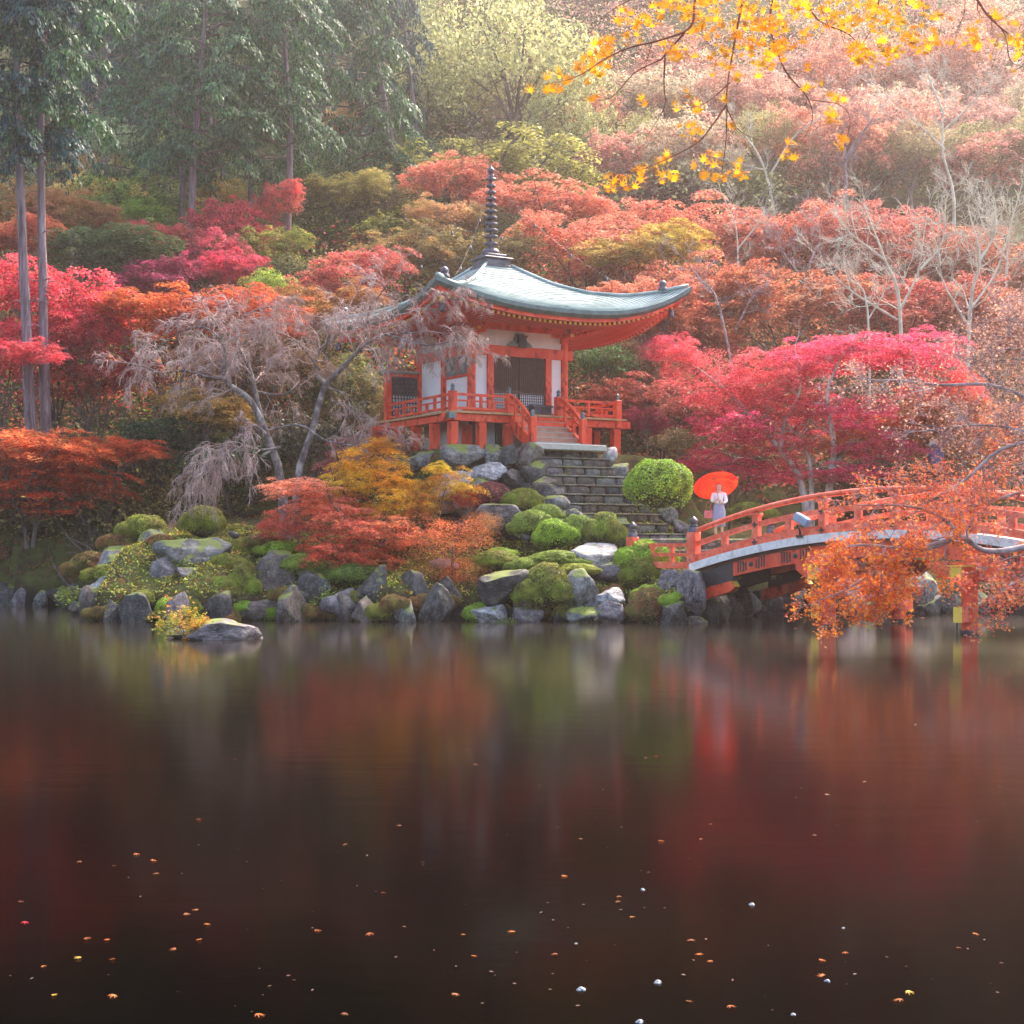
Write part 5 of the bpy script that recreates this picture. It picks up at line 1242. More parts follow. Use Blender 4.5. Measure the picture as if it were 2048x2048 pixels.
fan_tree('maple_tree', 'magenta crimson maple with grey forked trunk behind the bridge', 52.5, (1625, 1000),
 [([(1625, 1000), (1600, 960), (1560, 900), (1510, 840), (1450, 780), (1400, 740)], .9), ([(1625, 1000), (1620, 930), (1600, 880), (1560, 830)], .6), ([(1655, 1000), (1668, 900), (1660, 840), (1655, 780), (1680, 720)], .8),
  ([(1668, 930), (1700, 890), (1720, 840), (1760, 780)], .6), ([(1560, 900), (1570, 840), (1600, 780), (1590, 700)], .5)],
 [(1395, 740, 100, 55, 'airy', CRIM), (1350, 700, 70, 40, 'maple_near', CRIM), (1470, 790, 110, 62, 'maple_near', CRIM), (1460, 850, 110, 50, 'maple', MAG), (1430, 920, 95, 40, 'maple_near', MAG), (1545, 740, 100, 62, 'maple_near', CRIM), (1640, 715, 110, 55, 'maple_near', MAG), (1740, 700, 110, 48, 'maple', MAG), (1840, 700, 110, 52, 'maple_near', MAG),
  (1600, 810, 120, 58, 'maple_near', CRIM), (1690, 830, 110, 55, 'maple', MAG), (1750, 890, 95, 48, 'maple_near', MAG), (1540, 945, 85, 36, 'maple_near', MAG), (1560, 880, 100, 48, 'maple_near', CRIM), (1700, 945, 90, 28, 'maple_near', MAG), (1330, 690, 55, 30, 'airy', MAG), (1880, 770, 110, 52, 'maple_near', ((.76, .14, .07), (.80, .05, .12)))], M['bark_grey'], 21, .17)

# ---- orange / yellow / coral maples on the island in front
fan_tree('maple_tree', 'young maple with golden yellow crown in front of the terrace', 47.2, (700, 1100), [([(700, 1100), (705, 1000), (730, 930), (760, 900)], 1), ([(705, 1010), (670, 960), (660, 930)], .6)],
 [(730, 925, 85, 52, 'maple_near', GOLD), (680, 1010, 75, 45, 'maple_near', ((.84, .34, .05), (.80, .22, .05))), (800, 1010, 80, 48, 'maple_near', ((.95, .50, .04), (.86, .60, .05))), (700, 965, 62, 36, 'maple_near', ((.92, .50, .04), (.82, .60, .05))), (790, 965, 60, 34, 'maple_near', GOLD), (760, 890, 42, 22, 'maple_near', ((.82, .42, .04), (.78, .34, .03)))], M['bark_dark'], 31, .06, 'maples on the island', L=.6)
fan_tree('maple_tree', 'young maple with orange and lime leaves below the pale boulders', 46.8, (880, 1120), [([(880, 1120), (878, 1040), (890, 980)], 1), ([(878, 1050), (850, 1010), (840, 980)], .6)],
 [(890, 970, 75, 48, 'maple_near', ((.80, .32, .04), (.62, .48, .06))), (845, 1010, 50, 32, 'maple_near', ((.60, .44, .06), (.78, .24, .05))), (925, 995, 40, 28, 'maple_near', ORNG), (880, 935, 30, 18, 'maple_near', YEL)], M['bark_dark'], 32, .045, 'maples on the island', L=.5)
fan_tree('maple_tree', 'coral red maple spreading over the middle of the island shore', 45.6, (740, 1190), [([(740, 1190), (735, 1120), (700, 1050), (660, 1000)], 1), ([(735, 1120), (780, 1070), (820, 1040)], .7), ([(735, 1130), (640, 1080), (620, 1060)], .5)],
 [(590, 975, 85, 26, 'maple_near', ((.93, .30, .20), (.92, .42, .24))), (640, 1010, 90, 36, 'maple_near', ((.92, .25, .18), (.92, .38, .20))), (690, 1050, 100, 45, 'maple_near', ((.92, .20, .14), (.92, .34, .17))), (790, 1065, 95, 50, 'maple_near', ((.92, .22, .14), (.90, .36, .14))), (660, 1110, 95, 46, 'maple_near', ((.90, .14, .11), (.90, .26, .12))), (560, 1050, 60, 40, 'maple_near', ((.80, .14, .11), (.80, .24, .14))), (760, 1120, 85, 40, 'maple_near', ((.70, .12, .06), (.68, .22, .08)))], M['bark_dark'], 33, .07, 'maples on the island', L=.7)
fan_tree('maple_tree', 'rusty orange maple right of the coral one, thinner leaved', 45.2, (905, 1190), [([(905, 1190), (905, 1120), (915, 1060), (940, 1030)], 1), ([(905, 1130), (870, 1090), (850, 1080)], .6), ([(905, 1120), (960, 1080), (985, 1050)], .6)],
 [(905, 1070, 90, 42, 'airy', REDO), (960, 1050, 60, 38, 'airy', ((.62, .14, .06), (.52, .26, .07))), (860, 1130, 80, 42, 'airy', ((.62, .15, .06), (.46, .28, .07))), (930, 1140, 70, 36, 'airy', REDO), (870, 1170, 50, 26, 'maple_near', ((.74, .09, .06), (.74, .16, .07)))], M['bark_dark'], 34, .05, 'maples on the island', L=.55)
# ------------------------------------------------------------------ island rocks
def where(items):
    """(px, py, noun) -> one distinguishing phrase each, from the place on the picture"""
    hx = ['far left', 'left', 'left of centre', 'middle', 'right of centre', 'right', 'far right']; vy = [(1300, 'on the shore'), (1500, 'on the far water'), (1700, 'on the mid pond'), (1830, 'on the near pond'), (1930, 'on the nearest water'), (9999, 'close to the bottom edge')]
    cell = {}
    for i, (px, py, nn) in enumerate(items):
        key = (hx[max(0, min(6, int(px / 2048 * 7)))], next(v for lim, v in vy if py < lim), nn); cell.setdefault(key, []).append(i)
    out = [None] * len(items); ordn = ['leftmost', 'second from left', 'third from left', 'fourth from left', 'fifth from left', 'sixth from left', 'seventh from left', 'eighth from left'] + [q + ' from left' for q in 'ninth tenth eleventh twelfth thirteenth fourteenth fifteenth sixteenth seventeenth eighteenth nineteenth twentieth'.split()] + ['rightmost'] * 20
    for (h, v, nn), ids in cell.items():
        ids.sort(key=lambda i: items[i][0])
        for k, i in enumerate(ids): out[i] = f'{nn} {v}, {h}' + (f', {ordn[k]}' if len(ids) > 1 else '')
    return out

RL = [
 (448, 1262, 72, 30, 35.2, 'purple', 'flat pale purple rock alone in the water off the left shore', .1),
 (370, 1272, 34, 14, 35.4, 'dark', 'low dark rock under the bright little bush in the water', .3),
 (205, 1200, 36, 44, 46.2, 'pale', 'upright whitish rock at the left end of the island', .2),
 (243, 1118, 42, 34, 48.0, 'grey', 'lichen spotted grey rock above the upright whitish one', 0),
 (388, 1105, 68, 48, 45.8, 'grey', 'largest slanting grey boulder on the left of the island', .2),
 (400, 1165, 55, 52, 44.9, 'purple', 'purplish boulder below the largest slanting one', 0),
 (338, 1160, 36, 45, 45.0, 'purple', 'steep purple rock left of the largest boulder', .1),
 (318, 1212, 34, 26, 44.4, 'purple', 'small purple rock at the waterline by the round azalea', .1),
 (262, 1222, 26, 14, 44.6, 'brown', 'tiny brown rock at the waterline under the left azalea', .2),
 (548, 1148, 46, 44, 45.2, 'brown', 'square flat-topped dark rock left of the coral maple', .3),
 (590, 1200, 34, 40, 44.3, 'dark', 'dark wet rock below the flat-topped one', .1),
 (628, 1180, 38, 46, 44.4, 'dark', 'dark blue-grey rock with moss right of the flat-topped one', 0),
 (520, 1222, 44, 20, 44.0, 'brown', 'low mossy rock at the waterline, left centre', .2),
 (686, 1215, 44, 34, 43.9, 'purple', 'pointed grey-purple rock under the coral maple', 0),
 (752, 1190, 44, 55, 44.0, 'dark', 'dark hollow rock under the right of the coral maple', .1),
 (830, 1195, 42, 50, 43.9, 'dark', 'dark rock between coral and rusty maples', .1),
 (893, 1200, 38, 48, 43.9, 'dark', 'dark rock left of the overhanging boulder', .1),
 (800, 1240, 34, 12, 43.2, 'brown', 'low brown rock at the waterline under the coral maple', .2),
 (1000, 1172, 54, 36, 43.3, 'dark', 'dark overhanging boulder with shiny top in mid shore', .2),
 (985, 1232, 40, 22, 43.2, 'pale', 'pale lichen rock at the waterline under the overhanging boulder', .2),
 (1058, 1230, 32, 24, 43.1, 'purple', 'grey-purple rock at the waterline below the large azalea', .1),
 (1160, 1195, 42, 52, 43.3, 'grey', 'tall triangular grey slab leaning on the shore', .0),
 (1180, 1235, 44, 20, 42.9, 'grey', 'low grey rock at the foot of the triangular slab', .2),
 (1226, 1198, 32, 22, 43.0, 'pale', 'whitish rounded rock right of the triangular slab', .1),
 (1218, 1228, 44, 26, 42.7, 'purple', 'brown-purple rock below the whitish rounded one', .1),
 (1195, 1112, 58, 32, 45.0, 'pale', 'big whitish flat rock on the mossy slope', .25),
 (1205, 1142, 44, 22, 44.7, 'purple', 'purple rock supporting the big whitish flat one', .1),
 (1340, 1172, 28, 30, 42.9, 'purple', 'dark purple rock left of the bridge foot', 0),
 (1388, 1186, 32, 52, 42.2, 'purple', 'purple-grey boulder standing at the bridge foot', .1),
 (1388, 1244, 24, 12, 41.9, 'brown', 'small reddish rock in the water at the bridge foot', .1),
 (1430, 1200, 30, 40, 44.0, 'dark', 'dark rock in the shade under the bridge end', .1),
 (990, 1036, 48, 26, 47.2, 'purple', 'lavender-grey rock above the rusty maple', .1),
 (1150, 1032, 22, 14, 46.6, 'grey', 'small grey rock among the bright azaleas', .1),
 (890, 1130, 28, 12, 45.2, 'pale', 'small pale stone under the rusty maple', .2),
 (300, 1075, 30, 20, 48.5, 'grey', 'grey rock between the two left azaleas', .1),
 (1240, 1046, 30, 14, 46.4, 'grey', 'small rock at the foot of the stone stair', .1),
 (1845, 1188, 38, 56, 46.6, 'grey', 'tall grey mossy rock standing behind the bridge piers', .0),
 (1710, 1196, 42, 44, 47.0, 'pale', 'pale rock behind the bridge, half hidden by orange leaves', .0),
 (1590, 1205, 46, 36, 47.6, 'dark', 'dark rock on the far bank seen under the bridge', .1),
 (1500, 1210, 50, 32, 47.4, 'dark', 'dark rock deep in the shade under the bridge', .1),
 (1935, 1215, 60, 36, 48.0, 'dark', 'dark rock on the bank right of the second pier', .1),
 (2030, 1212, 60, 36, 48.0, 'dark', 'dark rock on the bank at the right picture edge', .1),
 (15, 1192, 42, 32, 54.6, 'dark', 'dark shore rock at the left picture edge', .1),
 (75, 1198, 36, 26, 54.8, 'brown', 'brown shore rock second from the left edge', .1),
 (130, 1198, 34, 24, 54.2, 'dark', 'dark shore rock left of the upright whitish one', .1),
 (160, 1214, 22, 14, 47.2, 'brown', 'small brown rock at the left foot of the upright whitish one', .1),
]
for i, (px, py, rx, ry, Y, kd, lab, fl_) in enumerate(RL):
    rock(px, py, rx, ry, Y, kd, lab, 400 + i, .85, fl_)

# lesser rocks that close the shoreline
r = np.random.default_rng(61); FR_ = []
x = -23.5
while x < 4.6:
    w_ = min(1.5, .28 + r.gamma(2.0, .26)); yy = float(shore(x)) + r.uniform(-.28, .22); FR_.append((x, yy, w_ * .66, r.uniform(.16, .34) + w_ * .38 * r.uniform(.4, 1.5), ['dark', 'dark', 'brown', 'purple', 'dark', 'grey'][r.integers(6)])); x += w_ * r.uniform(.9, 1.7)
for k in range(16): xx = r.uniform(5.5, 19); FR_.append((xx, float(shore(xx)) + r.uniform(-.1, .3), r.uniform(.4, .8), r.uniform(.4, .8), 'dark'))
lab_ = where([(1024 + F_PX * a / b_, 1240, f'{ {"dark": "dark wet", "brown": "brown mossy", "purple": "purple-grey", "grey": "grey"}[k_]} shoreline rock') for a, b_, _, _, k_ in FR_])
for i, (a, b_, w_, h_, k_) in enumerate(FR_):
    me = rock_mesh(900 + i, .1, w_ < .5, 22, .06); me.materials.append(RK[k_]); o = link('rock', me, None, (a, b_, h_ * .38), (r.uniform(-.25, .25), r.uniform(-.25, .25), r.uniform(0, 3)), (w_, w_ * .7, h_)); tag(o, lab_[i], 'rock', 'small rocks lining the waterline')

# ------------------------------------------------------------------ clipped azaleas
def azalea_mesh(seed, n=13000, ls=.036):
    r = np.random.default_rng(seed); d = r.normal(size=(n, 3)); d[:, 2] = np.abs(d[:, 2]) * 1.1 - .45; d /= np.linalg.norm(d, axis=1, keepdims=True)
    lump = .13 * np.abs(fbm(d, seed, 2.0, 3)) * -1.4 + .09 * fbm(d, seed + 3, 1.0, 2) + .06
    rad = (1 + lump) * r.uniform(.88, 1.02, n) ** .7; C = d * rad[:, None] * .94; return cards('crown', C, d + r.normal(size=(n, 3)) * .75, ls * r.uniform(.6, 1.4, n), QUAD, LEAFT, seed)
AZ = [azalea_mesh(500 + i) for i in range(4)]
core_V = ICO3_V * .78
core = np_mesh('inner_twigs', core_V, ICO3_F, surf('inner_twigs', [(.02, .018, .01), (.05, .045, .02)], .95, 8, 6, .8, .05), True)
AZB = ((.27, .44, .035), (.38, .52, .05)); AZM = ((.32, .42, .04), (.30, .24, .05)); AZR = ((.22, .26, .04), (.32, .11, .05)); AZO = ((.34, .42, .05), (.26, .34, .06))
AL = [
 (1318, 970, 72, 60, 47.6, AZB, 'large round bright green azalea right of the stone stair'),
 (1296, 1118, 54, 42, 44.6, AZB, 'round azalea beside the big whitish flat rock'),
 (1294, 1140, 50, 34, 44.3, AZM, 'browner lower dome of azalea beside the whitish rock'),
 (1300, 1214, 50, 44, 42.6, AZR, 'reddish brown azalea with green cap at the waterline'),
 (1300, 1188, 34, 22, 42.9, AZB, 'green cap of azalea just above the reddish brown one'),
 (1088, 1172, 56, 52, 43.4, AZM, 'big mid shore azalea with bronze lower side'),
 (1062, 1050, 46, 32, 46.4, AZO, 'yellow-green azalea left of the small grey rock'),
 (1110, 1068, 44, 34, 45.8, AZB, 'low green azalea in front of the small grey rock'),
 (1155, 1058, 34, 34, 46.0, AZO, 'azalea at the middle of the bright group below the stair'),
 (1208, 1060, 42, 40, 46.0, AZM, 'azalea at the right end of the bright group below the stair'),
 (1090, 1030, 36, 24, 47.0, AZO, 'flat topped azalea highest of the bright group below the stair'),
 (1110, 1118, 60, 20, 44.6, AZO, 'low golden moss cushion left of the whitish flat rock'),
 (1150, 1140, 50, 16, 44.0, ((.46, .44, .04), (.36, .40, .05)), 'yellow moss cushion below the whitish flat rock'),
 (1060, 1130, 48, 20, 44.4, AZO, 'green moss cushion above the big mid shore azalea'),
 (990, 1120, 46, 22, 44.8, AZM, 'green cushion right of the rusty maple trunk'),
 (405, 1045, 46, 38, 48.6, AZM, 'dome azalea behind the largest boulder'),
 (290, 1058, 50, 34, 49.2, AZM, 'wide azalea at the top left of the island'),
 (250, 1085, 44, 28, 49.0, AZR, 'low azalea left of the wide one at the top left'),
 (262, 1188, 36, 34, 45.0, AZM, 'round azalea right of the upright whitish rock'),
 (305, 1135, 28, 24, 46.0, AZB, 'small azalea between grey rock and largest boulder'),
 (444, 1182, 36, 36, 44.3, AZM, 'round azalea right of the purplish boulder'),
 (490, 1165, 36, 46, 44.7, AZM, 'tall azalea left of the flat-topped rock'),
 (520, 1090, 60, 22, 47.2, AZR, 'low olive cushion behind the flat-topped rock'),
 (600, 1130, 40, 26, 45.2, AZO, 'bright cushion right of the flat-topped rock'),
 (470, 1100, 40, 26, 46.8, AZM, 'small cushion right of the largest boulder top'),
 (1498, 1028, 56, 26, 50.0, AZM, 'long clipped azalea behind the bridge railing'),
 (985, 995, 46, 34, 48.4, ((.26, .06, .06), (.34, .10, .08)), 'dark wine red clipped azalea below the terrace boulders'),
 (1045, 1005, 40, 32, 48.2, AZM, 'variegated azalea left of the stone stair'),
 (1440, 1150, 40, 16, 43.4, AZO, 'grass cushion at the bridge foot'),
 (345, 1120, 26, 16, 45.8, AZO, 'small fern cushion on the largest boulder'),
 (180, 1130, 50, 30, 50.5, AZR, 'olive shrub left of the lichen spotted rock'),
 (100, 1130, 70, 40, 55.4, AZR, 'olive shrub overhanging the left shore'),
 (20, 1110, 70, 45, 56, ((.20, .14, .05), (.30, .12, .07)), 'rusty shrub overhanging the shore at the left edge'),
 (318, 1092, 44, 26, 47.0, AZR, 'bronze cushion above the steep purple rock'),
 (450, 1128, 44, 24, 45.6, AZM, 'olive cushion right of the purplish boulder top'),
 (350, 1188, 26, 20, 44.3, AZB, 'bright cushion between the purple rocks at the left waterline'),
 (420, 1212, 40, 18, 43.8, AZR, 'rusty cushion at the waterline below the purplish boulder'),
 (210, 1150, 40, 24, 47.2, AZM, 'olive cushion under the lichen spotted rock'),
 (560, 1100, 46, 20, 46.4, AZB, 'bright cushion behind the flat-topped dark rock'),
 (1000, 1105, 30, 12, 45.2, AZB, 'small green cushion under the lavender-grey rock'),
 (720, 1150, 60, 28, 44.9, ((.12, .22, .04), (.22, .30, .05)), 'leafy green shrub showing below the coral maple'),
 (640, 1140, 40, 24, 45.0, ((.14, .22, .04), (.26, .30, .05)), 'fern green shrub at the left foot of the coral maple'),
]
for i, (px, py, rx, ry, Y, col, lab) in enumerate(AL):
    c = P(px, py, Y); s = Y / F_PX; z0 = c.z - ry * s * .6
    t = empty('azalea_bush', (c.x, Y, z0), 0, lab, 'bush', 'clipped bushes and cushions on the island')
    sc3 = (rx * s, rx * s * .85, ry * s)
    o = link('crown', AZ[i % 4], t, (0, 0, c.z - z0), (0, 0, rng.uniform(0, 6.28)), sc3); o.color = (*col[0], 1); o['tint'] = [float(q) for q in col[1]]
    link('inner_twigs', core, t, (0, 0, c.z - z0), (0, 0, 0), sc3)
    if i:
        for q in range(2):
            a = rng.uniform(-.6, .6) + math.pi * q; kk = rng.uniform(.50, .72)
            o2 = link('crown', AZ[(i + q + 1) % 4], t, (math.cos(a) * rx * s * .62, -abs(math.sin(a)) * rx * s * .4 - .05, c.z - z0 - ry * s * rng.uniform(.0, .35)), (0, 0, rng.uniform(0, 6.28)), (rx * s * kk, rx * s * kk, ry * s * kk)); o2.color = o.color; o2['tint'] = [float(v_) for v_ in col[1]]

r = np.random.default_rng(88); TU = []
for k in range(26):
    x = -13.2 + 18 * (k + r.uniform(.1, .9)) / 26; y = float(shore(x)) + r.uniform(.05, .55); TU.append((x, y, gz(x, y) + .1, r.uniform(.28, .52), r.integers(3)))
tl = where([(1024 + F_PX * a / b_, 1240, ['bright green', 'olive', 'bronze green'][k_] + ' low bush between shoreline rocks') for a, b_, _, _, k_ in TU])
for i, (x, y, z, q, k_) in enumerate(TU):
    t = empty('low_bush', (x, y, z - .1), 0, tl[i], 'bush', 'low bushes between the shoreline rocks'); col = [AZB, AZM, AZR][k_]
    for d in range(2):
        sc3 = (q * (1.15 - .35 * d), q * .8, q * (.85 - .2 * d)); o = link('crown', AZ[(i + d) % 4], t, (d * q * .6 * (-1) ** i, -.05 * d, .12), (0, 0, r.uniform(0, 6)), sc3); o.color = (*col[0], 1); o['tint'] = [float(v_) for v_ in col[1]]
    link('inner_twigs', core, t, (0, 0, .12), (0, 0, 0), (q * 1.1, q * .75, q * .8))

# bright bushlet on the water rock and lime ferns on the left
def sprig(label, px, py, rx, ry, Y, col, seed, n=420, ls=.07, tm=None):
    r = np.random.default_rng(seed); c = P(px, py, Y); s = Y / F_PX; z0 = c.z - ry * s
    t = empty('bushlet', (c.x, Y, z0), 0, label, 'plant', 'small bright plants at the water'); tb = Tubes(); tips = []
    for k in range(9):
        a = r.uniform(0, 6.28); grow(tb, tips, (0, 0, -.05), (math.cos(a) * .8, math.sin(a) * .5, 1.0), ry * s * 1.7 * r.uniform(.7, 1.1), .014, 1, 2, r, kids=(4, 4), wob=.15, seg=5, grav=(0, -.05, -.1))
    link('stem', tb.mesh('stem', M['bark_dark']), t)
    T_ = np.array([q[0] for q in tips]); C = T_[r.integers(len(T_), size=n)] + r.normal(size=(n, 3)) * .06; o = link('leaves', cards('leaves', C, np.array([0, -.3, 1.]) + r.normal(size=(n, 3)) * .5, ls * r.uniform(.6, 1.2, n), tm or STAR5, LEAF, seed), t); o['kind'] = 'stuff'
    o.color = (*col[0], 1); o['tint'] = [float(q) for q in col[1]]; return t
sprig('bright lime and orange bushlet growing from the rock in the water', 375, 1235, 46, 40, 35.0, ((.42, .50, .05), (.74, .26, .04)), 1, 900, .055)
sprig('lime green leafy plant at the left end of the island', 152, 1188, 24, 24, 47.5, LIME, 2, 500, .06)
sprig('lime green fern below the bright cushion, left centre shore', 640, 1190, 22, 24, 43.9, ((.30, .42, .06), (.36, .46, .06)), 3, 350, .05)
sprig('lime green fern low beside the triangular slab', 1172, 1226, 22, 16, 42.6, ((.24, .40, .05), (.32, .46, .06)), 4, 300, .045)
sprig('small fern at the waterline right of the pale lichen rock', 1012, 1240, 14, 12, 42.8, ((.24, .40, .05), (.32, .46, .06)), 5, 220, .04)
sprig('lime green sprig on the face of the largest boulder', 362, 1125, 16, 16, 45.0, LIME, 6, 220, .05)

# grass, moss tufts and fallen leaves on the island
r = np.random.default_rng(77); n = 26000; x = r.uniform(-14, 5.4, n); y = r.uniform(42, 52, n); k = ground(x, y); keep = (y - shore(x) > .25) & (k < 4.6); x, y, k = x[keep], y[keep], k[keep]
o = link('moss_tufts', cards('moss_tufts', np.stack([x, y, k + .03], 1), np.stack([r.normal(size=len(x)) * .8, r.normal(size=len(x)) * .8, np.ones(len(x)) * .7], 1), .06 * r.uniform(.5, 1.3, len(x)), QUAD, LEAFT, 5)); o.color = (.24, .31, .04, 1); o['tint'] = [.50, .44, .05]; tag(o, 'bright moss and grass tufts covering the island', None, None, 'stuff')
n = 5000; x = r.uniform(-15, 6, n); y = r.uniform(42, 56, n); k = ground(x, y); keep = (y - shore(x) > .4); x, y, k = x[keep], y[keep], k[keep]
o = link('fallen_leaves', cards('fallen_leaves', np.stack([x, y, k + .06], 1), np.stack([r.normal(size=len(x)) * .25, r.normal(size=len(x)) * .25, np.ones(len(x))], 1), .055 * r.uniform(.6, 1.2, len(x)), STAR5, LEAF, 6)); o.color = (.60, .12, .04, 1); o['tint'] = [.62, .26, .05]; tag(o, 'red and orange leaves fallen over the island', None, None, 'stuff')

# driftwood-like bare branch on the left shore
r = np.random.default_rng(5); tb = Tubes(); tips = []; Yb = 52.0; b0 = P(195, 1160, Yb)
for pth in ([(195, 1160), (170, 1110), (140, 1080)], [(195, 1160), (185, 1105), (160, 1085)], [(150, 1190), (120, 1150), (105, 1125)]):
    limb(tb, tips, [P(a, b_, Yb) - b0 for a, b_ in pth], .06, .02, 2, r, 3, L=.7, grav=(0, -.02, -.05), kids=(3, 3))
t = empty('dead_branch', b0, 0, 'mossy leaning bare branches on the left shore', 'branch'); link('wood', tb.mesh('wood', M['bark_dark']), t)

# small black garden spotlights
def spot(px, py, Y, lab):
    p = P(px, py, Y); t = empty('spotlight', p, 0, lab, 'spotlight', 'black garden spotlights'); m = MB(); m.tube([(0, 0, -.32), (0, 0, -.05)], .02, 6); m.build('stake', M['dark'], t)
    m = MB(); m.tube([(-.16, 0, .10), (-.05, 0, .05), (.12, 0, -.02), (.14, 0, -.03)], [.06, .10, .11, .09], 12); m.build('lamp_head', M['dark'], t)
spot(1052, 1078, 45.8, 'black spotlight left of the bright azalea group'); spot(468, 1072, 47.6, 'black spotlight on the slope right of the largest boulder'); spot(1412, 1142, 43.2, 'little black spotlight at the foot of the bridge end post')

# ------------------------------------------------------------------ people
def skin_body(name, verts, edges, radii, mat, parent, sub=2, root=0):
    me = bpy.data.meshes.new(name); me.from_pydata(verts, edges, []); me.materials.append(mat); o = link(name, me, parent)
    sk = o.modifiers.new('skin', 'SKIN'); sk.use_smooth_shade = True
    for i, rr in enumerate(radii): me.skin_vertices[0].data[i].radius = rr if isinstance(rr, tuple) else (rr, rr)
    me.skin_vertices[0].data[root].use_root = True
    s2 = o.modifiers.new('sub', 'SUBSURF'); s2.levels = sub; s2.render_levels = sub
    return o
PY = 46.2
pp = P(1438, 1090, PY); fz = max(gz(pp.x, PY), 1.66); 
HT = 1.66
pers = empty('person', (pp.x, PY, P(0, 969, PY).z - HT), R(-8), 'person in white blouse and blue-grey skirt standing under a red parasol', 'person')
pers_z = pers.location.z
b = [(0, 0, .98), (0, 0, 1.12), (0, .0, 1.30), (0, .01, 1.42), (0, -.005, 1.50), (0, -.015, 1.56),     # 0-5 torso, neck, head base
     (-.16, .01, 1.37), (-.215, -.06, 1.14), (-.10, -.25, 1.16), (-.04, -.29, 1.20),                        # 6-9 arm to the handle
     (.16, .01, 1.37), (.225, -.05, 1.14), (.11, -.24, 1.08), (.05, -.30, 1.13),                            # 10-13
     (-.09, 0, .90), (-.095, -.01, .50), (-.095, .02, .10), (-.10, -.12, .03),                             # 14-17 legs
     (.09, 0, .90), (.095, -.01, .50), (.095, .02, .10), (.10, -.12, .03), (0, -.02, 1.60)]
e = [(0, 1), (1, 2), (2, 3), (3, 4), (4, 5), (3, 6), (6, 7), (7, 8), (8, 9), (3, 10), (10, 11), (11, 12), (12, 13), (0, 14), (14, 15), (15, 16), (16, 17), (0, 18), (18, 19), (19, 20), (20, 21), (5, 22)]
rad = [(.13, .10), (.11, .085), (.125, .095), (.10, .075), .045, (.075, .085), .05, .036, .027, .025, .05, .036, .027, .025, .085, .058, .036, .04, .085, .058, .036, .04, (.072, .09)]
skin_body('body', b, e, rad, M['skin'], pers)
# head with face features
m = MB(); m.lathe([(0, -.115), (.045, -.105), (.07, -.06), (.080, 0), (.078, .05), (.055, .10), (0, .118)], (0, -.02, 1.56), 14); hd = m.build('head', M['skin'], pers)
m = MB(); m.box(-.012, .012, -.118, -.098, 1.535, 1.565); m.build('nose', M['skin'], hd)
m = MB()
for s in (-1, 1): m.box(s * .03 - .012, s * .03 + .012, -.103, -.094, 1.568, 1.58)
m.build('eyes', M['hair'], hd)
m = MB(); m.box(-.02, .02, -.100, -.090, 1.503, 1.512); m.build('mouth', M['bagred'], hd)
m = MB(); m.lathe([(.092, -.17), (.098, -.06), (.095, .04), (.07, .10), (0, .128)], (0, .012, 1.57), 14)
m.v = [(x, y if y > -.04 or z > 1.62 else -.035, z) for x, y, z in m.v]; m.build('hair', M['hair'], pers)
# blouse: torso plus sleeves as one skinned shell
b2 = [(0, 0, 1.02), (0, 0, 1.14), (0, 0, 1.30), (0, .005, 1.41), (-.165, .01, 1.36), (-.218, -.06, 1.14), (-.12, -.22, 1.16), (.165, .01, 1.36), (.228, -.05, 1.14), (.13, -.21, 1.09)]
skin_body('blouse', b2, [(0, 1), (1, 2), (2, 3), (3, 4), (4, 5), (5, 6), (3, 7), (7, 8), (8, 9)], [(.155, .12), (.14, .11), (.155, .12), (.11, .085), .075, .058, .042, .075, .058, .042], M['blouse'], pers)
m = MB(); m.lathe([(.150, 1.07), (.168, .98), (.19, .86), (.198, .70), (.20, .36), (.0, .36)], (0, 0, 0), 18); m.v = [(x, y * .8, z) for x, y, z in m.v]; m.build('skirt', M['skirt'], pers)
for s in (-1, 1):
    m = MB(); m.box(s * .095 - .045, s * .095 + .045, -.17, .07, -.01, .07); bevel(m.build('shoe', M['dark'], pers), .02, 2)
# hands: palms with fingers closed on the parasol stick
for s, hx, hz in ((-1, -.03, 1.20), (1, .035, 1.13)):
    m = MB(); m.box(hx - .035, hx + .035, -.325, -.285, hz - .035, hz + .035)
    for f in range(4): z = hz + .028 - f * .019; m.tube([(hx - s * .03, -.31, z), (hx - s * .035, -.345, z), (hx + s * .005, -.357, z), (hx + s * .022, -.335, z)], [.010, .009, .008, .007], 6)
    m.tube([(hx, -.30, hz + .03), (hx - s * .01, -.335, hz + .05), (hx + s * .01, -.35, hz + .045)], [.011, .010, .008], 6); m.build('hand', M['skin'], pers)
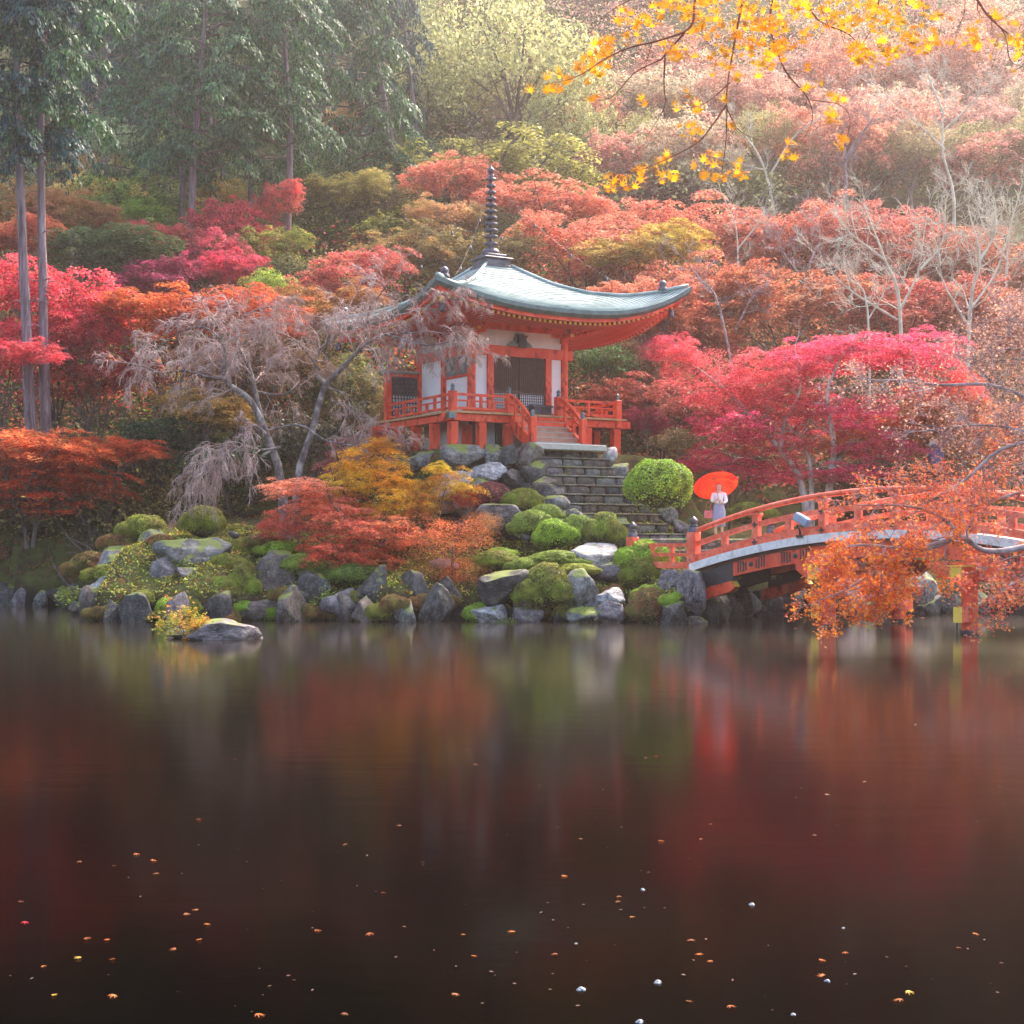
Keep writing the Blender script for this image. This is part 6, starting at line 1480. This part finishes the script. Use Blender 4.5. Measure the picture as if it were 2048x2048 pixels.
# parasol resting on the shoulder, seen from its inner side
um_mat = leafmat('oiled_paper', .35, 3, .4, .3)
Um = Matrix.Translation(pers.location) @ Matrix.Rotation(R(-8), 4, 'Z')
hand_w = Um @ Vector((0, -.33, 1.16)); um = empty('parasol', hand_w, 0, 'red-orange paper parasol held open behind the head of the person on the bridge path', 'parasol')
axis = Vector((-.10, .58, .82)).normalized(); um.rotation_euler = axis.to_track_quat('Z', 'Y').to_euler(); um.scale = (.93, .93, 1.0)
m = MB(); m.tube([(0, 0, -.22), (0, 0, .92)], .011, 8); m.build('stick', M['stepwood'], um)
m = MB(); m.lathe([(.74, .58), (.56, .70), (.34, .80), (.11, .868), (.0, .88)], n=32); o = m.build('canopy', um_mat, um); o.color = (.92, .055, .012, 1); o['tint'] = [.94, .11, .015]
m = MB()
for i in range(32):
    a = 2 * math.pi * i / 32; c, s = math.cos(a), math.sin(a); m.tube([(.0, 0, .865), (.3 * c, .3 * s, .785), (.55 * c, .55 * s, .695), (.735 * c, .735 * s, .572)], .0035, 4)
    if i % 2 == 0: m.tube([(.012 * c, .012 * s, .56), (.34 * c, .34 * s, .765)], .003, 4)
o = m.build('ribs', M['stepwood'], um); o.name = 'rib_frame'
bg_ = empty('handbag', Um @ Vector((-.32, .02, .62)), R(-8), 'pink-red handbag hanging at the left side of the person with the parasol', 'bag')
m = MB(); m.box(-.13, .13, -.05, .05, 0, .24); bevel(m.build('bag_body', M['bagred'], bg_), .02, 2)
m = MB(); m.tube([(-.09, 0, .24), (-.06, 0, .46), (.10, 0, .60), (.06, 0, .40), (.09, 0, .24)], .01, 6); m.build('strap', M['bagred'], bg_)
# path slab the person stands on
m = MB(); m.box(-2.6, 2.2, -.6, 2.4, -.9, 0); m.box(-2.4, 2.0, -1.5, -.604, -1.2, -.33)
pth = bevel(m.build('stone_path', RK['brown'], None, (6.3, 46.4, pers_z - .005), (0, 0, R(8))), .04); tag(pth, 'stone landing between the bridge and the stair', kind='structure')
# second visitor, bending, half hidden on the far bank
Y2 = 53.0; p2 = P(1872, 945, Y2); p2.z = P(0, 945, Y2).z
v2 = empty('person', p2, 0, 'stooping person in blue clothes half hidden by twigs at the right', 'person')
b3 = [(0, 0, .90), (-.06, 0, 1.10), (-.18, -.03, 1.30), (-.28, -.05, 1.40), (-.36, -.07, 1.47), (-.16, -.12, 1.08), (-.30, -.18, .92), (-.42, -.2, .95), (-.08, .14, 1.12), (-.26, .10, .95), (-.40, -.05, .98), (.0, -.09, .5), (.02, -.09, .06), (.0, .09, .5), (.05, .09, .06)]
skin_body('body', b3, [(0, 1), (1, 2), (2, 3), (3, 4), (2, 5), (5, 6), (6, 7), (2, 8), (8, 9), (9, 10), (0, 11), (11, 12), (0, 13), (13, 14)], [(.15, .12), (.14, .11), (.14, .10), .055, (.085, .10), .05, .038, .03, .05, .038, .03, .08, .045, .08, .045], M['skin'], v2)
skin_body('jacket', [(0, 0, .92), (-.06, 0, 1.10), (-.18, -.03, 1.30), (-.16, -.12, 1.08), (-.30, -.18, .92), (-.08, .14, 1.12), (-.26, .10, .95)], [(0, 1), (1, 2), (2, 3), (3, 4), (2, 5), (5, 6)], [(.2, .17), (.18, .15), (.17, .13), .08, .055, .08, .055], M['blouse'], v2)
m = MB(); m.lathe([(.20, .98), (.25, .80), (.28, .55), (.27, .30), (0, .30)], (0, 0, 0), 16); m.build('skirt', M['bluecloth'], v2)
m = MB(); m.lathe([(.0, -.12), (.09, -.08), (.11, 0), (.09, .08), (0, .12)], (-.355, -.05, 1.49), 12); m.build('hair', M['hair'], v2)

# ------------------------------------------------------------------ near maple on the right, in front of the bridge
r = np.random.default_rng(91); YN = 31.0; RMIN = .008
nt_ = empty('maple_tree', (13.2, YN + 1.0, gz(13.2, YN + 1.0)), 0, 'near maple reaching in from the right with orange leaves hanging before the bridge', 'tree')
nb0 = Vector((13.2, YN + 1.0, gz(13.2, YN + 1.0)))
tb = Tubes(); tipsA = []; tipsB = []; tipsC = []
def npth(pth, d0=0, d1=0): return [P(a, b_, YN + d0 + (d1 - d0) * i / (len(pth) - 1)) - nb0 for i, (a, b_) in enumerate(pth)]
trunk_pts = [(0, 0, -.4), (-.1, 0, 1.2), (-.3, -.1, 2.2)]; tb.add(trunk_pts, [.22, .17, .14], 9)
tb.add([(-.3, -.1, 2.2)] + [tuple(p) for p in npth([(2180, 1060), (2100, 1080)])], [.14, .09, .07], 7)
tb.add([(-.3, -.1, 2.2)] + [tuple(p) for p in npth([(2230, 900), (2150, 860)])], [.14, .09, .07], 7)
tb.add([(-.3, -.1, 2.2)] + [tuple(p) for p in npth([(2240, 800), (2160, 720)])], [.12, .08, .06], 7)
KN = dict(kids=(5, 5, 4), ratio=.62, wob=.17, seg=5, spread=.75)
limb(tb, tipsA, npth([(2100, 1080), (2020, 1100), (1965, 1100), (1925, 1075), (1880, 1085), (1800, 1112), (1750, 1150)], 0, -.8), .075, .022, 3, r, 9, L=.85, grav=(0, -.05, -.10, -.1), from_=.35, **KN)
limb(tb, tipsA, npth([(1905, 1080), (1850, 1100), (1790, 1095), (1720, 1090), (1680, 1100)], -.3, -1.2), .04, .014, 3, r, 9, L=.8, grav=(0, -.06, -.12, -.1), from_=.3, **KN)
limb(tb, tipsA, npth([(1800, 1112), (1750, 1145), (1700, 1175), (1655, 1195)], -.8, -1.3), .03, .012, 3, r, 11, L=.75, grav=(0, -.04, -.1, -.1), from_=.1, **KN)
limb(tb, tipsA, npth([(1780, 1120), (1790, 1165), (1770, 1185)], -.6, -.9), .02, .010, 3, r, 8, L=.6, grav=(0, -.04, -.1, -.1), from_=.2, **KN)
limb(tb, tipsB, npth([(1925, 1075), (1890, 1040), (1850, 1020), (1790, 1010), (1720, 1010)], -.2, -.8), .045, .014, 3, r, 12, L=.85, grav=(0, .02, 0, -.03), from_=.2, **KN)
limb(tb, tipsB, npth([(2150, 860), (2080, 880), (2000, 900), (1930, 960), (1860, 1000)], 0, -.6), .06, .015, 3, r, 13, L=.9, grav=(0, .0, -.02, -.05), from_=.2, **KN)
limb(tb, tipsB, npth([(2060, 980), (1990, 1000), (1930, 1020), (1880, 1040)], 0, .6), .04, .012, 3, r, 10, L=.8, grav=(0, 0, -.02, -.05), from_=.1, **KN)
limb(tb, tipsC, npth([(2150, 860), (2060, 800), (1980, 770), (1880, 770), (1780, 760), (1720, 770)], 0, .8), .055, .012, 3, r, 22, L=1.0, grav=(0, .02, .0, -.02), from_=.15, **KN)
limb(tb, tipsC, npth([(2160, 720), (2080, 700), (2000, 700), (1930, 720)], 0, 1.0), .05, .012, 3, r, 20, L=1.1, grav=(0, .04, .02, 0), from_=.1, **KN)
limb(tb, tipsC, npth([(2160, 720), (2080, 660), (2010, 640)], 0, .4), .04, .012, 3, r, 16, L=1.0, grav=(0, .04, .02, 0), from_=.1, **KN)
limb(tb, tipsC, npth([(2120, 880), (2040, 860), (1960, 850), (1860, 860)], 0, -.4), .04, .012, 3, r, 18, L=.9, grav=(0, 0, -.02, -.02), from_=.1, **KN)
tipsD = []
limb(tb, tipsD, npth([(2160, 1110), (2090, 1140), (2020, 1170), (1980, 1210)], 0, -.8), .04, .012, 3, r, 10, L=.7, grav=(0, 0, -.08, -.1), from_=.1, **KN)
limb(tb, tipsD, npth([(2160, 1080), (2080, 1100), (2010, 1120), (1960, 1140)], 0, .3), .03, .010, 3, r, 7, L=.6, grav=(0, 0, -.04, -.1), from_=.1, **KN)
link('trunk', tb.mesh('trunk', M['bark_mauve']), nt_)
def leaves_at(name, tips, n, ls, sd, col, seed, par, tm=MAPLE, mt=M['leaf_sun'], drop=.04):
    r = np.random.default_rng(seed); T_ = np.array([q[0] for q in tips]); C = T_[r.integers(len(T_), size=n)] + r.normal(size=(n, 3)) * sd - np.array([0, 0, drop])
    o = link(name, cards(name, C, np.array([0, -.55, .8]) + r.normal(size=(n, 3)) * .55, ls * r.uniform(.6, 1.3, n), tm, mt or M['leaf'], seed), par); o.color = (*col[0], 1); o['tint'] = [float(q) for q in col[1]]; return o
leaves_at('crown', tipsA, 6800, .046, .08, ((.90, .15, .03), (.92, .32, .03)), 1, nt_, STAR5)
leaves_at('crown', tipsB, 5200, .042, .09, ((.88, .15, .08), (.88, .28, .09)), 2, nt_, STAR5)
leaves_at('crown', tipsC, 7000, .032, .11, ((.80, .34, .22), (.78, .46, .32)), 3, nt_, STAR5)
leaves_at('crown', tipsD, 2200, .044, .07, ((.72, .08, .09), (.70, .24, .05)), 4, nt_, STAR5)

# ------------------------------------------------------------------ hanging branch at the top, close to the camera
YH = 9.5; RMIN = .0016; r = np.random.default_rng(17)
hb0 = P(2230, -260, YH)
hb = empty('maple_branch', hb0, 0, 'sunlit maple branch with yellow-orange leaves hanging in from the top right', 'branch')
tb = Tubes(); tp1 = []; tp2 = []
def hp(pth, d0=0, d1=0): return [P(a, b_, YH + d0 + (d1 - d0) * i / (len(pth) - 1)) - hb0 for i, (a, b_) in enumerate(pth)]
KH = dict(kids=(3, 3, 2), ratio=.5, wob=.16, seg=4, spread=.8)
stem = hp([(2230, -260), (1950, -190), (1700, -160), (1500, -110), (1400, -80)]); tb.add([tuple(p) for p in stem], [.03, .026, .02, .016, .012], 8)
HL = [([(1500, -110), (1485, 0), (1470, 80), (1455, 170), (1453, 230)], 3.6, 0, 0), ([(1453, 210), (1425, 250), (1395, 285), (1330, 320), (1255, 350)], 2.0, 0, -.2), ([(1454, 215), (1452, 280), (1444, 345)], 1.6, 0, .1), ([(1455, 220), (1480, 262), (1530, 285)], 1.4, 0, .2),
      ([(1460, 165), (1420, 200), (1385, 215), (1340, 215)], 1.4, 0, -.3), ([(1400, -80), (1390, 0), (1380, 55), (1320, 80), (1260, 95), (1215, 115), (1150, 155), (1080, 170)], 3.0, 0, -.3), ([(1372, 62), (1330, 110), (1320, 120), (1270, 145), (1222, 195), (1180, 200)], 1.9, .0, .2),
      ([(1330, 112), (1328, 170), (1330, 210), (1312, 245)], 1.7, 0, .1), ([(1560, -120), (1545, 0), (1540, 55), (1570, 140), (1615, 195), (1625, 240), (1605, 280)], 2.6, 0, .2), ([(1600, -140), (1620, 20), (1700, 70), (1730, 110), (1760, 125)], 1.8, 0, .3),
      ([(1860, -170), (1955, 0), (1990, 45), (2040, 85), (2100, 130)], 3.0, 0, 0), ([(1700, -160), (1640, -20), (1660, 60)], 1.6, 0, -.3), ([(1780, -170), (1760, -10), (1745, 50), (1720, 100)], 1.6, 0, .2), ([(1975, 25), (2010, 70), (2020, 120), (2048, 135)], 1.4, 0, .1), ([(1440, -90), (1330, -30), (1240, 10), (1200, 40)], 1.8, 0, .2),
      ([(1625, 200), (1680, 210), (1700, 240), (1690, 290)], 1.0, 0, .1), ([(1820, -160), (1840, -20), (1850, 40)], 1.2, 0, .1), ([(1900, -160), (1930, 0), (1915, 60)], 1.2, 0, -.1)]
for k, (pth, w, d0, d1) in enumerate(HL):
    limb(tb, tp1 if k % 2 else tp2, hp(pth, d0, d1), .0034 * w, .0018, 2, r, 6, L=.20, grav=(0, -.05, -.05), from_=.25, **KH)
link('twigs', tb.mesh('twigs', M['bark_red']), hb)
HLM = []
for k in range(5):
    V = MAPLE[0][:, [1, 0, 2]] * np.array([1, 1, 1]); V = V.copy(); V[:, 2] += .10 * V[:, 1] ** 2 * (k - 2) + .05 * np.sin(V[:, 0] * 3 + k); V[:, 0] *= -1; HLM.append(np_mesh('leaf', V, MAPLE[1], M['leaf_sun']))
HC = []
def hang(centres, ls, col, seed):
    """leaf clusters round given picture points (px, py, spread, count)"""
    r = np.random.default_rng(seed)
    for px, py, sp, n in centres:
        for q in range(int(n * 1.7 + .5)):
            p = P(px + r.normal() * sp * 1.15, py + r.normal() * sp * .9, YH + r.normal() * .18) - hb0; nn = Vector((r.normal() * .5, -.8 + r.normal() * .4, .3 + r.normal() * .4)).normalized(); t = Vector((r.normal() * .6, r.normal() * .3, -1)).normalized()
            t = (t - t.dot(nn) * nn).normalized(); bb = nn.cross(t); HC.append((p, Matrix((t, bb, nn)).transposed(), ls * r.uniform(.65, 1.2), col, px, py))
OR = [(1250, 40, 12, 6), (1290, 50, 14, 9), (1210, 105, 16, 14), (1185, 125, 12, 9), (1170, 140, 8, 5), (1130, 157, 6, 3), (1098, 176, 6, 4), (1124, 180, 3, 1), (1176, 165, 4, 2), (1183, 200, 4, 2), (1340, 100, 12, 6), (1365, 105, 10, 6), (1405, 62, 14, 9), (1440, 130, 12, 6), (1390, 205, 10, 5), (1385, 223, 5, 3),
      (1350, 215, 6, 2), (1290, 200, 4, 1), (1385, 262, 9, 5), (1395, 258, 6, 3), (1275, 345, 12, 5), (1240, 360, 10, 6), (1220, 375, 5, 3), (1320, 325, 9, 4), (1335, 318, 5, 3), (1420, 320, 10, 5), (1440, 352, 8, 5), (1480, 345, 10, 5), (1468, 330, 5, 2), (1415, 355, 6, 2), (1325, 355, 6, 2), (1458, 252, 4, 2), (1575, 312, 8, 4), (1590, 283, 5, 2),
      (1620, 70, 10, 6), (1610, 175, 5, 2), (1640, 172, 6, 2), (1680, 200, 6, 4), (1675, 235, 8, 4), (1685, 280, 7, 4), (1710, 105, 10, 8), (1730, 120, 12, 9), (1780, 15, 18, 12), (1750, 30, 14, 9), (1820, 70, 14, 9), (1850, 85, 14, 10), (1870, 80, 8, 4), (1880, 40, 8, 4), (1935, 85, 10, 4), (1945, 65, 8, 5), (2025, 80, 12, 6), (2040, 90, 8, 4), (1450, 60, 16, 12), (1530, 60, 18, 14), (1500, 90, 14, 9), (1360, 20, 18, 12), (1320, 10, 18, 10), (1430, 15, 16, 9), (1490, 30, 16, 9), (1560, 95, 14, 8), (1640, 30, 12, 6), (1700, 45, 12, 6), (2010, 45, 10, 4), (1990, 35, 8, 3)]
YL = [(1220, 90, 14, 8), (1265, 75, 12, 6), (1400, 30, 18, 12), (1450, 105, 10, 6), (1480, 155, 6, 3), (1530, 130, 14, 10), (1550, 105, 12, 8), (1560, 30, 18, 14), (1545, 50, 14, 9), (1600, 10, 14, 8), (1670, 30, 18, 16), (1690, 50, 14, 10), (1780, 45, 16, 12), (1795, 40, 10, 6), (1760, 105, 14, 12), (1780, 110, 10, 6), (1665, 192, 6, 3), (1660, 230, 6, 3), (1680, 292, 5, 3), (1850, 98, 8, 4), (1950, 95, 8, 5), (1990, 90, 8, 4), (2050, 125, 10, 4), (1446, 202, 6, 2), (1346, 350, 8, 3), (1425, 312, 6, 2), (1055, 178, 4, 2), (1110, 150, 6, 2), (1195, 152, 5, 2), (1350, 118, 6, 2), (1616, 138, 5, 1), (1500, 10, 16, 8), (1730, 10, 14, 8), (1840, 15, 10, 4)]
hang(OR, .055, ((.90, .30, .012), (.88, .42, .02)), 1); hang(YL, .055, ((.95, .62, .02), (.92, .46, .02)), 2)
inview = [q for q in HC if 0 < q[4] < 2040 and q[5] > 5]; inview.sort(key=lambda q: -q[2]); first = set(id(q) for q in inview[:300])
for i, q in enumerate(inview[:300]):
    o = link('leaf', HLM[i % 5], hb, q[0], q[1].to_euler(), (q[2],) * 3); o.color = (*q[3][0], 1); o['tint'] = [float(c) for c in q[3][1]]
rest = [q for q in HC if id(q) not in first]; V = []; F_ = []
for i, q in enumerate(rest):
    A = np.array(q[1]); V.append(MAPLE[0][:, [1, 0, 2]] * np.array([-1, 1, 1]) * q[2] @ A.T + np.array(q[0])); F_.append(np.array(MAPLE[1]) + i * len(MAPLE[0]))
o = link('leaves', np_mesh('leaves', np.concatenate(V), np.concatenate(F_), M['leaf_sun']), hb); o['kind'] = 'stuff'; o.color = (.92, .46, .015, 1); o['tint'] = [.90, .34, .02]

# ------------------------------------------------------------------ floating leaves and bubbles on the water
r = np.random.default_rng(23)
def wpt(px, py): Y = EYE * F_PX / (py - HOR); return ((px - 1024) / F_PX * Y, Y, .006)
fl_me = []
for k in range(4):
    V = MAPLE[0].copy(); V[:, 2] *= .5; V[:, 2] += .05 * np.sin(V[:, 0] * 3 + k) + .04; me = np_mesh('floating_leaf', V, MAPLE[1], M['leaf']); fl_me.append(me)
FLV = [(305, 1722, 1), (270, 1710, 1), (160, 1725, 0), (40, 1805, 0), (50, 1846, 3), (170, 1880, 1), (212, 1882, 1), (160, 1918, 2), (85, 1935, 1), (105, 1993, 2), (228, 1993, 1), (228, 1920, 1), (395, 1822, 0), (415, 1850, 1), (370, 1830, 0), (402, 1881, 1), (312, 1750, 0), (632, 1863, 1), (736, 1870, 1), (765, 1787, 1), (928, 1872, 1), (945, 1914, 1), (1025, 1866, 1), (1110, 1910, 0), (1237, 1795, 1), (1262, 1836, 1), (1235, 1805, 0), (1382, 1884, 0), (1395, 1912, 1), (1420, 1924, 1), (1690, 1907, 1), (1640, 1922, 1), (1645, 1954, 1), (1815, 1986, 2), (1800, 2002, 1), (1950, 1869, 1), (1915, 1897, 0), (515, 2032, 1), (910, 1990, 0), (1125, 1754, 1), (690, 1690, 0), (1400, 1680, 0), (1320, 1683, 1), (1630, 1672, 0), (800, 1652, 0), (1160, 1680, 0), (225, 1733, 0), (400, 1640, 0), (950, 1530, 0), (1655, 1590, 0), (1310, 1513, 1), (1290, 1517, 0), (685, 1415, 0), (140, 1440, 0), (700, 1455, 0), (1420, 1650, 1), (350, 1900, 0), (690, 2030, 0), (1375, 2005, 0), (1460, 2015, 1), (1830, 1450, 0), (1730, 1565, 0), (1060, 1480, 0), (470, 1520, 0)]
FC = [((.34, .11, .04), (.42, .18, .06), 'faded brown maple leaf floating on the dark water'), ((.60, .17, .04), (.62, .25, .05), 'orange maple leaf floating on the dark water'), ((.86, .50, .06), (.86, .58, .1), 'yellow maple leaf floating in the near water'), ((.75, .03, .03), (.8, .05, .03), 'single bright red maple leaf floating near the left edge')]
FLL = where([(a, b_, ['faded brown leaf', 'orange maple leaf', 'yellow maple leaf', 'bright red maple leaf'][k_]) for a, b_, k_ in FLV])
for iq, (px, py, k) in enumerate(FLV):
    x, y, z = wpt(px, py); s = r.uniform(.026, .044); o = link('floating_leaf', fl_me[r.integers(4)], None, (x, y, z), (r.uniform(-.1, .1), r.uniform(-.1, .1), r.uniform(0, 6.28)), (s, s, s * 1.2)); o.color = (*FC[k][0], 1); o['tint'] = [float(q) for q in FC[k][1]]
    tag(o, FLL[iq], 'leaf', ['faded floating leaves', 'orange floating leaves', 'yellow floating leaves', None][k])
# faint scatter of tiny far leaves and specks
n = 170; px = r.uniform(0, 2048, n); py = 1280 + (2040 - 1280) * r.uniform(0, 1, n) ** .8; Y = EYE * F_PX / (py - HOR); C = np.stack([(px - 1024) / F_PX * Y, Y, np.full(n, .008)], 1)
o = link('floating_specks', cards('floating_specks', C, np.array([0, 0, 1.]) + r.normal(size=(n, 3)) * .08, .011 * r.uniform(.5, 1.5, n), QUAD, LEAF, 8)); o.color = (.30, .13, .07, 1); o['tint'] = [.3, .2, .15]; tag(o, 'tiny bits of leaf scattered over the pond', None, None, 'stuff')
bub = surf('foam', [(.12, .13, .15), (.22, .24, .26)], .3, 30, 2, 0.0)
_b = bmesh.new(); bmesh.ops.create_uvsphere(_b, u_segments=12, v_segments=8, radius=1); bme2 = bpy.data.meshes.new('bubble'); _b.to_mesh(bme2); _b.free(); bme2.materials.append(bub)
for p in bme2.polygons: p.use_smooth = True
BBL = [(1162, 1980, .018), (1316, 1966, .018), (1504, 1810, .016), (1285, 1780, .012), (1687, 1857, .008), (1152, 1888, .007), (1586, 2030, .010), (1655, 1963, .012), (1280, 2045, .016)]
BBN = where([(a, b_, 'small white bubble cluster') for a, b_, _ in BBL])
for k, (px, py, s) in enumerate(BBL):
    x, y, z = wpt(px, py); t = empty('bubble_cluster', (x, y, 0), 0, BBN[k], 'bubbles', 'white bubble clusters')
    for q in range(4): a = r.uniform(0, 6.28); link('bubble', bme2, t, (math.cos(a) * s * .9, math.sin(a) * s * .9, .001), (0, 0, 0), (s * .6, s * .6, s * .45))
    link('bubble', bme2, t, (0, 0, .002), (0, 0, 0), (s, s, s * .8))

# ------------------------------------------------------------------ haze
hm = bpy.data.materials.new('haze'); hm.use_nodes = True; nt = hm.node_tree; nt.nodes.remove(nt.nodes['Principled BSDF'])
pv = nt.nodes.new('ShaderNodeVolumePrincipled'); pv.inputs['Color'].default_value = (.97, .88, .84, 1); pv.inputs['Density'].default_value = HAZE_DENSITY; pv.inputs['Anisotropy'].default_value = 0.75
nt.links.new(pv.outputs[0], nt.nodes['Material Output'].inputs['Volume'])
m = MB(); m.box(-95, 95, -12, 180, -2.6, 114); hz = m.build('haze', hm); tag(hz, 'pale mist hanging over the pond and hillside', None, None, 'stuff')
